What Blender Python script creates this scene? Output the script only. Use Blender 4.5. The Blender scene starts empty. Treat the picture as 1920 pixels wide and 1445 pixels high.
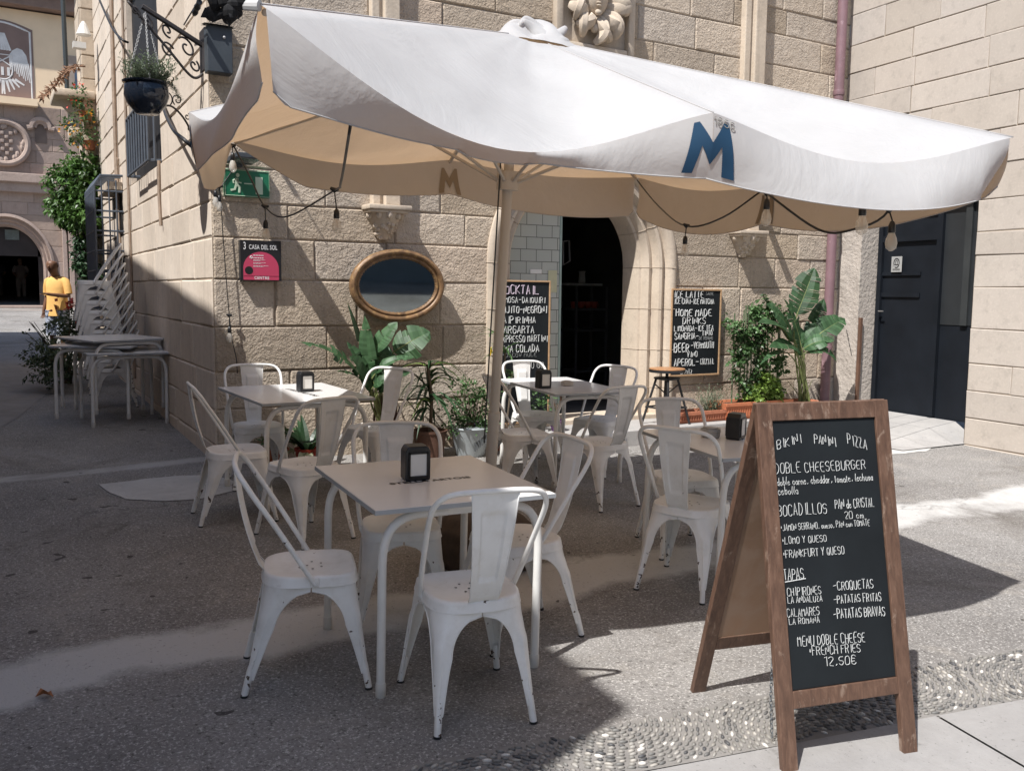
import bpy, bmesh, math, random
import numpy as np
from mathutils import Vector, Matrix, noise
rnd = random.Random(7)
pi = math.pi
SC = bpy.context.scene
COL = SC.collection
# ------------------------------------------------------------------ camera
CAM = np.array([-1.5465, -7.5903, 1.55])
CR = np.array([0.86722, -0.49781, 0.01088]); CD = np.array([-0.04178, -0.09451, -0.99465]); CF = np.array([0.49618, 0.86212, -0.10276])
FOC = 1680.0
cd = bpy.data.cameras.new("camera"); co = bpy.data.objects.new("camera", cd); COL.objects.link(co)
cd.sensor_fit = 'HORIZONTAL'; cd.sensor_width = 36.0; cd.lens = 36.0 * FOC / 1920.0
cd.clip_start = 0.05; cd.clip_end = 500
mw = Matrix.Identity(4)
for i in range(3):
    mw[i][0] = CR[i]; mw[i][1] = -CD[i]; mw[i][2] = -CF[i]; mw[i][3] = CAM[i]
co.matrix_world = mw
SC.camera = co
# ------------------------------------------------------------------ light
SUN = Vector((0.62, 0.28, -1.0)).normalized()          # travel direction of the sunlight
w = bpy.data.worlds.new("World"); SC.world = w; w.use_nodes = True
nt = w.node_tree; bg = nt.nodes["Background"]
sky = nt.nodes.new("ShaderNodeTexSky"); sky.sky_type = 'NISHITA'; sky.sun_disc = False
sky.sun_elevation = math.asin(-SUN.z); sky.sun_rotation = math.atan2(-SUN.x, -SUN.y)
sky.air_density = 1.0; sky.dust_density = 1.2; sky.ozone_density = 1.0
nt.links.new(sky.outputs[0], bg.inputs[0]); bg.inputs[1].default_value = 0.122
sl = bpy.data.lights.new("sun", 'SUN'); sl.energy = 5.0; sl.angle = math.radians(0.55); sl.color = (1.0, 0.975, 0.94)
so = bpy.data.objects.new("sun", sl); COL.objects.link(so)
so.rotation_euler = SUN.to_track_quat('-Z', 'Y').to_euler(); so.location = (-8, -6, 14)
SC.view_settings.view_transform = 'Standard'; SC.view_settings.look = 'None'
SC.view_settings.exposure = 0.40; SC.view_settings.gamma = 1.0
# ------------------------------------------------------------------ ground plane and measuring helpers
GA, GB = 0.022, -0.008
GN = Vector((-GB, -GA, 1.0)).normalized()
def GZ(x, y): return GA * (y + 4.75) + GB * x
def GZE(x, y): return GZ(x, y) + (0.03 * (y - 9) if y > 9 else 0)
def ray(px, py): return CR * ((px - 960) / FOC) + CD * ((py - 722.5) / FOC) + CF
def FW(px, py, y=0.0):
    d = ray(px, py); t = (y - CAM[1]) / d[1]; return Vector(CAM + t * d)
def LW(px, py, x=0.0):
    d = ray(px, py); t = (x - CAM[0]) / d[0]; return Vector(CAM + t * d)
def G(px, py, h=0.0):
    d = ray(px, py); t = (h + GZ(CAM[0], CAM[1]) - CAM[2]) / (d[2] - GA * d[1] - GB * d[0]); return Vector(CAM + t * d)
def PD(px, py, D):
    d = ray(px, py); hx = math.hypot(CF[0], CF[1]); dd = (d[0] * CF[0] + d[1] * CF[1]) / hx
    return Vector(CAM + d * (D / dd))
# ------------------------------------------------------------------ materials
def nd(t, kind, **kw):
    n = t.nodes.new(kind)
    for k, v in kw.items(): setattr(n, k, v)
    return n
def newmat(name):
    m = bpy.data.materials.new(name); m.use_nodes = True
    t = m.node_tree; b = t.nodes["Principled BSDF"]; return m, t, b
def ramp(t, fac, stops):
    r = nd(t, "ShaderNodeValToRGB"); e = r.color_ramp.elements
    while len(e) < len(stops): e.new(0.5)
    for el, (p, c) in zip(e, stops):
        el.position = p; el.color = (c[0], c[1], c[2], 1) if not isinstance(c, (int, float)) else (c, c, c, 1)
    t.links.new(fac, r.inputs[0]); return r.outputs[0]
def noise_tex(t, scale, detail=4, rough=.55, vec=None, dist=0):
    n = nd(t, "ShaderNodeTexNoise"); n.inputs["Scale"].default_value = scale; n.inputs["Detail"].default_value = detail
    n.inputs["Roughness"].default_value = rough; n.inputs["Distortion"].default_value = dist
    if vec is not None: t.links.new(vec, n.inputs["Vector"])
    return n.outputs["Fac"]
def mix(t, a, b, fac, mode='MIX'):
    m = nd(t, "ShaderNodeMix", data_type='RGBA', blend_type=mode)
    for i, v in ((6, a), (7, b)):
        if isinstance(v, tuple): m.inputs[i].default_value = (*v[:3], 1)
        else: t.links.new(v, m.inputs[i])
    if isinstance(fac, (int, float)): m.inputs[0].default_value = fac
    else: t.links.new(fac, m.inputs[0])
    return m.outputs[2]
def coords(t, kind="Object", scale=None):
    tc = nd(t, "ShaderNodeTexCoord"); o = tc.outputs[kind]
    if scale:
        mp = nd(t, "ShaderNodeMapping"); mp.inputs["Scale"].default_value = scale; t.links.new(o, mp.inputs[0]); o = mp.outputs[0]
    return o
def bumpn(t, h, strength, dist, prev=None):
    b = nd(t, "ShaderNodeBump"); b.inputs["Strength"].default_value = strength; b.inputs["Distance"].default_value = dist
    t.links.new(h, b.inputs["Height"])
    if prev is not None: t.links.new(prev, b.inputs["Normal"])
    return b.outputs[0]
MATS = {}
def M(name, col, rough=.6, var=.15, vs=6, bump=0, bs=60, bd=.004, metal=0, tint=0.0, spec=.5, stretch=None, second=None, sfac=(.45, .6)):
    if name in MATS: return MATS[name]
    m, t, b = newmat(name); v = coords(t, "Object", stretch)
    n = noise_tex(t, vs, 5, .6, v)
    lo = tuple(c * (1 - var) for c in col); hi = tuple(min(1, c * (1 + var)) for c in col)
    c = ramp(t, n, [(.25, lo), (.75, hi)])
    if second is not None:
        n2 = noise_tex(t, vs * 2.3, 6, .65, v, .4); c = mix(t, c, second, ramp(t, n2, [(sfac[0], 0.0), (sfac[1], 1.0)]))
    if tint:
        a = nd(t, "ShaderNodeAttribute", attribute_name="tint")
        c = mix(t, c, ramp(t, a.outputs["Fac"], [(0, 1 - tint), (1, 1 + tint * .0 + .0)]), 1.0, 'MULTIPLY')
    t.links.new(c, b.inputs["Base Color"])
    b.inputs["Roughness"].default_value = rough; b.inputs["Metallic"].default_value = metal
    b.inputs["Specular IOR Level"].default_value = spec
    if bump:
        t.links.new(bumpn(t, noise_tex(t, bs, 6, .6, v), bump, bd), b.inputs["Normal"])
    MATS[name] = m; return m
def stone(name, col, dark, bs=26, bump=.9, bd=.02, tint=.3, streak=True):
    m, t, b = newmat(name); v = coords(t)
    c = ramp(t, noise_tex(t, 1.7, 6, .65, v), [(.3, dark), (.68, col)])
    c = mix(t, c, tuple(x * .62 for x in col), ramp(t, noise_tex(t, 9, 5, .7, v), [(.52, 0.0), (.75, .55)]))
    c = mix(t, c, tuple(min(1, x * 1.25) for x in col), ramp(t, noise_tex(t, 46, 3, .6, v), [(.5, 0.0), (.8, .4)]))
    if streak:
        vv = coords(t, "Object", (7, 7, .5))
        c = mix(t, c, tuple(x * .55 for x in col), ramp(t, noise_tex(t, 1.6, 4, .6, vv), [(.56, 0.0), (.78, .5)]))
    a = nd(t, "ShaderNodeAttribute", attribute_name="tint")
    k = tint; c = mix(t, c, ramp(t, a.outputs["Fac"], [(0, (1 - k, 1 - k * 1.08, 1 - k * 1.2)), (.25, (1 - k * .3, 1 - k * .25, 1 - k * .15)), (.5, (1 - k * .5, 1 - k * .6, 1 - k * .75)), (.75, (1, 1, 1)), (1, (1 - k * .2, 1 - k * .32, 1 - k * .38))]), 1.0, 'MULTIPLY')
    t.links.new(c, b.inputs["Base Color"]); b.inputs["Roughness"].default_value = .92; b.inputs["Specular IOR Level"].default_value = .2
    n1 = bumpn(t, noise_tex(t, bs, 8, .62, v, .3), bump, bd)
    n2 = bumpn(t, noise_tex(t, bs * .28, 4, .5, v), bump * .5, bd * 1.8, n1)
    vo = nd(t, "ShaderNodeTexVoronoi", feature='F1'); vo.inputs["Scale"].default_value = bs * 1.4; t.links.new(v, vo.inputs["Vector"])
    t.links.new(bumpn(t, vo.outputs["Distance"], bump * .35, bd * .6, n2), b.inputs["Normal"])
    MATS[name] = m; return m
STONE_F = stone("rough_stone", (.63, .535, .43), (.50, .415, .325), bs=44, bump=1.0, bd=.02, tint=.36)
STONE_L = stone("dressed_stone", (.70, .61, .515), (.60, .515, .43), bs=22, bump=.22, bd=.008, tint=.14)
STONE_R = stone("pale_stone", (.53, .475, .42), (.475, .425, .375), bs=20, bump=.16, bd=.006, tint=.14, streak=False)
STONE_M = stone("moulded_stone", (.60, .51, .41), (.5, .42, .33), bs=30, bump=.3, bd=.008, tint=.15)
STONE_P = stone("pink_stone", (.42, .33, .28), (.34, .26, .22), bs=9, bump=.4, bd=.02, tint=.25)
STUCCO = M("rough_stucco", (.46, .41, .36), .95, .14, 8, .9, 22, .02)
MORTAR = M("mortar", (.38, .31, .24), .95, .25, 12, .5, 60, .006)
def white_paint():
    m, t, b = newmat("chipped_white_paint"); v = coords(t)
    c = ramp(t, noise_tex(t, 5, 5, .6, v), [(.3, (.74, .735, .715)), (.7, (.86, .855, .84))])
    g = nd(t, "ShaderNodeNewGeometry")
    oi = nd(t, "ShaderNodeObjectInfo")
    off = nd(t, "ShaderNodeVectorMath", operation='SCALE'); cx = nd(t, "ShaderNodeCombineXYZ")
    for i in range(3): t.links.new(oi.outputs["Random"], cx.inputs[i])
    t.links.new(cx.outputs[0], off.inputs[0]); off.inputs["Scale"].default_value = 37.0
    ad = nd(t, "ShaderNodeVectorMath", operation='ADD'); t.links.new(v, ad.inputs[0]); t.links.new(off.outputs[0], ad.inputs[1])
    sz = nd(t, "ShaderNodeSeparateXYZ"); t.links.new(v, sz.inputs[0])
    low = ramp(t, sz.outputs[2], [(.04, .12), (.30, .0), (.7, -.0)])
    am = nd(t, "ShaderNodeMath", operation='ADD'); t.links.new(noise_tex(t, 30, 3, .55, ad.outputs[0], .3), am.inputs[0]); t.links.new(low, am.inputs[1])
    chip = ramp(t, am.outputs[0], [(.735, 0.0), (.745, 1.0)])
    dirt = ramp(t, noise_tex(t, 9, 6, .7, ad.outputs[0]), [(.5, 0.0), (.8, .35)])
    c = mix(t, c, (.46, .40, .32), dirt)
    c = mix(t, c, (.08, .05, .035), chip)
    t.links.new(c, b.inputs["Base Color"]); b.inputs["Roughness"].default_value = .32
    t.links.new(bumpn(t, noise_tex(t, 14, 3, .5, v), .08, .003), b.inputs["Normal"])
    MATS["wp"] = m; return m
PAINT = white_paint()
TUBEW = M("white_tube", (.74, .73, .70), .35, .06, 9)
TOPW = M("table_laminate", (.74, .735, .73), .24, .05, 3, .03, 120, .001, spec=.5)
EDGE = M("table_edge", (.36, .38, .40), .4, .08, 5)
BLACK = M("black_plastic", (.016, .017, .019), .35, .2, 8)
BLACKM = M("black_metal", (.02, .02, .022), .5, .3, 9, .15, 90, .002)
IRON = M("wrought_iron", (.035, .03, .03), .6, .4, 14, .3, 70, .003)
GREYM = M("grey_metal", (.055, .065, .075), .5, .2, 6, .1, 60, .002)
BLUEBAR = M("blue_grey_iron", (.075, .09, .115), .5, .2, 8)
PAPER = M("paper", (.80, .79, .75), .8, .04, 10)
CHALKB = M("blackboard", (.0125, .0155, .018), .65, .35, 2.2, .05, 80, .001, spec=.22)
CHALK = M("chalk", (.58, .59, .58), .95, .12, 40)
CHALKP = M("pink_chalk", (.55, .46, .54), .95, .1, 40)
CHALKD = M("faint_chalk", (.26, .27, .27), .95, .1, 40)
OAK = M("light_wood", (.46, .29, .16), .6, .25, 3, .15, 60, .002, stretch=(2, 2, 12))
def worn_wood():
    m, t, b = newmat("worn_varnished_wood"); v = coords(t, "Object", (14, 14, 1.6))
    c = ramp(t, noise_tex(t, 4, 6, .65, v, .6), [(.25, (.068, .038, .026)), (.55, (.125, .07, .047)), (.8, (.20, .12, .083))])
    w1 = noise_tex(t, 5, 6, .72, coords(t, "Object", (5, 5, 2)), .5)
    c = mix(t, c, (.42, .32, .25), ramp(t, w1, [(.58, 0.0), (.74, .7)]))
    t.links.new(c, b.inputs["Base Color"]); b.inputs["Roughness"].default_value = .5
    t.links.new(bumpn(t, noise_tex(t, 6, 6, .6, v), .3, .003), b.inputs["Normal"]); return m
WOOD = worn_wood()
HARDB = M("hardboard", (.27, .165, .105), .6, .18, 2, .1, 30, .002, second=(.30, .2, .14))
GOLD = M("gilt_wood", (.19, .11, .055), .45, .6, 9, .4, 50, .004, metal=.1, second=(.34, .21, .09), sfac=(.52, .66))
def glassy(name, col=(1, 1, 1), alpha=.25, rough=.05):
    m, t, b = newmat(name); b.inputs["Base Color"].default_value = (*col, 1); b.inputs["Roughness"].default_value = rough
    g = nd(t, "ShaderNodeBsdfTransparent"); mx = nd(t, "ShaderNodeMixShader"); mx.inputs[0].default_value = alpha
    out = t.nodes["Material Output"]; t.links.new(g.outputs[0], mx.inputs[1]); t.links.new(b.outputs[0], mx.inputs[2]); t.links.new(mx.outputs[0], out.inputs[0])
    return m
BULB = glassy("bulb_glass", (.82, .79, .72), .45)
MIRR, _t, _b = newmat("mirror_glass"); _b.inputs["Metallic"].default_value = 1; _b.inputs["Roughness"].default_value = .03; _b.inputs["Base Color"].default_value = (.30, .33, .33, 1)
FIL = M("filament", (.35, .14, .05), .5, .1)
TERRA = M("terracotta", (.42, .155, .085), .8, .18, 7, .2, 50, .003)
REDPOT = M("red_pot", (.38, .045, .025), .55, .15, 6)
PURPLE = M("purple_pot", (.13, .05, .17), .5, .1)
NAVY = M("navy_glaze", (.012, .018, .03), .12, .3, 3)
GALV = M("galvanised_metal", (.42, .46, .48), .45, .25, 6, .1, 40, .002, metal=.3)
SOIL = M("soil", (.04, .028, .02), .95, .4, 30, .8, 50, .01)
def leafmat(name, col, var=.35, trans=.3, rough=.4, tint=.5):
    m, t, b = newmat(name); v = coords(t)
    a = nd(t, "ShaderNodeAttribute", attribute_name="tint")
    c = ramp(t, a.outputs["Fac"], [(0, tuple(x * (1 - var) for x in col)), (.6, col), (1, tuple(min(1, x * 1.5 + .02) for x in col))])
    c = mix(t, c, tuple(x * .6 for x in col), ramp(t, noise_tex(t, 14, 4, .6, v), [(.5, 0.0), (.75, .5)]))
    c = mix(t, c, (.20, .13, .05), ramp(t, noise_tex(t, 9, 6, .7, v), [(.66, 0.0), (.74, .8)]))
    t.links.new(c, b.inputs["Base Color"]); b.inputs["Roughness"].default_value = rough
    tr = nd(t, "ShaderNodeBsdfTranslucent"); tc = mix(t, c, (1.0, .95, .25), .35, 'MULTIPLY'); t.links.new(c, tr.inputs[0])
    mx = nd(t, "ShaderNodeMixShader"); mx.inputs[0].default_value = trans; out = t.nodes["Material Output"]
    t.links.new(b.outputs[0], mx.inputs[1]); t.links.new(tr.outputs[0], mx.inputs[2]); t.links.new(mx.outputs[0], out.inputs[0]); return m
LEAF_B = leafmat("broad_leaf", (.045, .105, .042), .55, rough=.48)
LEAF_D = leafmat("dark_leaf", (.03, .075, .03))
LEAF_M = leafmat("mid_leaf", (.075, .15, .05), .5)
LEAF_Y = leafmat("lime_leaf", (.17, .26, .05), .4)
LEAF_G = leafmat("grey_leaf", (.15, .19, .12), .4, rough=.7)
LEAF_V = leafmat("vine_leaf", (.075, .16, .032), .6)
STEM = M("green_stem", (.17, .2, .07), .6, .35, 12)
DRY = M("dry_sheath", (.10, .05, .04), .85, .5, 14, .4, 60, .004, stretch=(6, 6, 1))
TWIG = M("twig", (.13, .1, .07), .85, .3, 12)
FLOW_O = leafmat("orange_petal", (.75, .33, .03), .3, .3)
FLOW_R = leafmat("red_petal", (.5, .05, .03), .3, .3)
FLOW_W = leafmat("white_petal", (.75, .74, .68), .1, .3)
# ------------------------------------------------------------------ mesh builder
class MB:
    def __init__(s): s.v = []; s.f = []; s.m = []; s.t = []
    def add(s, vs, fs, mi=0, tint=.8):
        o = len(s.v); s.v += [tuple(p) for p in vs]; s.f += [tuple(i + o for i in f) for f in fs]
        s.m += [mi] * len(fs); s.t += [tint] * len(fs); return s
    def quad(s, a, b, c, d, mi=0, tint=.8): return s.add([a, b, c, d], [(0, 1, 2, 3)], mi, tint)
    def box(s, lo, hi, mi=0, tint=.8, ch=0.0, M4=None):
        x0, y0, z0 = lo; x1, y1, z1 = hi
        if ch <= 0:
            vs = [(x0, y0, z0), (x1, y0, z0), (x1, y1, z0), (x0, y1, z0), (x0, y0, z1), (x1, y0, z1), (x1, y1, z1), (x0, y1, z1)]
            fs = [(0, 3, 2, 1), (4, 5, 6, 7), (0, 1, 5, 4), (1, 2, 6, 5), (2, 3, 7, 6), (3, 0, 4, 7)]
        else:
            bm = bmesh.new(); bmesh.ops.create_cube(bm, size=1.0)
            for q in bm.verts: q.co = Vector(((x0 + x1) / 2 + q.co.x * (x1 - x0), (y0 + y1) / 2 + q.co.y * (y1 - y0), (z0 + z1) / 2 + q.co.z * (z1 - z0)))
            bmesh.ops.bevel(bm, geom=list(bm.edges), offset=ch, segments=2, affect='EDGES', profile=.5)
            bm.verts.index_update(); vs = [tuple(q.co) for q in bm.verts]; fs = [tuple(q.index for q in f.verts) for f in bm.faces]; bm.free()
        if M4 is not None: vs = [tuple(M4 @ Vector(p)) for p in vs]
        return s.add(vs, fs, mi, tint)
    def tube(s, pts, r, n=8, mi=0, tint=.8, closed=False, cap=True, flat=1.0):
        pts = [Vector(p) for p in pts]; N = len(pts); rs = r if isinstance(r, (list, tuple)) else [r] * N
        vs = []; up = None
        for i, p in enumerate(pts):
            a = pts[(i - 1) % N] if (closed or i > 0) else p; b = pts[(i + 1) % N] if (closed or i < N - 1) else p
            d = (b - a)
            if d.length < 1e-9: d = Vector((0, 0, 1))
            d.normalize()
            if up is None:
                up = Vector((0, 0, 1)) if abs(d.z) < .9 else Vector((0, 1, 0))
            u = (up - d * up.dot(d))
            if u.length < 1e-6: u = d.orthogonal()
            u.normalize(); q = d.cross(u); up = u
            for k in range(n):
                an = 2 * pi * k / n; vs.append(tuple(p + u * (math.cos(an) * rs[i]) + q * (math.sin(an) * rs[i] * flat)))
        fs = []
        for i in range(N if closed else N - 1):
            j = (i + 1) % N
            for k in range(n): fs.append((i * n + k, i * n + (k + 1) % n, j * n + (k + 1) % n, j * n + k))
        if cap and not closed: fs.append(tuple(range(n))[::-1]); fs.append(tuple((N - 1) * n + k for k in range(n)))
        return s.add(vs, fs, mi, tint)
    def lathe(s, prof, n=20, c=(0, 0, 0), mi=0, tint=.8, sx=1, sy=1, M4=None):
        vs = []; fs = []
        for r, z in prof:
            for k in range(n):
                a = 2 * pi * k / n; vs.append((c[0] + r * sx * math.cos(a), c[1] + r * sy * math.sin(a), c[2] + z))
        for i in range(len(prof) - 1):
            for k in range(n): fs.append((i * n + k, i * n + (k + 1) % n, (i + 1) * n + (k + 1) % n, (i + 1) * n + k))
        if prof[0][0] > 1e-6: fs.append(tuple(range(n))[::-1])
        if prof[-1][0] > 1e-6: fs.append(tuple((len(prof) - 1) * n + k for k in range(n)))
        if M4 is not None: vs = [tuple(M4 @ Vector(p)) for p in vs]
        return s.add(vs, fs, mi, tint)
    def ball(s, c, r, n=10, m=7, mi=0, tint=.8, M4=None):
        if not isinstance(r, (tuple, list)): r = (r, r, r)
        vs = []; fs = []
        for i in range(m + 1):
            th = pi * i / m
            for k in range(n):
                a = 2 * pi * k / n; p = Vector((r[0] * math.sin(th) * math.cos(a), r[1] * math.sin(th) * math.sin(a), r[2] * math.cos(th)))
                if M4 is not None: p = M4 @ p
                vs.append((c[0] + p.x, c[1] + p.y, c[2] + p.z))
        for i in range(m):
            for k in range(n): fs.append((i * n + k, (i + 1) * n + k, (i + 1) * n + (k + 1) % n, i * n + (k + 1) % n))
        return s.add(vs, fs, mi, tint)
    def grid(s, fn, nu, nv, mi=0, tint=.8, keep=None):
        vs = [tuple(fn(i / nu, j / nv)) for j in range(nv + 1) for i in range(nu + 1)]
        fs = [(j * (nu + 1) + i, j * (nu + 1) + i + 1, (j + 1) * (nu + 1) + i + 1, (j + 1) * (nu + 1) + i)
              for j in range(nv) for i in range(nu) if keep is None or keep((i + .5) / nu, (j + .5) / nv)]
        return s.add(vs, fs, mi, tint)
    def prism(s, poly, fn, h0, h1, mi=0, tint=.8):
        """poly 2-D outline extruded between h0 and h1; fn(u,v,h) -> point"""
        n = len(poly); vs = [tuple(fn(u, v, h0)) for u, v in poly] + [tuple(fn(u, v, h1)) for u, v in poly]
        fs = [tuple(range(n))[::-1], tuple(range(n, 2 * n))] + [(i, (i + 1) % n, n + (i + 1) % n, n + i) for i in range(n)]
        return s.add(vs, fs, mi, tint)
    def build(s, name, mats, parent=None, smooth=False, W=None, solid=0, angle=None):
        """W: matrix of the parent when vertices were given in world space"""
        me = bpy.data.meshes.new(name)
        vs = s.v
        if W is not None:
            iv = W.inverted(); vs = [tuple(iv @ Vector(p)) for p in vs]
        me.from_pydata(vs, [], s.f)
        if not isinstance(mats, (list, tuple)): mats = [mats]
        for m in mats: me.materials.append(m)
        me.polygons.foreach_set("material_index", s.m)
        a = me.attributes.new("tint", 'FLOAT', 'FACE'); a.data.foreach_set("value", s.t)
        if smooth: me.polygons.foreach_set("use_smooth", [True] * len(s.f))
        me.update()
        o = bpy.data.objects.new(name, me); COL.objects.link(o)
        if parent is not None: o.parent = parent
        if smooth and angle: me.set_sharp_from_angle(angle=math.radians(angle))
        if solid:
            md = o.modifiers.new("thickness", 'SOLIDIFY'); md.thickness = solid; md.offset = -1
        return o
def tag(o, label, cat, group=None):
    o["label"] = label; o["category"] = cat
    if group: o["group"] = group
    return o
def struct(o): o["kind"] = "structure"; return o
def thing(name, label, cat, loc=(0, 0, 0), group=None, mat=None):
    o = bpy.data.objects.new(name, None); COL.objects.link(o); o.empty_display_size = .1
    if mat is None: mat = Matrix.Translation(Vector(loc))
    o.matrix_world = mat; o.location, o.rotation_euler = mat.to_translation(), mat.to_euler()
    tag(o, label, cat, group); return o, mat
def on_ground(x, y, yaw, dz=0.0):
    """matrix standing on the sloping ground; local +y looks along yaw (radians from +x)"""
    q = Vector((0, 0, 1)).rotation_difference(GN).to_matrix().to_4x4()
    return Matrix.Translation((x, y, GZ(x, y) + dz)) @ q @ Matrix.Rotation(yaw - pi / 2, 4, 'Z')
def dup(root, mat, label, group=None):
    r = root.copy(); COL.objects.link(r)
    r.location, r.rotation_euler = mat.to_translation(), mat.to_euler(); r["label"] = label
    if group: r["group"] = group
    for ch in list(root.children):
        c = ch.copy(); COL.objects.link(c); c.parent = r
        for g in list(ch.children):
            d = g.copy(); COL.objects.link(d); d.parent = c
    return r
def bez(p0, p1, p2, p3, n=12):
    p0, p1, p2, p3 = map(Vector, (p0, p1, p2, p3)); out = []
    for i in range(n + 1):
        t = i / n; out.append(p0 * (1 - t) ** 3 + p1 * 3 * t * (1 - t) ** 2 + p2 * 3 * t * t * (1 - t) + p3 * t ** 3)
    return out
def cat(pts, n=6, closed=False):
    P = [Vector(p) for p in pts]; N = len(P); out = []
    for i in range(N if closed else N - 1):
        a, b, c, d = (P[(i - 1) % N] if closed or i > 0 else P[0]), P[i], P[(i + 1) % N], (P[(i + 2) % N] if closed or i + 2 < N else P[-1])
        for k in range(n):
            t = k / n
            out.append(.5 * ((2 * b) + (c - a) * t + (2 * a - 5 * b + 4 * c - d) * t * t + (3 * b - a - 3 * c + d) * t ** 3))
    if not closed: out.append(P[-1])
    return out
# ------------------------------------------------------------------ single-stroke lettering
FONT = {'A': "002640/1232", 'B': "0006/063645443303/3342413000", 'C': "4536160501103041", 'D': "0006/062644422000", 'E': "40000646/0333", 'F': "000646/0333",
 'G': "45361605011030414323", 'H': "0006/4046/0343", 'I': "2026", 'J': "4641301001", 'K': "0006/460340", 'L': "060040", 'M': "0006234640", 'N': "00064046",
 'O': "100105163645413010", 'P': "0006/063645443303", 'Q': "100105163645413010/2240", 'R': "0006/063645443303/2340", 'S': "453616050413334241301001",
 'T': "0646/2620", 'U': "060110304146", 'V': "062046", 'W': "0610233046", 'X': "0046/0640", 'Y': "0623/462320", 'Z': "06460040",
 '0': "100105163645413010", '1': "052620", '2': "05163645440040", '3': "0516364544334241301001", '5': "460603334241301001", '6': "453616050110304142331302",
 '8': "130405163645443313020110304142 33".replace(' ', ''), '+': "1333/2224", '-': "0343", ',': "2110", '.': "2021", '!': "2622", 'e': "02322313020110203 1".replace(' ', ''),
 'a': "32231302011020 31/3330".replace(' ', ''), 'b': "0600/021323323120 10".replace(' ', ''), 'c': "3223130201102031", 'd': "3630/3223130201102031", 'g': "3223130211 31/33301000".replace(' ', ''),
 'h': "0600/0213233230", 'i': "2320/2526", 'l': "160110", 'm': "0003/02132220/22334240", 'n': "0003/0213233230", 'o': "100102132332312010", 'p': "0300/0213233231 2010".replace(' ', ''),
 'q': "3330/3223130201102031", 'r': "0003/021323", 's': "33131231 2000".replace(' ', ''), 't': "151020/0424", 'u': "0301102031/3330", '\u20ac': "4536160501103041/0232/0434", ' ': ""}
def strokes(text, size, jit=.25, sl=0.0, gap=1.6, seed=1, narrow=1.0):
    """-> list of 2-D polylines, baseline at y=0, cap height = size; and total width"""
    r = random.Random(seed); k = size / 6.0; x = 0; out = []
    for ch in text:
        g = FONT.get(ch, "")
        if not g: x += 3.0; continue
        mx = 0; ang = r.uniform(-.05, .05) * jit * 4; sc = 1 + r.uniform(-.08, .08) * jit * 4; dy = r.uniform(-.3, .3) * jit * 2
        for st in g.split('/'):
            pl = []
            for i in range(0, len(st), 2):
                a, b = int(st[i]) * .95 * narrow, int(st[i + 1]); mx = max(mx, a)
                a += r.uniform(-1, 1) * jit; b = b * sc + r.uniform(-1, 1) * jit + dy
                pl.append(((x + a - ang * b + sl * b) * k, (b + ang * a) * k))
            if len(pl) > 3:      # round the corners a little
                q = [pl[0]]
                for i in range(1, len(pl) - 1):
                    p0, p1, p2 = pl[i - 1], pl[i], pl[i + 1]
                    q += [(p1[0] * .72 + p0[0] * .28, p1[1] * .72 + p0[1] * .28), (p1[0] * .72 + p2[0] * .28, p1[1] * .72 + p2[1] * .28)]
                pl = q + [pl[-1]]
            out.append(pl)
        x += (mx if mx > 0 else 1) + gap
    return out, x * k
def write(mb, text, fn, x, y, size, th, width=None, jit=.25, rise=0.0, seed=1, align='L', mi=0, sl=0, gap=1.6, h=.0012):
    """fn(u,v,height)->point; th = stroke half-width"""
    st, wd = strokes(text, size, jit, sl, gap, seed)
    f = (width / wd) if width else 1.0; wd *= f
    x0 = x - (wd / 2 if align == 'C' else 0)
    for pl in st:
        mb.tube([fn(x0 + a * f, y + b + rise * a * f, h) for a, b in pl], th, 5, mi)
    return wd
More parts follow.
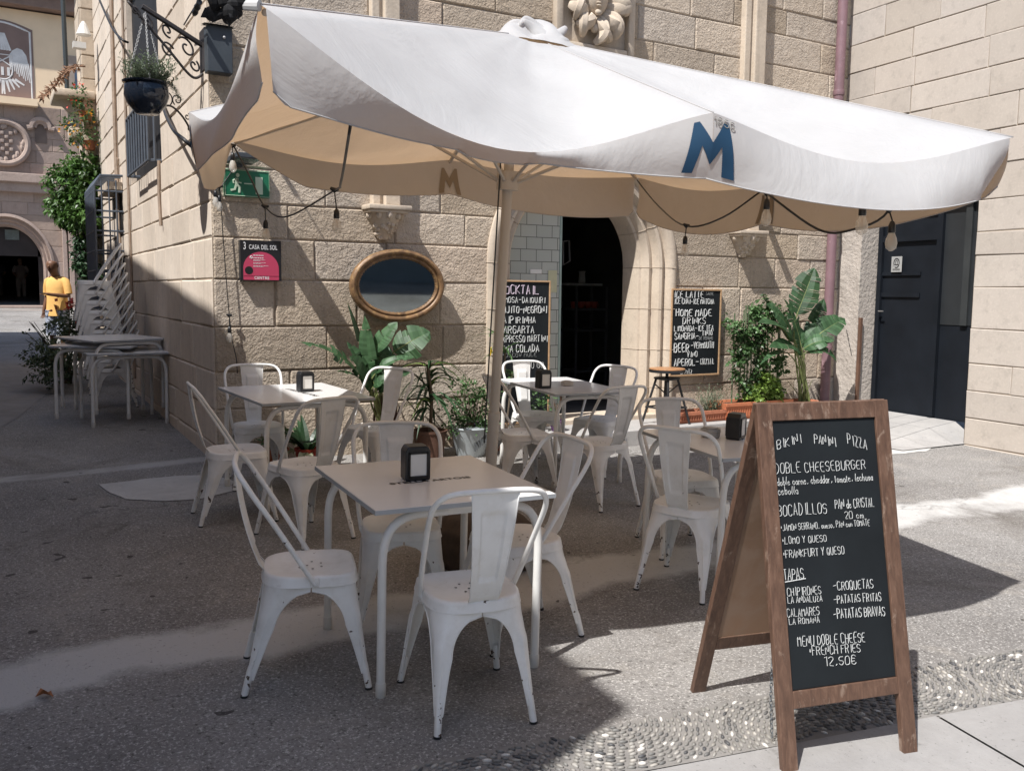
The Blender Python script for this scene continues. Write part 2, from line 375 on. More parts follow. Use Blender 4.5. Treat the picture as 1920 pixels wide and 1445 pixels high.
# ================================================================== SETTING: ground
def ground_mat():
    m, t, b = newmat("worn_asphalt"); v = coords(t)
    c = ramp(t, noise_tex(t, .9, 7, .65, v, .4), [(.3, (.165, .155, .147)), (.7, (.28, .268, .255))])
    sp = noise_tex(t, 85, 4, .65, v)
    c = mix(t, c, (.58, .56, .53), ramp(t, sp, [(.54, 0.0), (.66, .8)]))
    c = mix(t, c, (.06, .055, .05), ramp(t, noise_tex(t, 58, 4, .65, v), [(.55, 0.0), (.68, .8)]))
    c = mix(t, c, (.38, .345, .30), ramp(t, noise_tex(t, 2.6, 6, .7, v, .8), [(.55, 0.0), (.75, .5)]))
    sx = nd(t, "ShaderNodeSeparateXYZ"); t.links.new(v, sx.inputs[0])
    def mth(op, a, b=None):
        m_ = nd(t, "ShaderNodeMath", operation=op)
        for i, q in enumerate((a, b)):
            if q is None: continue
            if isinstance(q, (int, float)): m_.inputs[i].default_value = q
            else: t.links.new(q, m_.inputs[i])
        return m_.outputs[0]
    fine = noise_tex(t, 16, 6, .75, v); big = noise_tex(t, 1.1, 4, .6, v)
    def band(y0, slope, half, soft, wob, col, amt):
        cen = mth('ADD', mth('MULTIPLY', sx.outputs[0], slope), y0); d = mth('ABSOLUTE', mth('SUBTRACT', mth('ADD', sx.outputs[1], mth('MULTIPLY', mth('SUBTRACT', big, .5), wob)), cen))
        d = mth('ADD', d, mth('MULTIPLY', mth('SUBTRACT', fine, .5), soft * 2.2))
        return mix(t, c, col, ramp(t, mth('MULTIPLY', d, 1.0 / (half + soft)), [(max(0, (half - soft) / (half + soft)), amt), (1, 0.0)]))
    c = band(-3.70, .035, .21, .05, .55, (.50, .49, .475), 1.0)        # repaired trench, a worn concrete band
    c = band(.25, .16, .10, .04, .3, (.44, .43, .415), .85)
    crk = nd(t, "ShaderNodeTexVoronoi", feature='DISTANCE_TO_EDGE'); crk.inputs["Scale"].default_value = .42; wv = nd(t, "ShaderNodeVectorMath", operation='ADD'); nz = nd(t, "ShaderNodeTexNoise"); nz.inputs["Scale"].default_value = 2.2; nz.inputs["Detail"].default_value = 5; t.links.new(v, nz.inputs[0])
    t.links.new(v, wv.inputs[0]); t.links.new(nz.outputs["Color"], wv.inputs[1]); t.links.new(wv.outputs[0], crk.inputs["Vector"])
    crm = ramp(t, noise_tex(t, .37, 2, .5, v), [(.5, 0.0), (.56, 1.0)])
    c = mix(t, c, mix(t, c, (.06, .055, .05), crm), ramp(t, crk.outputs["Distance"], [(.0025, .5), (.006, 0.0)]))   # old cracks
    c = mix(t, c, (.10, .085, .07), ramp(t, noise_tex(t, .55, 6, .7, v, .9), [(.52, 0.0), (.68, .55)]))   # damp brown staining
    c = mix(t, c, (.56, .54, .51), ramp(t, noise_tex(t, 78, 4, .65, v), [(.58, 0.0), (.68, .5)]))
    c = mix(t, c, (.07, .062, .055), ramp(t, noise_tex(t, 50, 5, .7, v), [(.60, 0.0), (.70, .6)]))
    n9 = noise_tex(t, 7.5, 2, .4, v, .2)
    c = mix(t, c, (.04, .036, .034), ramp(t, n9, [(.735, 0.0), (.745, .8)]))       # old chewing gum and oil spots
    t.links.new(c, b.inputs["Base Color"]); b.inputs["Roughness"].default_value = .93; b.inputs["Specular IOR Level"].default_value = .25
    n1 = bumpn(t, noise_tex(t, 120, 4, .6, v), .7, .006)
    n2 = bumpn(t, noise_tex(t, 9, 5, .6, v), .35, .012, n1)
    t.links.new(bumpn(t, noise_tex(t, 1.6, 3, .6, v), .4, .03, n2), b.inputs["Normal"]); return m
ASPH = ground_mat()
def conc(name, a, bb, spots=True):
    m, t, b = newmat(name); v = coords(t)
    c = ramp(t, noise_tex(t, 3, 7, .7, v, .5), [(.3, a), (.7, bb)])
    c = mix(t, c, tuple(x * .35 for x in a), ramp(t, noise_tex(t, 55, 4, .7, v), [(.62, 0.0), (.72, .8)]))
    c = mix(t, c, tuple(x * .5 for x in a), ramp(t, noise_tex(t, 11, 5, .7, v, .3), [(.6, 0.0), (.72, .5)]))
    t.links.new(c, b.inputs["Base Color"]); b.inputs["Roughness"].default_value = .9; b.inputs["Specular IOR Level"].default_value = .25
    t.links.new(bumpn(t, noise_tex(t, 60, 6, .65, v), .5, .005, bumpn(t, noise_tex(t, 8, 4, .6, v), .3, .01)), b.inputs["Normal"]); return m
CONC = conc("patched_concrete", (.36, .335, .31), (.48, .45, .42))
CONCW = conc("white_cement", (.54, .53, .51), (.68, .67, .65))
SLAB = conc("granite_paving", (.27, .26, .252), (.345, .335, .327))
CEMENT = conc("pebble_bedding", (.19, .18, .17), (.27, .255, .24))
mb = MB()
xs = [-60, -30, -14, -8, -4, -2, 0, 2, 4, 8, 14, 30, 60]; ys = [-60, -30, -14, -8, -6, -4, -2, 0, 2, 4, 6, 9, 12, 15, 18, 22, 26, 32, 40, 60]
mb.grid(lambda u, v: (xs[int(round(u * 12))], ys[int(round(v * 19))], GZE(xs[int(round(u * 12))], ys[int(round(v * 19))])), 12, 19)
struct(mb.build("ground", ASPH))
def edge_line(pts, n, amp, seed):
    out = []; P = [Vector((p[0], p[1], 0)) for p in pts]; r = random.Random(seed)
    for i in range(len(P) - 1):
        k = max(2, int((P[i + 1] - P[i]).length / n))
        for j in range(k):
            q = P[i].lerp(P[i + 1], j / k)
            q += Vector((noise.noise(q * 3 + Vector((seed, 0, 0))) + .5 * noise.noise(q * 11), noise.noise(q * 3 + Vector((0, seed, 5))) + .5 * noise.noise(q * 11 + Vector((9, 0, 0))), 0)) * amp
            out.append(q)
    out.append(P[-1]); return out
def sheet(name, pts, mat, dz, amp=.02, seed=1, step=.08):
    loop = edge_line(list(pts) + [pts[0]], step, amp, seed)[:-1]
    bm = bmesh.new(); vs = [bm.verts.new((p.x, p.y, GZE(p.x, p.y) + dz)) for p in loop]; bm.faces.new(vs)
    bmesh.ops.triangulate(bm, faces=bm.faces[:]); me = bpy.data.meshes.new(name); bm.to_mesh(me); bm.free(); me.materials.append(mat)
    o = bpy.data.objects.new(name, me); COL.objects.link(o); return struct(o)
if False: sheet("concrete_strip", [(-2.6, -3.98), (-1.59, -3.95), (-.76, -3.99), (.3, -3.93), (1.3, -3.85), (3.2, -3.78), (4.6, -3.74), (7.0, -3.5), (7.0, -3.05), (5.6, -3.28), (4.1, -3.42), (2.6, -3.46), (.95, -3.5), (.1, -3.5), (-.6, -3.5), (-1.05, -3.42), (-1.6, -3.54), (-2.6, -3.5)], CONC, .004, .035, 3)
if False: sheet("concrete_apron", [(-.62, -3.46), (-.2, -3.2), (.5, -2.9), (1.1, -3.1), (1.3, -3.42), (.5, -3.47)], CONC, .006, .05, 8)
sheet("cement_patch", [(-.93, -.43), (-.9, -.72), (-.8, -.95), (-.6, -1.12), (-.34, -1.15), (-.1, -1.0), (-.02, -.7), (-.1, -.42), (-.4, -.33), (-.7, -.38)], conc("grey_cement", (.40, .39, .375), (.54, .53, .51)), .005, .03, 5)
if False: sheet("alley_strip", [(-2.6, .02), (-1.57, -.02), (-.95, .2), (-.35, .38), (-.3, .62), (-1.0, .42), (-1.6, .18), (-2.6, .2)], CONC, .005, .03, 6)
sheet("alley_paving", [(-6, 10.2), (-1.2, 10.6), (-.75, 9.4), (-.85, 6.2), (-1.25, 3.8), (-1.6, 2.2), (-6, 1.5)], conc("alley_concrete", (.21, .195, .185), (.29, .275, .26)), .004, .04, 12, .2)
# a granite pavement along the bottom right, a pebble band laid in fans beside the road
pb_hi = [(-1.6, -4.9), (-.46, -5.0), (.81, -5.13), (2.44, -5.34), (5.0, -5.68), (8.0, -6.1)]
pb_lo = [(-1.6, -5.12), (.31, -5.39), (1.29, -5.555), (1.93, -5.655), (5.0, -6.15), (8.0, -6.65)]
def lerp_line(L, x):
    for (x0, y0), (x1, y1) in zip(L, L[1:]):
        if x <= x1: return y0 + (y1 - y0) * (x - x0) / (x1 - x0)
    return L[-1][1]
sheet("pebble_bed", pb_lo + pb_hi[::-1], CEMENT, .004, .004, 2)
mb = MB(); jx = [-3.2, -1.75, -.3, 1.47, 2.95, 4.4, 5.9, 7.4, 8.9]
for r_ in range(3):
    for a, c in zip(jx, jx[1:]):
        a2, c2 = a + .006, c - .006; o = .75 * (r_ % 2) * 0 - r_ * .18; d0, d1 = r_ * .95, r_ * .95 + .94
        def PV(x, d): y = lerp_line(pb_lo, max(-1.6, x)) - .008 - d; return (x - .16 * d, y, GZ(x, y) + .012)
        mb.add([PV(a2, d0), PV(c2, d0), PV(c2, d1), PV(a2, d1)], [(3, 2, 1, 0)], tint=rnd.uniform(.6, .9))
struct(mb.build("pavement", SLAB))
def pebble_mat():
    m, t, b = newmat("river_pebble"); a = nd(t, "ShaderNodeAttribute", attribute_name="tint")
    c = ramp(t, a.outputs["Fac"], [(0, (.075, .075, .078)), (.3, (.17, .165, .155)), (.55, (.27, .255, .23)), (.75, (.38, .36, .33)), (.9, (.46, .42, .36)), (1, (.66, .63, .58))])
    c = mix(t, c, (.14, .13, .12), ramp(t, noise_tex(t, 60, 4, .6, coords(t)), [(.5, 0.0), (.8, .5)]))
    t.links.new(c, b.inputs["Base Color"]); b.inputs["Roughness"].default_value = .55; return m
mb = MB(); bmi = bmesh.new(); bmesh.ops.create_icosphere(bmi, subdivisions=1, radius=1); bmi.verts.index_update()
iv = [v.co.copy() for v in bmi.verts]; ifc = [tuple(v.index for v in f.verts) for f in bmi.faces]; bmi.free()
fc = [(-.9 + .62 * k, lerp_line(pb_lo, -.9 + .62 * k) + (.02 if k % 2 else .34)) for k in range(13)]
seen = []
for k, (cx, cy) in enumerate(fc):
    ri = .03
    while ri < .75:
        n = max(3, int(2 * pi * ri / .037))
        for j in range(n):
            a = 2 * pi * (j + .5 * (int(ri / .04) % 2)) / n + rnd.uniform(-.3, .3) / max(1, n) * 2
            x, y = cx + ri * math.cos(a), cy + ri * math.sin(a)
            if not (lerp_line(pb_lo, x) + .012 < y < lerp_line(pb_hi, x) - .015) or x < -.9 or x > 6: continue
            if min(range(len(fc)), key=lambda q: (fc[q][0] - x) ** 2 + (fc[q][1] - y) ** 2) != k: continue
            l, ww = rnd.uniform(.012, .0215), rnd.uniform(.0055, .0085); h = rnd.uniform(.005, .009)
            an = a + pi / 2 + rnd.uniform(-.25, .25); ca, sa = math.cos(an), math.sin(an)
            tt = rnd.choice([0, .1, .2, .25, .3, .35, .4, .4, .45, .5, .5, .55, .55, .6, .65, .7, .8, 1.0])
            z = GZ(x, y) + .004
            mb.add([(x + ca * p.x * l - sa * p.y * ww, y + sa * p.x * l + ca * p.y * ww, z + p.z * h + .002) for p in iv], ifc, 0, tt)
        ri += .0205
o = mb.build("pebbles", pebble_mat(), smooth=True); o["kind"] = "stuff"
tag(o, "grey and white river pebbles set on edge in fan patterns along the road", "pebbles")
# raised stone footway in front of the doors
mb = MB()
def footway(x0, x1, y0, y1, z1, tint): mb.box((x0 + .003, y0, GZ(x0, y0) - .1), (x1 - .003, y1, z1), 0, tint, .008)
for a, c in zip([2.75, 3.55, 4.4, 5.2], [3.55, 4.4, 5.2, 5.9]): footway(a, c, -.62, -.005, .215, rnd.uniform(.6, .9))
struct_f = None
FWST = conc("footway_stone", (.32, .31, .30), (.41, .395, .38))
struct(mb.build("footway", FWST))
mb = MB()                                             # worn stone ramp rising into the right-hand doorway
def RP(u, v):
    y = -.03 - 1.84 * v; xb = 7.40 + .0757 * y + .26; xf = 5.92 + .35 * v; x = xf + (xb - xf) * u
    zg = GZ(x, y) + .012; return (x, y, zg + (.20 - zg) * min(1, u * 1.1) * min(1, max(0, 1 - v) * 7))
for j in range(6):
    for i in range(3):
        q = lambda a, b: RP((i + .004 + a * .992) / 3, (j + .012 + b * .976) / 6)
        mb.quad(q(0, 0), q(1, 0), q(1, 1), q(0, 1), 0, rnd.uniform(.4, .95))
struct(mb.build("ramp", FWST))
sheet("cement_edge", [(5.55, -1.75), (5.75, -1.25), (6.15, -1.35), (6.75, -1.86), (6.5, -1.97), (6.0, -1.93)], conc("pale_cement", (.44, .43, .41), (.56, .55, .53)), .004, .05, 15)
# ================================================================== masonry
def block(mb, P, c4, proud, ch, tint, jit=.004):
    """c4 = (u,z) corners bl,br,tr,tl"""
    cu = sum(c[0] for c in c4) / 4; cz = sum(c[1] for c in c4) / 4; g = .004; inner = []; outer = []; base = []
    for (u, z) in c4:
        su = 1 if u < cu else -1; sz = 1 if z < cz else -1
        ju, jz, jh = rnd.uniform(-jit, jit), rnd.uniform(-jit, jit), rnd.uniform(-jit, jit)
        outer.append(P(u + su * g + ju, z + sz * g + jz, proud - ch * .8)); inner.append(P(u + su * (g + ch) + ju, z + sz * (g + ch) + jz, proud + jh)); base.append(P(u + su * g + ju, z + sz * g + jz, -.02))
    fs = [(0, 1, 2, 3)] + [(4 + i, 4 + (i + 1) % 4, (i + 1) % 4, i) for i in range(4)] + [(8 + i, 8 + (i + 1) % 4, 4 + (i + 1) % 4, 4 + i) for i in range(4)]
    mb.add(inner + outer + base, fs, 0, tint)
def masonry(mb, P, zs, u0, u1, wmin, wmax, cuts, proud=.012, ch=.012, back=1, first=None):
    """cuts(z) -> list of (ua,ub) openings at height z"""
    for k, (za, zb) in enumerate(zip(zs, zs[1:])):
        ca, cb = cuts(za + .001, zb - .001), cuts(zb - .001, za + .001)
        ea = [u0] + [x for c in ca for x in c] + [u1]; eb = [u0] + [x for c in cb for x in c] + [u1]
        if len(ea) != len(eb): eb = ea
        for i in range(0, len(ea), 2):
            a0, a1, b0, b1 = ea[i], ea[i + 1], eb[i], eb[i + 1]
            if a1 - a0 < .02: continue
            mb.add([P(a0, za, -.004), P(a1, za, -.004), P(b1, zb, -.004), P(b0, zb, -.004)], [(0, 1, 2, 3)], back, .8)
            u = a0; js = [a0]
            f0 = rnd.uniform(.35, 1.0) if not (first and i == 0) else first[k % len(first)] / wmax
            while True:
                u += (wmax * f0 if len(js) == 1 else rnd.uniform(wmin, wmax))
                if u > a1 - wmin * .45: break
                js.append(u)
            js.append(a1)
            for j in range(len(js) - 1):
                l0, l1 = js[j], js[j + 1]; t0 = b0 if j == 0 else l0; t1 = b1 if j == len(js) - 2 else l1
                block(mb, P, [(l0, za), (l1, za), (t1, zb), (t0, zb)], proud + rnd.uniform(-.004, .006), ch, rnd.random())
ZF = [-.1, .26, .56, .87, 1.245, 1.635, 1.975, 2.265, 2.545, 2.84, 3.2, 3.5, 3.82, 4.14, 4.475, 4.75, 5.1, 5.45, 5.8, 6.15, 6.5, 6.9, 7.3]
H = 7.3
DCX, DR, DSP = 3.68, 1.14, 1.85
def door_half(z, R=DR):
    if z <= DSP: return R
    d = z - DSP
    return math.sqrt(R * R - d * d) if d < R else 0
house, HM = thing("stone_house", "tall house of rough golden stone blocks with arched doorway and carved pilasters", "house", (0, 0, 0))
PF = lambda u, z, h: (u, -h, z)
PL = lambda u, z, h: (-h, u, z)
def cuts_front(z, zo):
    if min(z, zo) >= DSP + DR - .02: return []
    a = door_half(z); 
    if a < .05: a = .05
    return [(DCX - a, DCX + a)]
mb = MB(); masonry(mb, PF, ZF, .0, 7.42, .55, 1.12, cuts_front, .010, .012, first=[.5, .85, .62, .95])
mb.build("wall", [STONE_F, MORTAR], house)
WY0, WY1, WZ0, WZ1 = 2.38, 4.75, 2.845, 5.1
cuts_left = lambda z, zo: [(WY0, WY1)] if min(z, zo) > WZ0 - .01 and max(z, zo) < WZ1 + .01 else []
mb = MB(); masonry(mb, PL, ZF, .0, 8.6, .5, 1.05, cuts_left, .008, .012, first=[.9, .55, .75])
# quoin return so that the corner is closed
mb.build("wall", [STONE_L, MORTAR], house)
mb = MB(); mb.box((.03, 8.5, -.2), (7.4, 8.55, H)); mb.box((.05, .02, H - .06), (7.38, 8.52, H)); mb.box((-.35, -.35, H), (7.42, 8.9, H + .12))
mb.build("roof", M("roof_tile", (.30, .15, .09), .85, .3, 5), house)
# left window: recess, dark shutter, iron cage
mb = MB()
mb.quad((.03, WY0, WZ0), (.03, WY1, WZ0), (.03, WY1, WZ1), (.03, WY0, WZ1)); mb.v = [(p[0] + .035, p[1], p[2]) for p in mb.v]
win = mb.build("window", M("dark_shutter", (.009, .009, .011), .7, .4, 4), house)
mb = MB()
for (a, b, c, d) in (((0, WY0, WZ0), (.07, WY0, WZ0), (.07, WY0, WZ1), (0, WY0, WZ1)), ((0, WY1, WZ0), (.07, WY1, WZ0), (.07, WY1, WZ1), (0, WY1, WZ1)), ((0, WY0, WZ0), (.07, WY0, WZ0), (.07, WY1, WZ0), (0, WY1, WZ0)), ((0, WY0, WZ1), (.07, WY0, WZ1), (.07, WY1, WZ1), (0, WY1, WZ1))): mb.quad(a, b, c, d)
mb.build("window_reveal", STONE_L, win)
mb = MB(); cx_ = -.13; y0, y1, z0, z1 = 2.38, 3.95, 2.86, 3.50
for i in range(9):
    y = y0 + (y1 - y0) * i / 8; mb.tube([(cx_, y, z0), (cx_, y, z1)], .016, 6)
for z in (z0, z1): mb.tube([(0, y0, z), (cx_, y0, z), (cx_, y1, z), (0, y1, z)], .017, 6)
for y in (y0, y1): mb.tube([(cx_ * .5, y, z0), (cx_ * .5, y, z1)], .014, 6)
mb.build("window_grille", BLUEBAR, win)
mb = MB()
for (y, z0, z1) in ((2.36, 2.2, 2.86), (4.78, .4, 7.2)): mb.tube([(-.03, y, z0), (-.035, y + .02, (z0 + z1) / 2), (-.03, y, z1)], .018, 6)
mb.tube([(-.03, 5.9, .5), (-.04, 5.92, 3.2), (-.03, 5.9, 7.2)], .028, 6); mb.tube([(-.03, 5.8, .5), (-.04, 5.83, 3.2), (-.03, 5.8, 3.3)], .022, 6)
mb.build("conduit", M("weathered_pipe", (.33, .25, .19), .7, .3, 9), house)
# lower barred bay beyond
mb = MB(); x_ = -.36; y0, y1, z0, z1 = 5.55, 6.75, .75, 2.98
for i in range(7): y = y0 + (y1 - y0) * i / 6; mb.tube([(0, y, z1 + .06), (x_ + .08, y, z1 + .05), (x_, y, z1 - .08), (x_, y, z0)], .017, 6)
for k in range(9):
    z = z0 + (z1 - .15 - z0) * k / 8; mb.tube([(0, y0, z), (x_, y0, z), (x_, y1, z), (0, y1, z)], .013, 6)
for i in range(3): mb.tube([(x_ * (i + 1) / 4, y0, z1), (x_ * (i + 1) / 4, y0, z0)], .011, 6)
win2 = MB().box((-.012, y0 + .08, z0), (-.004, y1 - .08, z1 - .15)).build("window", M("dark_shutter", (.035, .03, .03)), house)
mb.build("window_grille", BLUEBAR, win2)
MB().box((-.2, y0 + .02, z1 - .12), (-.014, y1, z1 - .02)).build("lintel", STONE_M, win2)
# pilasters with carved corbels
def pilaster(x0, x1, zb, name="pilaster"):
    mb = MB(); wd = x1 - x0
    mb.box((x0, -.085, zb), (x0 + wd * .30, .0, H - .1), ch=.01); mb.box((x0 + wd * .30, -.06, zb), (x0 + wd * .42, .0, H - .1)); mb.box((x0 + wd * .42, -.12, zb), (x1, 0, H - .1), ch=.012)
    o = mb.build(name, STONE_M, house)
    cx, mb = (x0 + x1) / 2, MB(); w2 = wd * .5
    for (a, b, e, d) in ((0, .04, .075, .20), (.04, .065, .06, .18)): mb.box((cx - w2 - e, -d, zb - b), (cx + w2 + e, 0, zb - a), ch=.006)
    # tapering bell
    def bell(u, v):
        s = 1 - .75 * v ** 1.1; ang = (u - .5) * pi
        return (cx + (w2 + .045) * s * math.sin(ang), -.165 * s * math.cos(ang) - .005, zb - .065 - .23 * v)
    mb.grid(bell, 14, 8)
    r2 = random.Random(int(cx * 10))
    for k in range(26):
        u, v = r2.uniform(.08, .92), r2.uniform(.35, .95); p = bell(u, v); mb.ball(p, r2.uniform(.014, .026), 7, 5)
    for k in range(5): p = bell(.12 + .19 * k, .08); mb.ball((p[0], p[1], p[2] + .0), (.03, .03, .04), 7, 5)
    mb.build("corbel", STONE_M, o, smooth=True, angle=40)
pilaster(1.35, 1.60, 2.30); pilaster(5.66, 5.94, 2.27)
# doorway mouldings swept round the arch
prof = [(1.16, .012), (1.155, -.03), (1.12, -.052), (1.075, -.05), (1.045, -.02), (1.035, .03), (1.0, .02), (.975, -.01), (.945, 0), (.93, .04), (.915, .09), (.885, .075), (.86, .07), (.84, .1), (.825, .16), (.80, .17), (.785, .22), (.775, .42)]
def arch_pt(s, r):
    """s 0..1: left jamb, arch, right jamb"""
    L1 = DSP - .2; L2 = pi * .95; T = 2 * L1 + L2; d = s * T
    if d < L1: return DCX - r, .2 + d
    if d < L1 + L2: a = (d - L1) / .95; return DCX - r * math.cos(a), DSP + r * math.sin(a)
    return DCX + r, DSP - (d - L1 - L2)
mb = MB(); NS = 60
def sp(u, v):
    i = min(len(prof) - 1, int(round(u * (len(prof) - 1)))); x, z = arch_pt(v, prof[i][0]); return (x, prof[i][1], z)
mb.grid(sp, len(prof) - 1, NS)
surround = mb.build("door_surround", STONE_M, house, smooth=True, angle=50)
mb = MB()
for s in (.055, .12, .19, .26, .33, .67, .74, .81, .88, .945):     # mortar joints of the jamb stones
    pts = [(*arch_pt(s, r),) for r, y in prof]; mb.tube([(x, y - .002, z) for (x, z), (r, y) in zip(pts, prof)], .0045, 4)
mb.build("joint", MORTAR, surround)
ks = [(DCX - .60, 2.846), (DCX - .055, 3.196), (DCX + .055, 3.196), (DCX + .60, 2.846)] + [(DCX + 1.13 * math.cos(q), DSP + 1.13 * math.sin(q)) for q in [math.radians(62 + 56 * i / 10) for i in range(11)]]
MB().prism(ks, lambda u, v, h: (u, -h, v), -.02, .008).build("keystone", STONE_F, house)
# interior seen through the door
mb = MB(); X0, X1, Y0, Y1, Z0, Z1 = 1.2, 6.4, .42, 6.0, .24, 3.2
for q in (((X0, Y1, Z0), (X1, Y1, Z0), (X1, Y1, Z1), (X0, Y1, Z1)), ((X0, Y0, Z0), (X0, Y1, Z0), (X0, Y1, Z1), (X0, Y0, Z1)), ((X1, Y0, Z0), (X1, Y1, Z0), (X1, Y1, Z1), (X1, Y0, Z1)), ((X0, Y0, Z1), (X1, Y0, Z1), (X1, Y1, Z1), (X0, Y1, Z1))): mb.quad(*q)
mb.quad((X0, Y0, Z0), (X1, Y0, Z0), (X1, Y1, Z0), (X0, Y1, Z0))
# inner face of the front wall, cut by the door
for za, zb in zip([Z0, 1.0, 1.85, 2.0, 2.15, 2.3, 2.45, 2.55, 2.62, 2.63], [1.0, 1.85, 2.0, 2.15, 2.3, 2.45, 2.55, 2.62, 2.63, Z1]):
    a, b = door_half(za, .775), door_half(zb, .775)
    mb.quad((X0, Y0, za), (DCX - a, Y0, za), (DCX - b, Y0, zb), (X0, Y0, zb)); mb.quad((DCX + a, Y0, za), (X1, Y0, za), (X1, Y0, zb), (DCX + b, Y0, zb))
mb.build("interior", M("dark_room", (.11, .105, .10), .9, .3, 2), house)
mb = MB(); mb.box((2.55, -.02, .1), (4.75, .44, .265), ch=.01); mb.build("threshold", STONE_M, house)
# pale block-patterned side screen standing in the left half of the doorway
def block_pattern_mat():
    m, t, b = newmat("pale_block_pattern"); v = coords(t)
    br = nd(t, "ShaderNodeTexBrick"); mp = nd(t, "ShaderNodeMapping"); mp.inputs["Rotation"].default_value = (pi / 2, 0, 0); t.links.new(v, mp.inputs[0]); t.links.new(mp.outputs[0], br.inputs[0])
    br.inputs["Scale"].default_value = 1; br.inputs["Brick Width"].default_value = .19; br.inputs["Row Height"].default_value = .125; br.inputs["Mortar Size"].default_value = .004
    br.inputs["Color1"].default_value = (.45, .475, .44, 1); br.inputs["Color2"].default_value = (.38, .41, .38, 1); br.inputs["Mortar"].default_value = (.10, .11, .10, 1); br.offset = .37
    t.links.new(br.outputs[0], b.inputs["Base Color"]); b.inputs["Roughness"].default_value = .18
    t.links.new(bumpn(t, br.outputs["Fac"], -.4, .003), b.inputs["Normal"]); return m
pxl = FW(940, 600, .45).x; pxr = FW(1046, 600, .45).x
screen = MB().box((pxl - .25, .44, .26), (pxr, .48, 2.95)).build("side_screen", block_pattern_mat(), house)
MB().box((pxr + .002, .435, .26), (pxr + .028, .485, 2.95)).build("glass_edge", M("greenish_glass_edge", (.28, .38, .35), .15), screen)
MB().box((pxr - .14, .433, FW(1040, 548, .44).z), (pxr - .03, .437, FW(1040, 507, .44).z)).build("notice", M("pale_yellow_paper", (.58, .57, .38), .8), screen)
MB().box((pxr - .36, .433, FW(1000, 513, .44).z), (pxr - .22, .437, FW(1000, 505, .44).z)).build("notice", PAPER, screen)
# drainpipe
mb = MB(); mb.tube([(7.17, -.085, .2), (7.17, -.085, 7.2)], .058, 14)
for z in (.9, 2.4, 3.9, 5.4): mb.lathe([(.064, 0), (.066, .01), (.066, .05), (.064, .06)], 14, (7.17, -.085, z))
mb.build("drainpipe", M("mauve_paint", (.21, .125, .14), .5, .22, 4, second=(.33, .22, .24), sfac=(.62, .68)), house, smooth=True, angle=50)
# carved mask in a frame
RC = Vector((3.68, 0, 4.5)); mb = MB()
mb.box((3.26, -.02, 4.0), (4.12, .0, 5.1)); 
for a, b in (((3.22, 3.92), (3.30, 5.2)), ((4.08, 3.92), (4.16, 5.2))): mb.box((a[0], -.09, a[1]), (b[0], 0, b[1]), ch=.012)
for a, b in (((3.31, 3.90), (4.07, 3.98)), ((3.31, 5.12), (4.07, 5.2))): mb.box((a[0], -.09, a[1]), (b[0], 0, b[1]), ch=.012)
FZ = -.17
mb.ball((3.68, -.06, 4.62 + FZ), (.14, .12, .2), 16, 12)                                     # face
mb.ball((3.655, -.185, 4.60 + FZ), (.022, .035, .05), 8, 6); mb.ball((3.655, -.17, 4.525 + FZ), (.035, .02, .012), 8, 5); mb.ball((3.655, -.168, 4.50 + FZ), (.03, .02, .012), 8, 5); mb.ball((3.66, -.15, 4.44 + FZ), (.04, .03, .03), 8, 5)
for s in (-1, 1): mb.ball((3.68 + s * .06, -.155, 4.665 + FZ), (.03, .02, .014), 8, 5); mb.ball((3.67 + s * .065, -.165, 4.695 + FZ), (.04, .02, .01), 8, 5)
r2 = random.Random(5)
for k in range(20):
    a = 2 * pi * k / 20 + r2.uniform(-.1, .1); r0 = .15; c0 = Vector((3.68 + r0 * math.cos(a) * .95, -.05, 4.6 + FZ + r0 * 1.2 * math.sin(a)))
    L = r2.uniform(.15, .24); d = Vector((math.cos(a), 0, math.sin(a))); q = Vector((-d.z, 0, d.x)) * (1 if k % 2 else -1)
    pts = [c0, c0 + d * L * .4 + Vector((0, -.06, 0)), c0 + d * L * .8 + q * .05 + Vector((0, -.09, 0)), c0 + d * L + q * .12 + Vector((0, -.03, 0))]
    pts = [Vector((min(4.06, max(3.32, p.x)), p.y, max(3.99, p.z))) for p in pts]
    mb.tube(cat(pts, 4), [.035 + .038 * math.sin(pi * i / 12) for i in range(13)], 7, flat=.75)
for s in (-1, 1): mb.ball((3.69 + s * .035, -.1, 4.30 + FZ), (.05, .04, .045), 8, 6)
mb.build("carved_mask", STONE_M, house, smooth=True, angle=45)
# ------------------------------------------------------------------ pale building on the right with its dark doorway
RA = math.radians(4.33); dR = Vector((math.sin(RA), math.cos(RA), 0)); nR = Vector((-math.cos(RA), math.sin(RA), 0)); IC = Vector((7.412, 0, 0))
PR = lambda v, z, h: tuple(IC - dR * v + nR * h + Vector((0, 0, z)))
RM = Matrix.Translation(IC)
pale, PMx = thing("pale_building", "smooth pale sandstone building with wide dark doorway on the right", "building", (7.412, 0, 0))
ZR = [-.2, .015, .3, .585, .87, 1.23, 1.66, 1.985, 2.225, 2.55, 2.9, 3.24, 3.58, 3.87, 4.18, 4.5, 4.85, 5.2, 5.55, 5.9, 6.3, 6.8]
cutr = lambda z, zo: [(.02, 1.86)] if max(z, zo) < 2.91 else []
def PRl(v, z, h): p = PR(v, z, h); return (p[0] - IC.x, p[1], p[2])
mb = MB(); masonry(mb, PRl, ZR, .0, 9.5, .55, 1.15, cutr, .006, .007)
mb.build("wall", [STONE_R, M("pale_mortar", (.33, .27, .21), .95, .2, 10)], pale)
mb = MB(); mb.grid(lambda u, v: PRl(.03 + .33 * u, .1 + 2.8 * v, .02 + .012 * noise.noise(Vector((u * 2, v * 9, 0)))), 8, 40)
mb.grid(lambda u, v: PRl(.36, .1 + 2.8 * v, .02 - .3 * u), 4, 20); mb.build("jamb", STUCCO, pale)
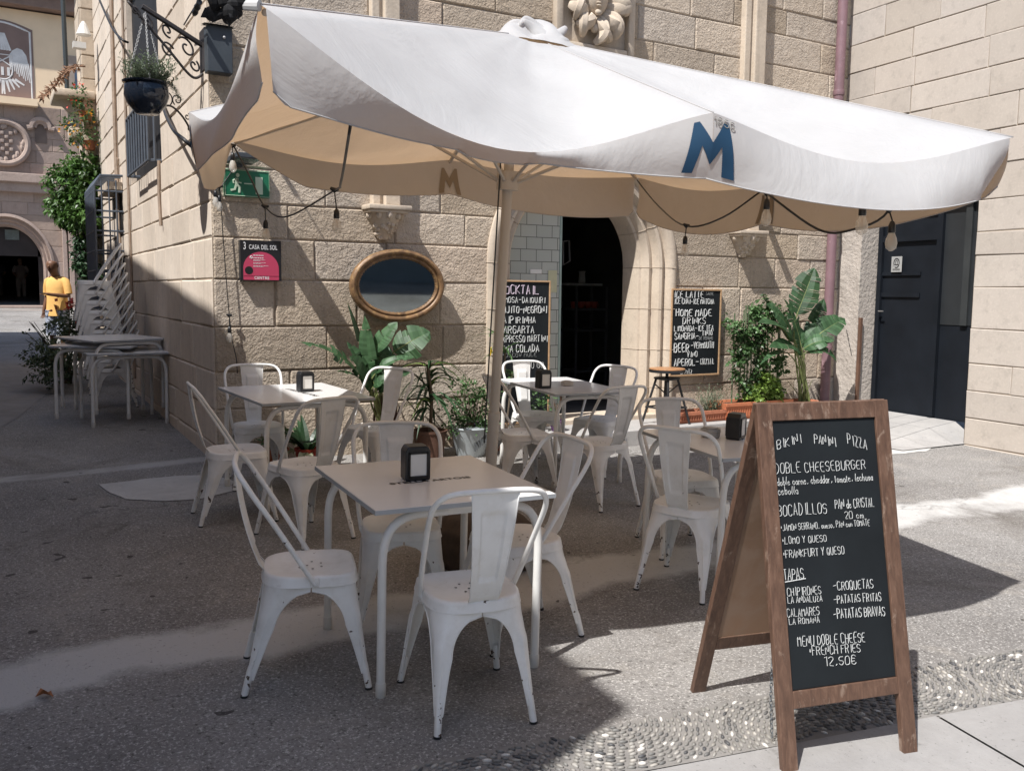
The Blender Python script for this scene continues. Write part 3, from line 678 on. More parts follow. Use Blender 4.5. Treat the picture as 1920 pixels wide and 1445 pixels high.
mb = MB(); mb.grid(lambda u, v: PRl(1.86, .0 + 2.91 * v, .0 - .32 * u), 2, 4); mb.grid(lambda u, v: PRl(.36 + 1.5 * u, 2.905, 0 - .32 * v), 2, 2)
mb.build("reveal", M("dark_door_paint", (.0085, .011, .0155), .6, .3, 3, spec=.2), pale)
DKD = M("dark_door_paint", (.016, .019, .024)); 
def rbox(mb, v0, v1, z0, z1, h0, h1, mi=0):
    vs = [PRl(a, z, h) for z in (z0, z1) for h in (h0, h1) for a in (v0, v1)]
    mb.add(vs, [(0, 1, 3, 2), (4, 6, 7, 5), (0, 4, 5, 1), (2, 3, 7, 6), (0, 2, 6, 4), (1, 5, 7, 3)], mi)
mb = MB(); rbox(mb, .37, 1.86, .2, 2.9, -.31, -.27)
rbox(mb, .38, .44, .22, 2.88, -.27, -.23); rbox(mb, 1.2, 1.27, .22, 2.88, -.27, -.22); rbox(mb, .44, 1.2, 2.19, 2.26, -.27, -.235); rbox(mb, .44, .98, 1.55, 1.60, -.27, -.25); rbox(mb, .44, .98, 1.80, 1.84, -.27, -.25)
door = mb.build("door", DKD, pale)
mb = MB(); rbox(mb, 1.27, 1.66, 1.25, 2.88, -.268, -.262); mb.build("panel", M("grey_panel", (.02, .023, .026), .5, .2, 3), door)
mb = MB(); rbox(mb, 1.54, 1.62, 1.25, 2.88, -.26, -.235); mb.build("panel", M("grey_strip", (.034, .038, .04), .5, .2, 3), door)
mb = MB(); p = PRl(.47, 1.38, -.2); mb.tube([PRl(.47, 1.38, -.23), PRl(.47, 1.38, -.19), PRl(.54, 1.38, -.19)], .009, 8); mb.build("handle", M("steel", (.4, .4, .4), .3, .1, metal=.8), door)
mb = MB(); rbox(mb, .362, .40, .22, 1.3, -.02, .012); mb.build("post", M("brown_post", (.13, .07, .045), .7, .3), pale)
mb = MB(); mb.tube([PRl(.2, 1.15, .03), PRl(.3, .85, .03)], .004, 5); mb.build("hook", BLACKM, pale)
mb = MB()
def rp(v, z, h): return PRl(v, z, h)
vA, vB, zA, zB = .585, .735, 1.84, 2.02
nts, nm = thing("paper_notice", "square white paper notice with round emblem taped to the dark door", "notice", PR(.66, 1.93, -.232))
mb = MB(); rbox(mb, vA, vB, zA, zB, -.2335, -.2325); mb.v = [tuple(Vector(p) + IC - Vector(nm.to_translation())) for p in mb.v]
mb.build("sheet", M("grey_paper", (.33, .33, .32), .8), nts)
mb = MB(); ring = [Vector(PR(.66 + .038 * math.cos(a), 1.945 + .052 * math.sin(a), -.231)) - nm.to_translation() for a in [2 * pi * k / 24 for k in range(24)]]
mb.tube(ring, .005, 5, closed=True); c_ = lambda v, z: tuple(Vector(PR(v, z, -.231)) - nm.to_translation())
mb.tube([c_(.635, 1.925), c_(.685, 1.925)], .004, 5); mb.tube([c_(.645, 1.935), c_(.645, 1.965), c_(.66, 1.975), c_(.675, 1.965), c_(.675, 1.935)], .003, 5)
for k in range(2): mb.tube([c_(.61, 1.875 - .012 * k), c_(.71, 1.875 - .012 * k)], .002, 4)
mb.build("emblem", BLACK, nts)
# ================================================================== far end of the alley
YF = 22.0
F_ = lambda px, py: FW(px, py, YF)
arch_house, AM = thing("town_house", "far sunlit house with painted eagle mural above a dark stone archway", "house", (0, YF, 0))
CREAM = M("cream_render", (.78, .60, .41), .9, .1, 1.2, .15, 20, .01)
BROWNR = M("brown_render", (.20, .145, .125), .9, .15, 1.5)
PIK = STONE_P
aC = F_(14, 500).x; aR = F_(82, 500).x - aC; aSp = F_(82, 500).z; aTop = F_(15, 424).z; aH = aTop - aSp
zS = F_(100, 203).z
ZS_ = [.4, .95, 1.4, 1.85, 2.3, 2.75, 3.2, 3.62, 3.98, 4.34, 4.75, 5.1, 5.45, 5.8, 6.2, zS]
def arch_half(z, k=1.0):
    if z <= aSp: return aR * k
    d = (z - aSp) / (aH * k); return aR * k * math.sqrt(1 - d * d) if d < 1 else 0
mb = MB(); masonry(mb, lambda u, z, h: (u, YF - h, z), ZS_, -9, 6, .5, 1.2, lambda z, zo: [(aC - max(.05, arch_half(z, 1.3)), aC + max(.05, arch_half(z, 1.3)))] if min(z, zo) < aSp + aH * 1.3 - .05 else [], .012, .012)
mb.build("wall", [PIK, MORTAR], arch_house, W=AM)
mb = MB(); mb.box((-9, YF + .01, zS), (6, YF + .4, 9.3)); mb.build("upper_wall", CREAM, arch_house, W=AM)
mb = MB(); mb.box((-9, YF - .35, 9.35), (6, YF + .4, 9.75), ch=.02); mb.box((-9, YF - .55, 9.75), (6, YF + .4, 9.95)); mb.box((-9, YF, 9.95), (6, YF + 6, 10.0)); mb.build("cornice", M("brown_cornice", (.22, .15, .12), .9, .2, 3), arch_house, W=AM)
mb = MB(); mb.box((-9, YF - .32, F_(60, 345).z), (F_(150, 340).x, YF, F_(60, 328).z), ch=.02); mb.box((-9, YF - .2, F_(60, 362).z), (F_(150, 340).x, YF, F_(60, 345).z)); mb.build("string_course", PIK, arch_house, W=AM)
mb = MB(); mb.box((-9, YF - .3, F_(70, 203).z), (F_(70, 200).x, YF + .05, F_(70, 190).z)); mb.build("ledge", CREAM, arch_house, W=AM)
mb = MB()     # moulded arch in receding orders
pr = [(1.32, .01), (1.31, -.08), (1.24, -.10), (1.22, .05), (1.15, .03), (1.12, .12), (1.05, .1), (1.03, .2), (1.0, .2), (1.0, .5)]
def fa(u, v):
    k, dy = pr[min(len(pr) - 1, int(round(u * (len(pr) - 1))))]
    if v < .25: return (aC - aR * k, YF + dy, .9 + (aSp - .9) * v / .25)
    if v > .75: return (aC + aR * k, YF + dy, .9 + (aSp - .9) * (1 - v) / .25)
    a = (v - .25) / .5 * pi; return (aC - aR * k * math.cos(a), YF + dy, aSp + aH * k * math.sin(a))
mb.grid(fa, len(pr) - 1, 48); mb.build("arch_moulding", PIK, arch_house, W=AM, smooth=True, angle=40)
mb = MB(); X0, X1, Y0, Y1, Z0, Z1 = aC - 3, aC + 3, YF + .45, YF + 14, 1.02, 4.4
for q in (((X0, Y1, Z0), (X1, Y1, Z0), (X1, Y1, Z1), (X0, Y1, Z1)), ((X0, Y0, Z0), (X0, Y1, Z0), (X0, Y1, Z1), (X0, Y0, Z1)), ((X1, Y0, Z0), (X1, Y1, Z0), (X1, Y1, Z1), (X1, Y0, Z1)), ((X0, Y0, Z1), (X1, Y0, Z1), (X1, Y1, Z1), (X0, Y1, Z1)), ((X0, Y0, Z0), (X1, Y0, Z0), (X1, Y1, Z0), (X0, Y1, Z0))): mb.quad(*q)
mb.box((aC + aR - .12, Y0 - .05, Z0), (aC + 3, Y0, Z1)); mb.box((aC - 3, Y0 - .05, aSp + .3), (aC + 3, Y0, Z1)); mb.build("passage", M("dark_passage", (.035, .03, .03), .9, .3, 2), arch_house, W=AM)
mb = MB(); a_, b_ = F_(10, 448), F_(36, 430); mb.box((a_.x, YF + .36, a_.z), (b_.x, YF + .40, b_.z)); mb.build("sign_board", M("dim_sign", (.10, .12, .11), .6, .3, 9), arch_house, W=AM)
mb = MB(); mb.box((-9, YF - 1.2, .3), (F_(95, 560).x + .1, YF + .5, .93), ch=.02); mb.box((-9, YF - .5, .93), (aC + aR + .1, YF + .5, 1.03), ch=.01); mb.build("doorstep", PIK, arch_house, W=AM)
mb = MB(); a_ = F_(121, 560); mb.box((a_.x, YF - .12, .6), (F_(127, 500).x, YF, F_(125, 420).z), ch=.01); mb.box((F_(130, 500).x, YF - .16, .6), (F_(139, 500).x, YF, F_(125, 420).z), ch=.01); mb.build("pilaster", PIK, arch_house, W=AM)
# round heraldic medallion
mc = F_(8, 268); mr = (F_(52, 268).x - mc.x); mb = MB()
ring = [(mc.x + mr * math.cos(a), YF - .1, mc.z + mr * math.sin(a)) for a in [2 * pi * k / 40 for k in range(40)]]
mb.tube(ring, .085, 8, closed=True); mb.prism([(mr * .95 * math.cos(2 * pi * k / 40), mr * .95 * math.sin(2 * pi * k / 40)) for k in range(40)], lambda u, v, h: (mc.x + u, YF - h, mc.z + v), .0, .04)
r2 = random.Random(3); sh = mr * .58
for i in range(4):
    for j in range(6):
        if (i + j) % 2 == 0: mb.box((mc.x - sh * .6 + i * sh * .32, YF - .12, mc.z - sh + j * sh * .33), (mc.x - sh * .6 + i * sh * .32 + sh * .27, YF - .03, mc.z - sh + j * sh * .33 + sh * .27), ch=.01)
for k in range(26):
    a = r2.uniform(0, 2 * pi); q = mr * r2.uniform(.72, .86); mb.ball((mc.x + q * math.cos(a), YF - .06, mc.z + q * math.sin(a)), (.07, .07, .09), 7, 5)
mb.build("medallion", PIK, arch_house, W=AM, smooth=True, angle=35)
# blind niche under a hood
n0, n1, n2 = F_(66, 268), F_(88, 268), F_(77, 232); mb = MB(); cx = (n0.x + n1.x) / 2; hw = (n1.x - n0.x) / 2; zt = n2.z - hw * .9
mb.prism([(cx - hw, n0.z), (cx + hw, n0.z), (cx + hw, zt)] + [(cx + hw * math.cos(a), zt + hw * math.sin(a)) for a in [pi * k / 10 for k in range(1, 10)]] + [(cx - hw, zt)], lambda u, v, h: (u, YF - h, v), .014, .03)
mb.build("niche", M("blind_window", (.16, .12, .10), .9, .2, 4), arch_house, W=AM)
mb = MB(); hp = [(cx - hw * 2.3, YF - .12, zt - .02), (cx - hw * 1.6, YF - .12, zt)] + [(cx - hw * 1.6 * math.cos(a), YF - .12, zt + hw * 1.55 * math.sin(a)) for a in [pi * k / 12 for k in range(1, 12)]] + [(cx + hw * 1.6, YF - .12, zt), (cx + hw * 2.3, YF - .12, zt - .02)]
mb.tube(hp, .075, 6); mb.tube([(p[0] * .62 + cx * .38, p[1] + .06, (p[2] - zt) * .68 + zt) for p in hp[1:-1]], .06, 6); mb.build("hood_mould", PIK, arch_house, W=AM)
# painted mural: brown field, white border, eagle with shield
m0, m1 = F_(-60, 188), F_(66, 188); mtop = F_(65, 58).z; mpk = F_(0, 36).z; PY = YF
def mural_out(ins):
    xl, xr = m0.x + ins, m1.x - ins; xc = (xl + xr) / 2
    return [(xl, m0.z + ins), (xr, m0.z + ins)] + [(xr + (xl - xr) * k / 12, mtop - ins + (mpk - mtop) * 1.0 * math.sin(pi * k / 12)) for k in range(13)]
mur = MB().prism(mural_out(0), lambda u, v, h: (u, PY - h, v), -.01, .004).build("mural", M("mural_brown", (.215, .15, .13), .9, .15, 1.5), arch_house, W=AM)
MW = M("mural_white", (.62, .61, .60), .9, .2, 5)
mb = MB(); ol = mural_out(.07); mb.tube([(u, PY - .006, v) for u, v in ol], .025, 4, closed=True, flat=.3)
ec = F_(4, 115); s_ = F_(50, 100).x - ec.x
def feather(x0, z0, x1, z1, wd):
    d = Vector((x1 - x0, z1 - z0)); n_ = Vector((-d.y, d.x)).normalized() * wd
    mb.prism([(x0 - n_.x, z0 - n_.y), (x0 + n_.x, z0 + n_.y), (x1 + n_.x * .5, z1 + n_.y * .5), (x1, z1), (x1 - n_.x * .5, z1 - n_.y * .5)], lambda u, v, h: (u, PY - h, v), .001, .007 + rnd.random() * .004)
for sg in (-1, 1):
    wing = [(.28, .30), (.42, .52), (.62, .66), (.82, .60), (.98, .36), (1.04, .0), (.98, -.1), (.80, -.02), (.62, -.06), (.45, -.10), (.28, -.05)]
    mb.prism([(ec.x + sg * s_ * u, ec.z + s_ * v) for u, v in (wing if sg > 0 else wing[::-1])], lambda u, v, h: (u, PY - h, v), .001, .006)
    for k in range(11):
        x = ec.x + sg * s_ * (.31 + .072 * k); z = ec.z + s_ * .02; ln = .36 + .055 * k + .06 * math.sin(k * 2.1); feather(x, z, x + sg * s_ * (.02 + .012 * k), z - s_ * ln, s_ * .032)
    for k in range(5): feather(ec.x + sg * s_ * .12 * k, ec.z - s_ * .75, ec.x + sg * s_ * (.2 * k + .05), ec.z - s_ * (1.45 - .12 * k), s_ * .06)
for k in range(7): feather(ec.x - s_ * .32 + k * s_ * .11, ec.z + s_ * .5, ec.x - s_ * .12 + k * s_ * .04, ec.z + s_ * 1.25, s_ * .05)
shp = [(ec.x - s_ * .4, ec.z + .3 * s_), (ec.x + s_ * .4, ec.z + .3 * s_), (ec.x + s_ * .4, ec.z - .4 * s_)] + [(ec.x + s_ * .4 * math.cos(a), ec.z - .4 * s_ - s_ * .4 * math.sin(a)) for a in [pi * k / 8 for k in range(1, 8)]] + [(ec.x - s_ * .4, ec.z - .4 * s_)]
mb.tube([(u, PY - .012, v) for u, v in shp], s_ * .03, 4, closed=True, flat=.3)
for k in range(3): mb.box((ec.x - s_ * .3 + k * s_ * .24, PY - .012, ec.z - s_ * .62), (ec.x - s_ * .3 + k * s_ * .24 + s_ * .11, PY - .002, ec.z - .25 * s_))
for sg in (-1, 1): mb.tube([(ec.x - sg * s_ * .36, PY - .01, ec.z + .28 * s_), (ec.x + sg * s_ * .36, PY - .01, ec.z - .2 * s_)], s_ * .025, 4, flat=.3)
mb.build("painted_eagle", MW, mur, W=AM)
# balcony window at its right end
a_, b_ = F_(126, 232), F_(152, 108); mb = MB(); mb.box((a_.x, YF - .05, a_.z), (b_.x + .4, YF + .02, b_.z)); bw = mb.build("balcony_window", M("grey_brown_surround", (.34, .27, .22), .9, .1), arch_house, W=AM)
a2, b2 = F_(143, 232), F_(165, 126); MB().box((a2.x, YF - .08, a2.z), (b2.x + .3, YF - .05, b2.z)).build("blue_door", M("slate_blue_paint", (.06, .09, .14), .4, .2), bw, W=AM)
mb = MB(); zt, zb = F_(140, 182).z, F_(140, 236).z; xa, xb = F_(125, 200).x, F_(170, 200).x
for k in range(12): x = xa + (xb - xa) * k / 11; mb.tube([(x, YF - .6, zb), (x, YF - .6, zt)], .014, 5)
for z in (zt, zb): mb.tube([(xa, YF, z), (xa, YF - .6, z), (xb, YF - .6, z)], .02, 5)
mb.box((xa - .05, YF - .65, zb - .12), (xb, YF, zb)); mb.build("balcony_railing", IRON, bw, W=AM)
# neighbour at the end of the golden house: stone pier, corbelled ledge, tiled eave and pole
pier, PM_ = thing("stone_pier", "rough stone pier with projecting ledge at the far end of the golden house", "pier", (-.1, 8.9, 0))
mb = MB(); zz = [.2 + .36 * k for k in range(21)]
masonry(mb, lambda u, z, h: (u, 8.62 - h, z), zz, -.2, .02, .5, 1, lambda z, zo: [], .01, .012); masonry(mb, lambda u, z, h: (-.2 - h, u, z), zz, 8.62, 9.4, .3, .6, lambda z, zo: [], .01, .012)
mb.build("wall", [STONE_M, MORTAR], pier, W=PM_)
mb = MB(); l0 = PD(153, 158, 14.2); mb.box((-.62, 8.5, l0.z - .12), (-.02, 9.5, l0.z), ch=.02)
mb.grid(lambda u, v: (-.2 - .36 * (1 - v) ** 1.6 * (.2 + .8 * math.sin(pi * u)), 8.55 + .9 * u, l0.z - .12 - .5 * v), 10, 8); mb.box((-.42, 8.62, l0.z - .75), (-.2, 8.9, l0.z - .55), ch=.05); mb.build("ledge", STONE_M, pier, W=PM_, smooth=True, angle=40)
mb = MB()
for k in range(9): mb.tube([(-.05, 8.7 + .22 * k, 7.05), (-.62, 8.7 + .22 * k, 6.85)], .11, 8)
mb.build("tiled_eave", M("roof_tile", (.30, .15, .09), .85, .3, 5), pier, W=PM_)
mb = MB(); mb.tube([(-.42, 8.6, l0.z), (-.44, 8.6, 7.4)], .035, 8); mb.build("pole", M("dark_green_pole", (.03, .04, .045), .5, .2), pier, W=PM_)
mb = MB(); p = PD(157, 66, 14.2); mb.lathe([(.02, .2), (.05, .15), (.11, 0), (.1, 0)], 12, tuple(p)); mb.box((p.x - .16, p.y - .1, p.z - .22), (p.x + .02, p.y + .05, p.z - .13)); mb.build("lamp_hood", M("white_enamel", (.62, .61, .58), .4, .1), pier, W=PM_)
# ------------------------------------------------------------------ buildings across the alley (outside the picture; their roofs shade it)
bl, BM_ = thing("corner_house", "plain rendered house across the alley whose roof shades the paving", "house", (-6, -1, 0))
def eave_x(y): return .75 + .072 * (y + 1)
EH = 6.85; xe = -3.5; t_ = (eave_x(-4.6) - xe) / .62
mb = MB(); RCOL = M("ochre_render", (.36, .29, .215), .9, .12, 1.5, .15, 25, .01)
y0, y1 = -4.88 - .28 * EH, 6.2
def eh(y): return (eave_x(y + .28 * EH) - xe) / .62
mb.add([(xe, y0, -.2), (xe, y1, -.2), (xe, y1, eh(y1)), (xe, y0, eh(y0)), (-9.5, y0, -.2), (-9.5, y1, -.2), (-9.5, y1, eh(y1)), (-9.5, y0, eh(y0))], [(0, 1, 2, 3), (7, 6, 5, 4), (0, 3, 7, 4), (1, 5, 6, 2), (3, 2, 6, 7)])
mb.build("wall", RCOL, bl, W=BM_)
mb = MB()
for k in range(5):
    yy = y0 + 1.2 + k * 2.4
    for z in (1.2, 4.2): mb.box((xe - .1, yy, z), (xe + .02, yy + 1.0, z + 1.5))
mb.build("window", M("dark_window", (.05, .05, .055), .3, .2), bl, W=BM_)
lw_, LM_ = thing("garden_wall", "lower rendered wall continuing the house across the alley", "wall", (-3.6, 9, 0))
mb = MB(); mb.box((-4.2, 6.25, -.2), (-3.5, 13.2, 4.75)); mb.box((-4.3, 6.22, 4.75), (-3.4, 13.23, 4.87)); mb.build("masonry", RCOL, lw_, W=LM_)
oh, OHM = thing("opposite_house", "dark rendered house with shuttered windows on the far side of the road", "house", (8, -15, 0))
mb = MB(); mb.box((-6, -22, -1.2), (34, -15, 7.6)); mb.build("wall", M("slate_render", (.20, .215, .22), .9, .2, 1.2), oh, W=OHM)
mb = MB(); mb.box((-6.5, -22.4, 7.6), (34.5, -14.4, 7.9)); mb.build("roof", M("roof_tile", (.30, .15, .09), .85, .3, 5), oh, W=OHM)
for k in range(8): MB().box((-3 + 4.6 * k, -15.02, .4 if k % 2 else 1.0), (-1.3 + 4.6 * k, -14.95, 2.9)).build("window", M("pale_shutter", (.34, .39, .36), .6, .2, 3), oh, W=OHM)
# ================================================================== foliage helpers
def basis(d):
    d = d.normalized(); u = d.orthogonal().normalized(); return d, u, d.cross(u)
def leaflet(mb, p, d, nrm, L, W, mi=0, tint=.5, fold=.15, droop=.2):
    """small pointed leaf of six vertices"""
    d = d.normalized(); s = d.cross(nrm)
    if s.length < 1e-4: s = d.orthogonal()
    s.normalize(); n = s.cross(d)
    m = p + d * L * .45 - n * L * .0; e = p + d * L - n * L * droop
    mb.add([p, m + s * W * .5 + n * W * fold, e, m - s * W * .5 + n * W * fold, m], [(0, 1, 4), (1, 2, 4), (2, 3, 4), (3, 0, 4)], mi, tint)
def clump(mb, c, rad, n, L, W, seed=1, mi=0, up=.3, droop=.3, shell=.35, tint=(0, 1), box=None, spray=4):
    r = random.Random(seed); c = Vector(c)
    k = 0
    while k < n:
        d = Vector((r.gauss(0, 1), r.gauss(0, 1), r.gauss(0, 1))).normalized(); q = r.random() ** shell
        o = Vector((d.x * rad[0], d.y * rad[1], d.z * rad[2])) * q
        if noise.noise((c + o) * (2.2 / max(rad)) + Vector((seed, 0, 0))) < -.18: k += .25; continue
        tt = tint[0] + (tint[1] - tint[0]) * min(1, max(0, .5 + noise.noise((c + o) * 6) * .9 + r.uniform(-.25, .25)))
        for j in range(spray):
            dd = (d * .8 + Vector((r.gauss(0, .8), r.gauss(0, .8), r.gauss(0, .6) + up))).normalized()
            leaflet(mb, c + o + Vector((r.uniform(-1, 1), r.uniform(-1, 1), r.uniform(-1, 1))) * L * .6, dd, Vector((r.gauss(0, .5), r.gauss(0, .5), 1)), L * r.uniform(.6, 1.25), W * r.uniform(.7, 1.2), mi, min(1, max(0, tt + r.uniform(-.15, .15))), .15, droop)
        k += 1
def twigs(mb, base, top_c, rad, n, r0, seed=2, mi=0):
    r = random.Random(seed); base = Vector(base); top_c = Vector(top_c)
    for _ in range(n):
        e = top_c + Vector((r.uniform(-1, 1) * rad[0], r.uniform(-1, 1) * rad[1], r.uniform(-.6, .8) * rad[2])) * .85
        m = base.lerp(e, .5) + Vector((r.uniform(-.1, .1), r.uniform(-.1, .1), .1)) * rad[0]
        mb.tube(bez(base + Vector((r.uniform(-.3, .3) * rad[0] * .3, r.uniform(-.3, .3) * rad[1] * .3, 0)), base.lerp(m, .6), m, e, 6), [r0 * (1 - .12 * i) for i in range(7)], 5, mi)
def broad_leaf(mb, p0, p1, wd, nrm, sag=.08, cup=.25, tears=5, seed=1, mi=0, tint=.6, bend=0.0):
    """paddle leaf from p0 to p1 with side lobes split by tears"""
    r = random.Random(seed); p0, p1 = Vector(p0), Vector(p1); ax = p1 - p0; L = ax.length; d = ax.normalized(); n = (nrm - d * nrm.dot(d)).normalized(); s = d.cross(n)
    N = 26
    def mid(t): return p0 + ax * t + n * (sag * L * 4 * t * (1 - t) * 1.0 - bend * L * t * t) 
    def hw(t): return wd * .5 * (math.sin(pi * min(1, t * 1.02) ** .72) ** .62 if 0 < t < 1 else .02)
    ts = sorted(r.sample(range(3, N - 2), min(tears, N - 6)))
    for sg in (-1, 1):
        tcut = set(ts if sg > 0 else [min(N - 3, max(3, q + r.choice((-1, 0, 1, 2)))) for q in ts]); lob = 0; j0 = 0
        prevtip = None
        for i in range(N):
            t0, t1 = i / N, (i + 1) / N
            if i in tcut: lob = r.uniform(-.28, .28); prevtip = None; ll = r.uniform(.86, 1.08)
            elif i == 0: ll = 1
            gap = .25 / N if (i + 1) in tcut else 0
            row = []
            for t in (t0, t1 - gap):
                m = mid(t); w_ = hw(t) * ll; fw = d * (.22 * w_)
                a = m + s * sg * w_ * .5 + n * (cup * w_ * .55) + fw * .4 + n * lob * w_ * .3
                b = m + s * sg * w_ + n * (cup * w_ * .75 - .12 * w_) + fw + n * lob * w_
                row.append((m, a, b))
            (m0_, a0, b0), (m1_, a1, b1) = row; m1f = mid(t1)
            tt = min(1, max(0, tint + r.uniform(-.3, .3)))
            mb.add([m0_, m1f, a1, a0, b1, b0], [(0, 1, 2, 3), (3, 2, 4, 5)], mi, tt)
    mb.tube([mid(i / 10) - n * .003 for i in range(11)], [wd * .028 * (1 - .07 * i) for i in range(11)], 5, 1, .9)
def blade(mb, p, tip_dir, L, W, arch=.5, mi=0, tint=.5, seed=0, n=9):
    """long strap leaf bending over under its weight"""
    p = Vector(p); d = Vector(tip_dir).normalized(); h = Vector((d.x, d.y, 0)); h = h.normalized() if h.length > .01 else Vector((1, 0, 0)); s = h.cross(Vector((0, 0, 1))).normalized()
    q = p.copy(); rows = []
    for i in range(n + 1):
        t = i / n; w_ = W * .5 * (1 - t ** 2.2) * (.55 + .45 * min(1, t * 4)); rows.append((q + s * w_ + Vector((0, 0, w_ * .35)), q.copy(), q - s * w_ + Vector((0, 0, w_ * .35))))
        d = (d + Vector((h.x * .3, h.y * .3, -1)) * arch / n).normalized(); q = q + d * L / n
    for i in range(n):
        a, b = rows[i], rows[i + 1]; mb.add([a[0], a[1], a[2], b[0], b[1], b[2]], [(0, 1, 4, 3), (1, 2, 5, 4)], mi, tint)
# ================================================================== vine, flowers and shrub down the alley
vt, VM = thing("climbing_vine", "bushy bright green climbing vine hanging from the wall beside the pole", "vine", (-.4, 9.4, .3))
mb = MB(); 
for k, (px, py, rx, rz, D) in enumerate(((150, 320, .30, .34, 14.6), (125, 345, .34, .34, 14.8), (150, 365, .36, .42, 14.6), (120, 385, .24, .26, 14.9), (160, 400, .26, .34, 14.5), (140, 408, .22, .2, 14.8), (165, 345, .22, .4, 14.5))):
    clump(mb, PD(px, py, D), (rx, .4, rz), 150, .10, .06, 20 + k, 0, -.1, .5, .45)
mb.build("foliage", LEAF_V, vt, W=VM)
mb = MB()
for k, (px, py, rx, rz) in enumerate(((160, 440, .2, .3), (158, 480, .2, .3), (165, 515, .18, .28))): clump(mb, PD(px, py, 14.6), (rx, .35, rz), 90, .085, .055, 40 + k, 0, -.2, .5, .5)
mb.build("lower_foliage", LEAF_D, vt, W=VM)
mb = MB(); b_ = Vector((-.35, 9.4, GZE(-.35, 9.4)))
for k in range(5): mb.tube(cat([b_ + Vector((.03 * k, .05 * k, 0)), PD(160, 520, 14.7), PD(150 + 6 * k, 420, 14.7), PD(130 + 10 * k, 350, 14.7)], 5), .02, 5)
mb.build("stem", TWIG, vt, W=VM)
for nm, lab, px, py, rad, mt, fm, sd, nn in (("flower_pot", "cascade of orange and yellow flowers spilling over the balcony edge", 155, 238, (.3, .3, .34), LEAF_M, FLOW_O, 61, 90), ("flower_pot", "sparse red flowers trailing down beside the dark pole", 148, 185, (.16, .3, .3), LEAF_M, FLOW_R, 63, 24)):
    ft, FM = thing(nm, lab, "flowers", PD(px, py, 14.4), "flowering plants on the balcony")
    c = PD(px, py, 14.4); mb = MB(); clump(mb, c, rad, nn, .07, .04, sd, 0, .2, .3); mb.build("foliage", mt, ft, W=FM)
    mb = MB(); clump(mb, c, (rad[0] * 1.05, rad[1], rad[2] * 1.05), nn // 2, .045, .045, sd + 1, 0, .3, .1, .25, (.5, 1), spray=2); mb.build("flower", fm, ft, W=FM)
    mb = MB(); mb.lathe([(.08, -.12), (.11, .02), (.12, .02), (.1, -.0)], 12, tuple(c + Vector((.1, .2, -rad[2] * .6)))); mb.build("pot", TERRA, ft, W=FM)
ot, OM_ = thing("dry_branch", "dry arching branch with reddish tips in front of the cream wall", "branch", PD(158, 130, 14.3))
mb = MB(); sp_ = cat([PD(160, 125, 14.3), PD(132, 128, 14.2), PD(112, 150, 14.1), PD(80, 183, 14.0)], 8); mb.tube(sp_, .012, 5)
for p in sp_[4:]:
    for j in range(6): leaflet(mb, p, Vector((rnd.gauss(-.3, .6), rnd.gauss(0, .5), rnd.gauss(-.3, .6))), Vector((0, -1, .3)), .10, .03, 0, .5)
mb.build("stem", M("dry_leaf", (.22, .12, .07), .8, .3), ot, W=OM_)
st, SM_ = thing("shrub", "leafy shrub with a few red blooms beside the stacked tables in the alley", "shrub", (-.7, 6.0, GZ(-.7, 6.0)))
mb = MB(); sb = Vector((-.72, 6.1, GZ(-.7, 6.1)))
for k, (px, py, rx, rz, D) in enumerate(((98, 655, .42, .36, 11.6), (124, 625, .3, .22, 12.0), (85, 690, .3, .3, 11.4), (140, 612, .22, .24, 12.2), (115, 680, .4, .3, 11.4))): clump(mb, PD(px, py, D), (rx, .45, rz), 130, .06, .035, 80 + k, 0, .25, .2, .6)
mb.build("foliage", leafmat("shrub_leaf", (.085, .12, .055), .5), st, W=SM_)
mb = MB(); twigs(mb, sb, PD(105, 650, 11.7), (.5, .4, .5), 26, .012, 5); mb.build("stem", TWIG, st, W=SM_)
mb = MB(); clump(mb, PD(134, 572, 12.0), (.06, .06, .05), 10, .05, .05, 88, 0, .3, .1); clump(mb, PD(125, 585, 12.0), (.25, .2, .2), 5, .05, .05, 89, 0, .3, .1, spray=2); mb.build("flower", FLOW_R, st, W=SM_)
# ================================================================== people
SKIN = M("brown_skin", (.17, .085, .05), .5, .1, 6); SKIN2 = M("light_skin", (.45, .28, .2), .5, .1, 6)
def skin_body(name, joints, edges, parent, mat, sub=2):
    me = bpy.data.meshes.new(name); me.from_pydata([j[0] for j in joints], edges, []); o = bpy.data.objects.new(name, me); COL.objects.link(o); o.parent = parent; me.materials.append(mat)
    md = o.modifiers.new("skin", 'SKIN'); md.use_smooth_shade = True
    if not me.skin_vertices: 
        bpy.context.view_layer.objects.active = o
    for sv, j in zip(me.skin_vertices[0].data, joints):
        r = j[1]; sv.radius = r if isinstance(r, tuple) else (r, r)
    me.skin_vertices[0].data[0].use_root = True
    s = o.modifiers.new("smooth", 'SUBSURF'); s.levels = 1; s.render_levels = sub
    return o
def hand(j, e, wrist, d, side, base):
    """five short skinned finger chains rooted in the palm"""
    d = d.normalized(); side = side.normalized(); up = d.cross(side)
    palm = wrist + d * .06; i0 = len(j); j.append((tuple(palm), (.028, .016))); e.append((base, i0))
    for k in range(4):
        r0 = palm + d * .025 + side * (.03 - .02 * k); L = (.07, .08, .075, .06)[k]
        a = len(j); j.append((tuple(r0), .0085)); j.append((tuple(r0 + d * L * .55 + up * .012), .0078)); j.append((tuple(r0 + d * L * .85 + up * .035), .006))
        e += [(i0, a), (a, a + 1), (a + 1, a + 2)]
    t0 = palm + side * .04 - d * .015; a = len(j); j.append((tuple(t0), .0095)); j.append((tuple(t0 + side * .02 + d * .035 + up * .01), .008)); e += [(i0, a), (a, a + 1)]
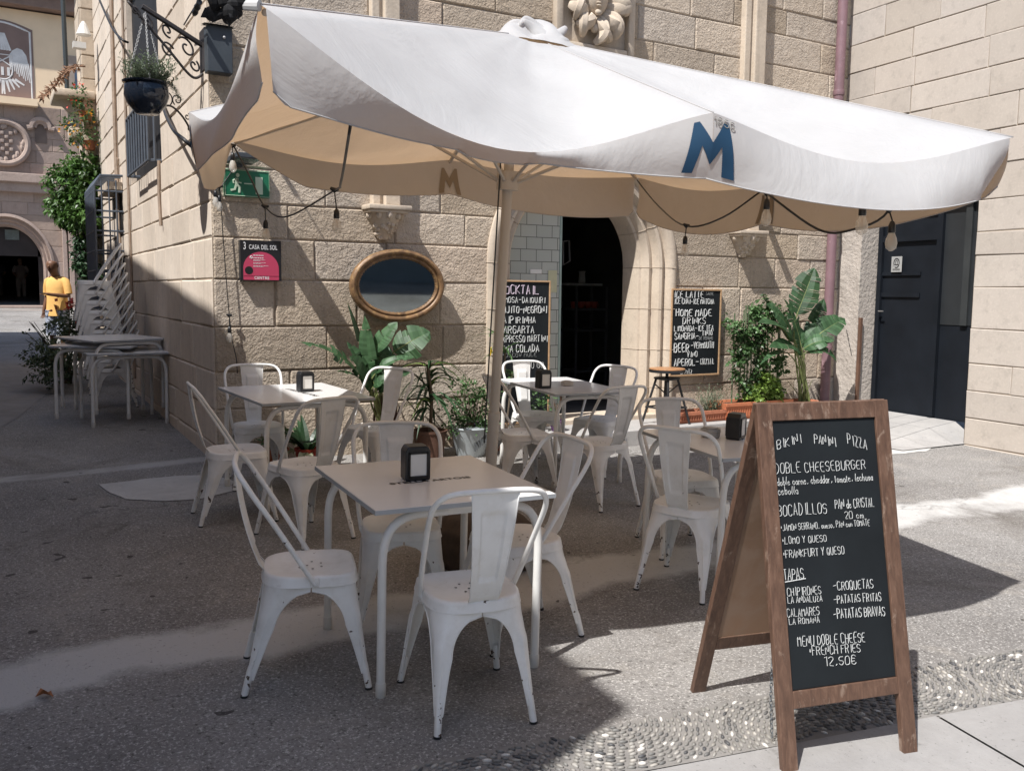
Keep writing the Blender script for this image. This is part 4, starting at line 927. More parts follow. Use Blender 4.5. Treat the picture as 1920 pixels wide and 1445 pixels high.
def human(root, skinm, arms, look, hair=None, stride=.0):
    """local frame: faces -y, feet at z=0, height 1.8. arms = ((elbow,wrist,handdir) left,right)"""
    V = Vector; j = []; e = []
    def J(p, r): j.append((p, r)); return len(j) - 1
    pel = J((0, 0, .95), (.15, .11)); bel = J((0, .005, 1.1), (.135, .10)); che = J((0, .0, 1.3), (.165, .11)); nk0 = J((0, .01, 1.47), (.075, .065)); nk1 = J((0, -.01 + look * .3, 1.535), (.07, .07))
    hd0 = J((0, -.035 + look * .7, 1.60), (.084, .098)); hd1 = J((0, -.02 + look * .95, 1.675), (.104, .126)); hd2 = J((0, -.005 + look * .9, 1.745), (.088, .106))
    e += [(pel, bel), (bel, che), (che, nk0), (nk0, nk1), (nk1, hd0), (hd0, hd1), (hd1, hd2)]
    for s, (el, wr, hd_) in zip((1, -1), arms):
        sh = J((s * .165, .01, 1.41), (.055, .055)); a = J(el, .042); b = J(wr, .03); e += [(che, sh), (sh, a), (a, b)]
        hand(j, e, V(wr), V(hd_), V((-s, 0, .1)), b)
    for s in (1, -1):
        hp = J((s * .095, 0, .88), (.09, .09)); kn = J((s * .1, -.02 + s * stride * .5, .49), .058); an = J((s * .1, .03 + s * stride, .085), .04); to = J((s * .115, -.13 + s * stride, .035), (.042, .028)); e += [(pel, hp), (hp, kn), (kn, an), (an, to)]
    body = skin_body("body", j, e, root, skinm)
    # face
    mb = MB(); fy = -.122 + look * .9; fz = 1.665
    for s in (1, -1): mb.ball((s * .03, fy + .012, fz), (.013, .008, .007), 8, 5); mb.tube([(s * .014, fy + .004, fz + .022), (s * .045, fy + .014, fz + .02)], .005, 5)
    mb.tube([(-.024, fy + .012, fz - .062), (0, fy + .002, fz - .064), (.024, fy + .012, fz - .062)], .006, 5)
    mb.build("eye_and_mouth", M("dark_features", (.03, .015, .012), .5, .1), root)
    mb = MB(); mb.tube([(0, fy + .005, fz + .005), (0, fy - .018, fz - .03), (0, fy - .004, fz - .04)], [.008, .014, .012], 7)
    for s in (1, -1): mb.ball((s * .084, -.01 + look * .8, fz - .01), (.012, .022, .032), 8, 6)
    mb.build("nose_and_ears", skinm, root, smooth=True)
def shell(mb, rings, n=22, mi=0, fold=.006, seed=0):
    """garment from elliptical rings (x,y,z,rx,ry)"""
    vs = []; fs = []
    for x, y, z, rx, ry in rings:
        for k in range(n):
            a = 2 * pi * k / n; f = 1 + fold * 10 * noise.noise(Vector((math.cos(a) * 2 + seed, math.sin(a) * 2, z * 5))) * .5
            vs.append((x + rx * f * math.cos(a), y + ry * f * math.sin(a), z))
    for i in range(len(rings) - 1):
        for k in range(n): fs.append((i * n + k, i * n + (k + 1) % n, (i + 1) * n + (k + 1) % n, (i + 1) * n + k))
    mb.add(vs, fs, mi)
def sleeve(mb, pts, rs, mi=0): mb.tube(pts, rs, 14, mi, cap=False)
px_, py_ = -.65, 9.2; gz = GZE(px_, py_)
man, MM = thing("person", "bald man in yellow t-shirt and patterned shorts looking down at a phone", "person", mat=Matrix.Translation((px_, py_, gz)) @ Matrix.Rotation(math.radians(-38), 4, 'Z') @ Matrix.Scale(.96, 4))
hd_r = Vector((-.02, -1, .25))
human(man, SKIN, (((.24, -.02, 1.14), (.06, -.27, 1.17), (-.4, -.7, .15)), ((-.225, .06, 1.15), (-.26, .0, .90), (-.05, -.1, -1))), -.075)
mb = MB(); shell(mb, [(0, .0, .80, .20, .145), (0, 0, .86, .198, .142), (0, 0, .95, .188, .135), (0, 0, 1.1, .180, .13), (0, 0, 1.28, .188, .130), (0, .005, 1.38, .190, .122), (0, .01, 1.44, .145, .098), (0, .01, 1.48, .09, .078)], 26, seed=3)
sleeve(mb, [(.10, .01, 1.43), (.165, .005, 1.39), (.205, -.008, 1.30), (.23, -.015, 1.18)], [.058, .07, .066, .064]); sleeve(mb, [(-.10, .01, 1.43), (-.165, .015, 1.39), (-.202, .035, 1.30), (-.222, .05, 1.16)], [.058, .07, .066, .064])
mb.build("t_shirt", M("yellow_cotton", (.80, .47, .15), .85, .1, 6, .3, 9, .02), man, smooth=True)
mb = MB()
for s in (1, -1): shell(mb, [(s * .1, -.01, .47, .105, .11), (s * .1, -.005, .6, .11, .115), (s * .098, 0, .78, .112, .125), (s * .085, 0, .90, .115, .135)], 18, seed=s)
mb.build("shorts", M("patterned_cotton", (.42, .46, .55), .9, .3, 7, second=(.05, .06, .09), sfac=(.48, .54)), man, smooth=True)
mb = MB(); mb.box((-.04, -.40, 1.185), (.03, -.25, 1.198), ch=.003); mb.build("phone", BLACK, man)
mb = MB()
for s in (1, -1): mb.box((s * .115 - .05, -.17, 0), (s * .115 + .05, .09, .03), ch=.01)
mb.build("shoes", BLACK, man)
# walkers inside the archway
def walker(lab, px, pyt, pyf, y, top, trouser, bag, yaw, grp):
    a, b = FW(px, pyt, y), FW(px, pyf, y); sc = (a.z - b.z) / 1.8
    r, R_ = thing("person", lab, "person", mat=Matrix.Translation(b) @ Matrix.Rotation(yaw, 4, 'Z'), group=grp); r.scale = (sc, sc, sc)
    human(r, SKIN2, (((.26, .02, 1.14), (.2, -.18, 1.1), (-.2, -.6, -.5)), ((-.26, .02, 1.14), (-.2, -.18, 1.1), (.2, -.6, -.5))), 0, stride=.1)
    mb = MB(); mb.ball((0, .015, 1.72), (.085, .1, .09), 12, 8); mb.ball((0, .05, 1.62), (.06, .05, .12), 10, 6); mb.build("hair", M("dark_hair", (.03, .02, .015), .6, .2), r, smooth=True)
    mb = MB(); shell(mb, [(0, 0, .90, .18, .13), (0, 0, 1.1, .17, .125), (0, 0, 1.3, .19, .13), (0, .01, 1.43, .16, .1), (0, .01, 1.48, .08, .07)], 20); sleeve(mb, [(.15, .01, 1.43), (.21, 0, 1.36), (.255, .02, 1.2)], [.075, .075, .06]); sleeve(mb, [(-.15, .01, 1.43), (-.21, 0, 1.36), (-.255, .02, 1.2)], [.075, .075, .06])
    mb.build("shirt", top, r, smooth=True)
    mb = MB()
    for s in (1, -1): shell(mb, [(s * .1, .03 + s * .1, .06, .06, .07), (s * .1, -.01 + s * .05, .5, .075, .085), (s * .097, 0, .75, .095, .11), (s * .08, 0, .94, .11, .13)], 16, seed=s)
    mb.build("trousers", trouser, r, smooth=True)
    if bag:
        mb = MB(); mb.box((-.14, .11, 1.02), (.14, .27, 1.45), ch=.05); mb.box((-.11, .27, 1.06), (.11, .32, 1.24), ch=.02); mb.build("backpack", bag, r, smooth=True, angle=50)
WT = M("white_cotton", (.62, .58, .55), .9, .1); 
walker("person in white trousers with an orange backpack walking into the dark archway", 41, 482, 567, 27.0, M("pale_shirt", (.5, .44, .42), .9), WT, M("orange_nylon", (.55, .2, .06), .7, .15), 0.0, "people inside the archway")
walker("person in dark clothes half cut off at the left edge of the archway", -2, 480, 566, 27.4, M("dark_shirt", (.08, .08, .1), .9), M("grey_trousers", (.14, .13, .13), .9), None, 3.1, "people inside the archway")
# ================================================================== chairs
def seat_outline(n=44, grow=0.0):
    """square seat, softly rounded front corners and a round back"""
    pts = []
    for k in range(n):
        a = 2 * pi * k / n; c, s = math.cos(a), math.sin(a)
        ex = 5.0 if s >= 0 else 3.1; R = 1 / ((abs(c) ** ex + abs(s) ** ex) ** (1 / ex))
        pts.append(((.178 + grow) * c * R, (.18 + grow) * s * R))
    return pts
def make_chair():
    root, _ = thing("cafe_chair", "", "chair")
    mb = MB(); n = 44
    rings = [(.0, .442, 0), (.35, .441, 0), (.62, .443, 0), (.82, .450, 0), (.93, .455, 0), (.985, .451, 0), (1.0, .442, 0), (1.0, .418, .004), (1.0, .414, .006)]
    vs = []; fs = []
    for k, z, g in rings:
        for x, y in seat_outline(n, g): vs.append((x * max(k, .001), y * max(k, .001), z))
    for i in range(len(rings) - 1):
        for q in range(n): fs.append((i * n + q, i * n + (q + 1) % n, (i + 1) * n + (q + 1) % n, (i + 1) * n + q))
    mb.add(vs, fs)
    for hx, hy in ((0, 0), (-.045, .02), (.045, .02), (-.022, -.03), (.022, -.03), (-.022, .055), (.022, .055)):
        mb.lathe([(.0001, 0), (.0052, 0)], 8, (hx, hy - .01, .4435), 1)
    mb.build("seat", [PAINT, BLACK], root, smooth=True, angle=60)
    # pressed sheet legs that spread from the arched apron
    for sx in (-1, 1):
        for sy in (-1, 1):
            mb = MB(); tx, ty = .174, .172; fx, fy = (.207, .222) if sy > 0 else (.185, -.252 * -1)
            NZ = 26; NA = 6; rows = []
            for i in range(NZ + 1):
                t = i / NZ; z = .425 - .36 * t; d = .425 - z
                cx = tx + (fx - tx) * (d / .425) ** 1.1; cy = ty + (fy - ty) * (d / .425) ** 1.15
                D = .17; half = .172
                if d < .028: a = half
                elif d < D:
                    q = (D - (d - .0)) / (D - .028); a = half - (half - .058) * math.sqrt(max(0, 1 - q * q))
                else: a = .058 - .036 * ((d - D) / (.36 - D)) ** .8
                rt = .045 if sy > 0 else .085; rr = min(rt * (1 - t) ** 1.3 + .012, a * .75); row = []
                ax = max(a, rr + .002); ay = max(a, rr + .002)
                ridge = .011 * math.exp(-((d - .21) / .12) ** 2)
                for k in range(NA + 1): row.append((cx - ax + (ax - rr) * k / NA, cy))                      # along x edge
                for k in range(1, 12): an = pi / 2 * (1 - k / 12); rg = (.0055 if abs(an - pi / 4) < .42 else 0) * min(1, max(0, (d - .10) / .03)) * min(1, max(0, (.345 - d) / .03)); row.append((cx - rr + (rr + rg) * math.cos(an), cy - rr + (rr + rg) * math.sin(an)))
                for k in range(NA + 1): row.append((cx, cy - rr - (ay - rr) * k / NA))
                # centre of the apron is slightly bowed
                rows.append([(sx * p[0], sy * p[1], z) for p in row])
            W_ = len(rows[0]); vs = [p for r in rows for p in r]
            fs = [(i * W_ + k, i * W_ + k + 1, (i + 1) * W_ + k + 1, (i + 1) * W_ + k) for i in range(NZ) for k in range(W_ - 1)]
            if sx * sy > 0: fs = [f[::-1] for f in fs]
            mb.add(vs, fs)
            # rolled edges
            for k in (0, W_ - 1): mb.tube([rows[i][k] for i in range(2, NZ + 1)], .0032, 5)
            # tubular foot
            q = Vector((sx * (tx + (fx - tx) * .84 - .012), sy * (ty + (fy - ty) * .83 - .012), .095)); e = Vector((sx * (fx - .004), sy * (fy - .004), .006))
            mb.tube([q + (q - e) * .25, q, e], [.011, .014, .0135], 9)
            leg = mb.build("leg", PAINT, root, smooth=True, angle=50)
            mb = MB(); mb.tube([e + (q - e) * .03, e - Vector((0, 0, .006))], .0150, 9); mb.build("foot_cap", BLACK, leg)
    # hoop of the back: arms rise from the seat sides, lean back and join in a wide curve
    mb = MB(); half = [(.181, .012, .425), (.186, -.005, .455), (.195, -.05, .53), (.206, -.14, .675), (.211, -.20, .765), (.207, -.235, .82), (.182, -.262, .858), (.138, -.275, .875), (.06, -.281, .880)]
    path = half + [(-x, y, z) for x, y, z in half[::-1]]; mb.tube(cat(path, 4), .0105, 9)
    for s in (-1, 1): mb.box((s * .181 - .004, -.004, .415), (s * .181 + .006, .028, .452), ch=.003); mb.tube([(s * .184, .012, .432), (s * .191, .012, .432)], .008, 8)
    mb.build("back_hoop", PAINT, root, smooth=True, angle=60)
    mb = MB()
    def sl_(u, v):
        wv = .052 + .034 * v; x = (2 * u - 1) * wv; z = .44 + .434 * v; y = -.172 - .108 * (v ** .8) - .012 * math.sin(pi * v)
        if v < .06: y += .012 * (1 - v / .06)
        a, b = abs(2 * u - 1), v
        f = 1 if (a < .56 and .2 < b < .84) else 0; e = 0
        e = .008 * min(1, max(0, (.60 - a) / .07)) * min(1, max(0, (b - .22) / .03)) * min(1, max(0, (.84 - b) / .03))
        return (x, y + e - .004 * (a ** 3), z)
    mb.grid(sl_, 30, 44); mb.tube([sl_(0, v / 12) for v in range(13)], .0028, 5); mb.tube([sl_(1, v / 12) for v in range(13)], .0028, 5)
    mb.build("back_slat", PAINT, root, smooth=True)
    return root
chair0 = make_chair(); used = [False]
def put(root, flag, mat, label, group):
    if not flag[0]:
        flag[0] = True; root.location, root.rotation_euler = mat.to_translation(), mat.to_euler(); root["label"] = label; root["group"] = group; return root
    return dup(root, mat, label, group)
CG = "white metal chairs around the cafe tables"
for x, y, a, lab in (
    (-.05, -4.66, 80.5, "scuffed white metal chair seen from behind at the nearest table, closest to the camera"),
    (-.505, -4.16, 345, "white metal chair standing sideways at the left end of the nearest table"),
    (.056, -3.755, 252.6, "white metal chair on the far side of the nearest table, its seat under the tabletop"),
    (.455, -4.16, 179, "white metal chair at the right end of the nearest table, facing left"),
    (-.231, -1.69, 357, "shaded white metal chair at the left end of the table by the wall corner"),
    (.045, -2.29, 108, "white metal chair in front of the corner table, its back turned to the camera"),
    (.136, -.80, 264.8, "sunlit white metal chair with its back against the stone corner under the red sign"),
    (.902, -1.19, 214, "white metal chair before the big broad-leaved plant, at the right end of the corner table"),
    (1.88, -1.79, 352, "white metal chair just behind the umbrella pole, left of the doorway table"),
    (2.465, -1.01, 266.6, "brightly sunlit white metal chair in front of the cocktail blackboard"),
    (2.84, -1.44, 203, "white metal chair between the dark doorway and the bar stool"),
    (2.215, -2.32, 96, "white metal chair in front of the doorway table, seen from behind"),
    (2.02, -3.465, 252.7, "white metal chair on the far side of the table half hidden by the menu stand"),
    (1.615, -4.0, 28, "white metal chair right beside the wooden menu stand, facing away to the right")):
    put(chair0, used, on_ground(x, y, math.radians(a)), lab, CG)
# stacked chairs in the alley
NST = 10; bx, by = -.40, 3.70
for k in range(NST):
    put(chair0, used, on_ground(bx - .017 * k, by + .006 * k, math.radians(176 + 1.5 * math.sin(k * 2.3)), .110 * k), "%s white metal chair in the tall alley stack" % (["lowest", "second lowest", "third lowest", "fourth from the ground", "fifth from the ground", "fifth from the top", "fourth from the top", "third from the top", "second from the top", "topmost"][k]), "white chairs stacked against the alley wall")
# ================================================================== tables
def make_table(w_, d_, hh=.745):
    root, _ = thing("cafe_table", "", "table")
    mb = MB(); mb.box((-w_ / 2, -d_ / 2, hh - .018), (w_ / 2, d_ / 2, hh), ch=.002)
    top = mb.build("tabletop", TOPW, root)
    mb = MB(); t = .0022
    for lo, hi in (((-w_ / 2 - t, -d_ / 2 - t, hh - .0185), (w_ / 2 + t, -d_ / 2, hh - .0015)), ((-w_ / 2 - t, d_ / 2, hh - .0185), (w_ / 2 + t, d_ / 2 + t, hh - .0015)), ((-w_ / 2 - t, -d_ / 2, hh - .0185), (-w_ / 2, d_ / 2, hh - .0015)), ((w_ / 2, -d_ / 2, hh - .0185), (w_ / 2 + t, d_ / 2, hh - .0015))): mb.box(lo, hi)
    mb.build("edge_band", EDGE, top)
    for sx in (-1, 1):
        for sy in (-1, 1):
            X, Y = sx * (w_ / 2 - .045), sy * (d_ / 2 - .05); zt = hh - .042
            mb = MB(); mb.tube([(X - sx * .26, Y, zt)] + bez((X - sx * .15, Y, zt), (X - sx * .04, Y, zt - .005), (X, Y, zt - .06), (X, Y, zt - .19), 9) + [(X, Y, .04)], .0175, 10)
            leg = mb.build("leg", TUBEW, root, smooth=True, angle=50)
            mb = MB(); mb.lathe([(.0185, .0), (.0205, .004), (.0205, .05), (.0178, .056)], 12, (X, Y, 0)); mb.build("foot_cap", M("cream_plastic", (.60, .58, .54), .5, .08), leg, smooth=True, angle=40)
    for sy in (-1, 1): MB().box((-w_ / 2 + .28, sy * (d_ / 2 - .05) - .012, hh - .055), (w_ / 2 - .28, sy * (d_ / 2 - .05) + .012, hh - .03)).build("crossbar", TUBEW, root)
    return root
def brand_text(parent, w_, hh, yaw=0.0, off=(0, 0), size=.028, text="STELLA ARTOIS"):
    c = bpy.data.curves.new("lettering", 'FONT'); c.body = text; c.size = size * 1.4; c.align_x = 'CENTER'; c.align_y = 'CENTER'; c.space_character = 1.12; c.offset = .0012
    o = bpy.data.objects.new("lettering", c); COL.objects.link(o); me = bpy.data.meshes.new_from_object(o.evaluated_get(bpy.context.evaluated_depsgraph_get())) if False else None
    o.parent = parent; o.location = (off[0], off[1], hh + .0008); o.rotation_euler = (0, 0, yaw); o.scale = (1.35, .9, 1); c.materials.append(BLACK); return o
TG = "white tables set for guests"
tabs = {}
for nm, x, y, w_, d_, a, lab in (
    ("T1", .02, -4.145, .76, .83, -2.5, "pale square table nearest the camera with black napkin holder in the middle"),
    ("T2", .295, -1.22, .81, .95, 5.0, "pale square table by the wall corner, crossed by a bright streak of sunlight"),
    ("T3", 2.48, -1.385, .69, 1.04, -3.7, "pale table in front of the doorway with napkin holder and round ashtray"),
    ("T4", 1.98, -3.92, .72, .86, -9.0, "pale table partly hidden by the wooden menu stand, small pot on top")):
    t_ = make_table(w_, d_); m_ = on_ground(x, y, pi / 2 + math.radians(a)); t_.location, t_.rotation_euler = m_.to_translation(), m_.to_euler(); t_["label"] = lab; t_["group"] = TG; tabs[nm] = (t_, m_, w_, d_)
# lettering printed on the tabletops
def txt_mesh(text, size):
    c = bpy.data.curves.new("lettering", 'FONT'); c.body = text; c.size = size; c.align_x = 'CENTER'; c.align_y = 'CENTER'; c.space_character = 1.12; c.offset = .0022 if text[0] == 'S' else .0008
    o = bpy.data.objects.new("tmp", c); COL.objects.link(o); dg = bpy.context.evaluated_depsgraph_get(); me = bpy.data.meshes.new_from_object(o.evaluated_get(dg)); bpy.data.objects.remove(o); bpy.data.curves.remove(c); return me
def lettering(parent, text, size, M4, mat, name="lettering", sx=1.0):
    me = txt_mesh(text, size); me.materials.clear(); me.materials.append(mat); me.transform(M4 @ Matrix.Diagonal((sx, 1, 1, 1))); me.update()
    o = bpy.data.objects.new(name, me); COL.objects.link(o); o.parent = parent; return o
top1 = [c for c in tabs["T1"][0].children if c.name.startswith("tabletop")][0]
lettering(top1, "STELLA ARTOIS", .043, Matrix.Translation((-.005, -.03, .7458)) @ Matrix.Rotation(math.radians(1), 4, 'Z'), BLACK, sx=1.12)
top2 = [c for c in tabs["T2"][0].children if c.name.startswith("tabletop")][0]
lettering(top2, "STELLA ARTOIS", .05, Matrix.Translation((.04, -.03, .7458)) @ Matrix.Rotation(math.radians(-84), 4, 'Z'), BLACK, sx=1.2)
# stack of three tables in the alley
for k, (x, y, a, w_, d_, dz, lab) in enumerate(((-.42, 2.55, 5, .80, .74, .0, "lowest table of the shaded alley stack"), (-.62, 2.70, -20, .78, .74, .06, "middle table of the shaded alley stack, turned to the left"), (-.50, 2.72, 24, .84, .76, .125, "topmost table of the shaded alley stack"))):
    t_ = make_table(w_, d_); m_ = on_ground(x, y, pi / 2 + math.radians(a), dz); t_.location, t_.rotation_euler = m_.to_translation(), m_.to_euler(); t_["label"] = lab; t_["group"] = "tables stacked in the alley"
# ------------------------------------------------------------------ napkin holders and ashtrays on the tables
def top_pt(key, u, v): t_, m_, w_, d_ = tabs[key]; return m_ @ Vector((u, v, .7455))
def make_napkin():
    r, _ = thing("napkin_holder", "", "napkin holder"); mb = MB()
    out = [(-.052, 0), (.052, 0), (.055, .01), (.055, .125), (.042, .147), (-.042, .147), (-.055, .125), (-.055, .01)]
    mb.prism(out, lambda u, v, h: (u, h, v), -.04, .04); c = mb.build("case", BLACK, r)
    bv = c.modifiers.new("round", 'BEVEL'); bv.width = .006; bv.segments = 2
    for s in (-1, 1): MB().box((-.036, s * .0405 - .001, .022), (.036, s * .0405 + .001, .115), ch=.0008).build("napkin", PAPER, r)
    mb = MB()
    for s in (-1, 1):
        for z0, z1, x0, x1 in ((.016, .022, -.042, .042), (.115, .121, -.042, .042), (.016, .121, -.042, -.036), (.016, .121, .036, .042)): mb.box((x0, s * .043 - .003, z0), (x1, s * .043 + .003, z1))
    mb.build("frame", BLACK, r); return r
nap0 = make_napkin(); nf = [False]; NG = "black napkin holders on the tables"
for x, y, h_, a, lab in ((-.03, -4.14, .7465, 84, "black napkin holder in the middle of the nearest table"), (.385, -1.215, .7465, 96, "black napkin holder on the sunlit corner table"), (2.21, -1.56, .7465, 88, "black napkin holder beside the round ashtray in front of the doorway"), (2.03, -3.90, .7465, 118, "black napkin holder half hidden behind the wooden menu stand")):
    m_ = on_ground(x, y, math.radians(a), .746); put(nap0, nf, m_, lab, NG)
def make_ash(mat, r=.05, h=.04):
    o, _ = thing("ashtray", "", "ashtray"); mb = MB(); mb.lathe([(r * .86, 0), (r, .006), (r * 1.02, h * .8), (r, h), (r * .84, h), (r * .8, h * .45), (.001, h * .4)], 24, (0, 0, 0)); mb.build("bowl", mat, o, smooth=True, angle=40)
    mb = MB(); mb.lathe([(r * 1.06, h * .62), (r * 1.07, h * .7), (r * 1.05, h * .78)], 24)
    mb.build("rim_band", mat, o, smooth=True); mb = MB(); mb.lathe([(.001, h + .008), (r * .5, h + .006), (r * .82, h + .001)], 20); mb.build("lid", mat, o, smooth=True); return o
o = make_ash(M("cream_ceramic", (.52, .47, .41), .4, .1), .052, .035); m_ = on_ground(2.50, -1.47, 0, .746); o.location, o.rotation_euler = m_.to_translation(), m_.to_euler(); o["label"] = "low round cream ashtray on the doorway table"; o["group"] = "ashtrays"
o = make_ash(M("grey_ceramic", (.40, .40, .39), .35, .1), .054, .05); m_ = on_ground(1.935, -3.80, 0, .746); o.location, o.rotation_euler = m_.to_translation(), m_.to_euler(); o["label"] = "grey lidded pot on the table behind the menu stand"; o["group"] = "ashtrays"
# ================================================================== umbrella
def um_mat():
    m, t, b = newmat("umbrella_cloth"); v = coords(t)
    c = ramp(t, noise_tex(t, 3, 6, .65, v), [(.3, (.49, .495, .50)), (.7, (.545, .55, .555))])
    c = mix(t, c, (.44, .38, .30), ramp(t, noise_tex(t, 1.1, 6, .75, v, .6), [(.62, 0.0), (.85, .35)]))
    t.links.new(c, b.inputs["Base Color"]); b.inputs["Roughness"].default_value = .85; b.inputs["Specular IOR Level"].default_value = .2; b.inputs["Sheen Weight"].default_value = .15
    n1 = bumpn(t, noise_tex(t, 2.2, 5, .6, v, 1.2), .35, .03); nrm = bumpn(t, noise_tex(t, 9, 4, .55, v, .8), .25, .006, n1); t.links.new(nrm, b.inputs["Normal"])
    tr = nd(t, "ShaderNodeBsdfTranslucent"); tr.inputs[0].default_value = (.78, .50, .27, 1); t.links.new(nrm, tr.inputs[1])
    mx = nd(t, "ShaderNodeMixShader"); mx.inputs[0].default_value = .24; out = t.nodes["Material Output"]
    t.links.new(b.outputs[0], mx.inputs[1]); t.links.new(tr.outputs[0], mx.inputs[2]); t.links.new(mx.outputs[0], out.inputs[0]); return m
CLOTH = um_mat()
V = Vector
U_A = V((.885, -3.5, 2.86))
U_C1, U_N, U_C2, U_M3, U_C3, U_M2, U_C4, U_LM = V((-.843, -4.87, 2.378)), V((.595, -5.22, 2.165)), V((2.004, -5.41, 2.188)), V((2.43, -3.68, 2.19)), V((2.91, -1.80, 2.47)), V((1.345, -1.62, 2.50)), V((-.14, -1.42, 2.53)), V((-.76, -3.3, 2.335))
umb, UM = thing("parasol", "large white square parasol with sagging cloth, tilted pole and blue letter M", "parasol", (.79, -3.25, GZ(.79, -3.25)))
tips = [U_C1, U_N, U_C2, U_M3, U_C3, U_M2, U_C4, U_LM]
#        edge sag, belly, out, hem sag, hem out,  peak position of the sag
spans = [(.255, .20, -.09, .03, -.08), (.13, .16, -.02, .10, .12), (.09, .08, .02, .09, .02), (.06, .08, .02, .10, .02), (.05, .07, .0, .07, .0), (.09, .08, .0, .06, .0), (.10, .06, .06, .10, .05), (.16, .07, .0, .04, .04)]
VLS = [.275, .215, .21, .22, .30, .245, .21, .25]
def outw(k):
    a, b = tips[k], tips[(k + 1) % 8]; d = b - a; o = V((d.y, -d.x, 0)).normalized(); return o if o.dot((a + b) / 2 - U_A) > 0 else -o
def edge_pt(k, s):
    a, b = tips[k], tips[(k + 1) % 8]; es, be, ou, hs, ho = spans[k]; q = 4 * s * (1 - s); q2 = math.sin(pi * s ** (.95 if k == 0 else 1)) ** 1.15
    return a.lerp(b, s) + V((0, 0, -es * q2)) + outw(k) * ou * (math.sin(pi * s ** 1.9) if k == 0 else q)
def hem_pt(k, s):
    a, b = tips[k], tips[(k + 1) % 8]; es, be, ou, hs, ho = spans[k]; q = 4 * s * (1 - s)
    inn = lambda p, i: p + (V((U_A.x, U_A.y, p.z)) - p).normalized() * .03 + V((0, 0, -VLS[i % 8]))
    return inn(a, k).lerp(inn(b, k + 1), s) + V((0, 0, -hs * q)) + outw(k) * ho * q
def canopy(k):
    es, be, ou, hs, ho = spans[k]
    def fn(s, r):
        a, b = tips[k], tips[(k + 1) % 8]; e = edge_pt(k, s); base = a.lerp(b, s); q = math.sin(pi * s); qb = math.sin(pi * s ** 1.9) if k == 0 else q
        p = U_A.lerp(base, r) + (e - base) * r ** 2.2 + V((0, 0, -be * qb * math.sin(pi * r ** 2.1) * r ** .6)) + outw(k) * (be * .75 * qb * math.sin(pi * r ** 3.0))
        wr = noise.noise(V((p.x * 1.7, p.y * 1.7, k * 3))) * .012 + noise.noise(V((p.x * 5, p.y * 3, k))) * .004
        fo = .5 * noise.noise(V((s * 7.5 + 3 * k, r * 1.3, 2.0 * k))) + .5 * noise.noise(V((s * 3 + (1 - r) * 9, r * 2 + s * 3, 5 + k)))
        return p + V((0, 0, (wr * q * r + .038 * fo * q * r - .024 * abs(noise.noise(V((s * 9 + 2 * r, r * 1.6, k * 9.0)))) * q * r) * (1 - r ** 8)))
    return fn
mb = MB()
for k in range(8): mb.grid(canopy(k), 26, 26)
cpy = mb.build("canopy", CLOTH, umb, W=UM, smooth=True)
for k in range(8): MB().tube([canopy(k)(0, i / 24) + V((0, 0, .001)) for i in range(3, 25)], .0032, 5, flat=.6).build("seam", CLOTH, cpy, W=UM, smooth=True)
bmw = bmesh.new(); bmw.from_mesh(cpy.data); bmesh.ops.remove_doubles(bmw, verts=bmw.verts, dist=.0015); bmw.to_mesh(cpy.data); bmw.free()
def val_pt(k, s, t):
    a, b = edge_pt(k, s), hem_pt(k, s)
    if k == 0 and b.z > a.z - .03: b = V((b.x, b.y, a.z - .03)) - outw(k) * .05
    corner_a, corner_b = k % 2 == 0, k % 2 == 1          # slits only at the corners of the square
    ds = s if corner_a else 9; ds = min(ds, 1 - s) if corner_b else ds
    ln = 1 if ds > .035 else .72 + .28 * math.sqrt(max(0, ds / .035))
    if k == 5: ln *= min(1, .12 + (1 - s) / .34)
    if k == 6: ln *= min(1, .12 + s / .30)
    p = a.lerp(b, t * ln); o = outw(k)
    p = p + o * (.012 * math.sin(pi * t) + .018 * noise.noise(V((s * 5 + k * 7, t * 1.2, 0))) * t)
    if k == 7 and ds < .35: p = p + (tips[0] - tips[7]).normalized() * (.13 * t * (1 - ds / .35))
    if (k in (0, 7)) and ds < .3: p = p + o * (.03 * t * (1 - ds / .3))   # flaps at the near corner curl outwards
    if k == 1 and ds < .12: p = p - o * (.10 * t * t * (1 - ds / .12))
    return p
for k in range(8):
    mb = MB(); s0 = .012 if k % 2 == 0 else 0; s1 = 1 - (.012 if k % 2 == 1 else 0)
    mb.grid(lambda u, v: val_pt(k, s0 + (s1 - s0) * u, v), 90, 8)
    mb.tube([val_pt(k, s0 + (s1 - s0) * i / 30, 1) for i in range(31)], .0028, 5)
    mb.build("valance", CLOTH, umb, W=UM, smooth=True)
# letters printed on the valance
BLUEM = M("navy_print", (.006, .045, .10), .8, .1); GREYP = M("pale_print", (.30, .29, .27), .85)
def in_poly(x, y, P):
    c = False
    for (x0, y0), (x1, y1) in zip(P, P[1:] + P[:1]):
        if (y0 > y) != (y1 > y) and x < (x1 - x0) * (y - y0) / (y1 - y0) + x0: c = not c
    return c
MP = [(0, 0), (.17, 0), (.27, .58), (.5, .12), (.73, .58), (.83, 0), (1, 0), (.86, 1), (.70, 1), (.5, .56), (.30, 1), (.14, 1)]
MP = [(0, 0), (.2, 0), (.315, .52), (.50, .16), (.685, .52), (.76, 0), (1, 0), (.84, 1), (.74, 1), (.5, .57), (.26, 1), (.16, 1)]
def two_sided(kL, kR, x):        # x metres along the valance from the shared rib: negative on span kL
    if x < 0: L = (tips[kL] - tips[(kL + 1) % 8]).length; return kL, 1 + x / L
    L = (tips[kR] - tips[(kR + 1) % 8]).length; return kR, x / L
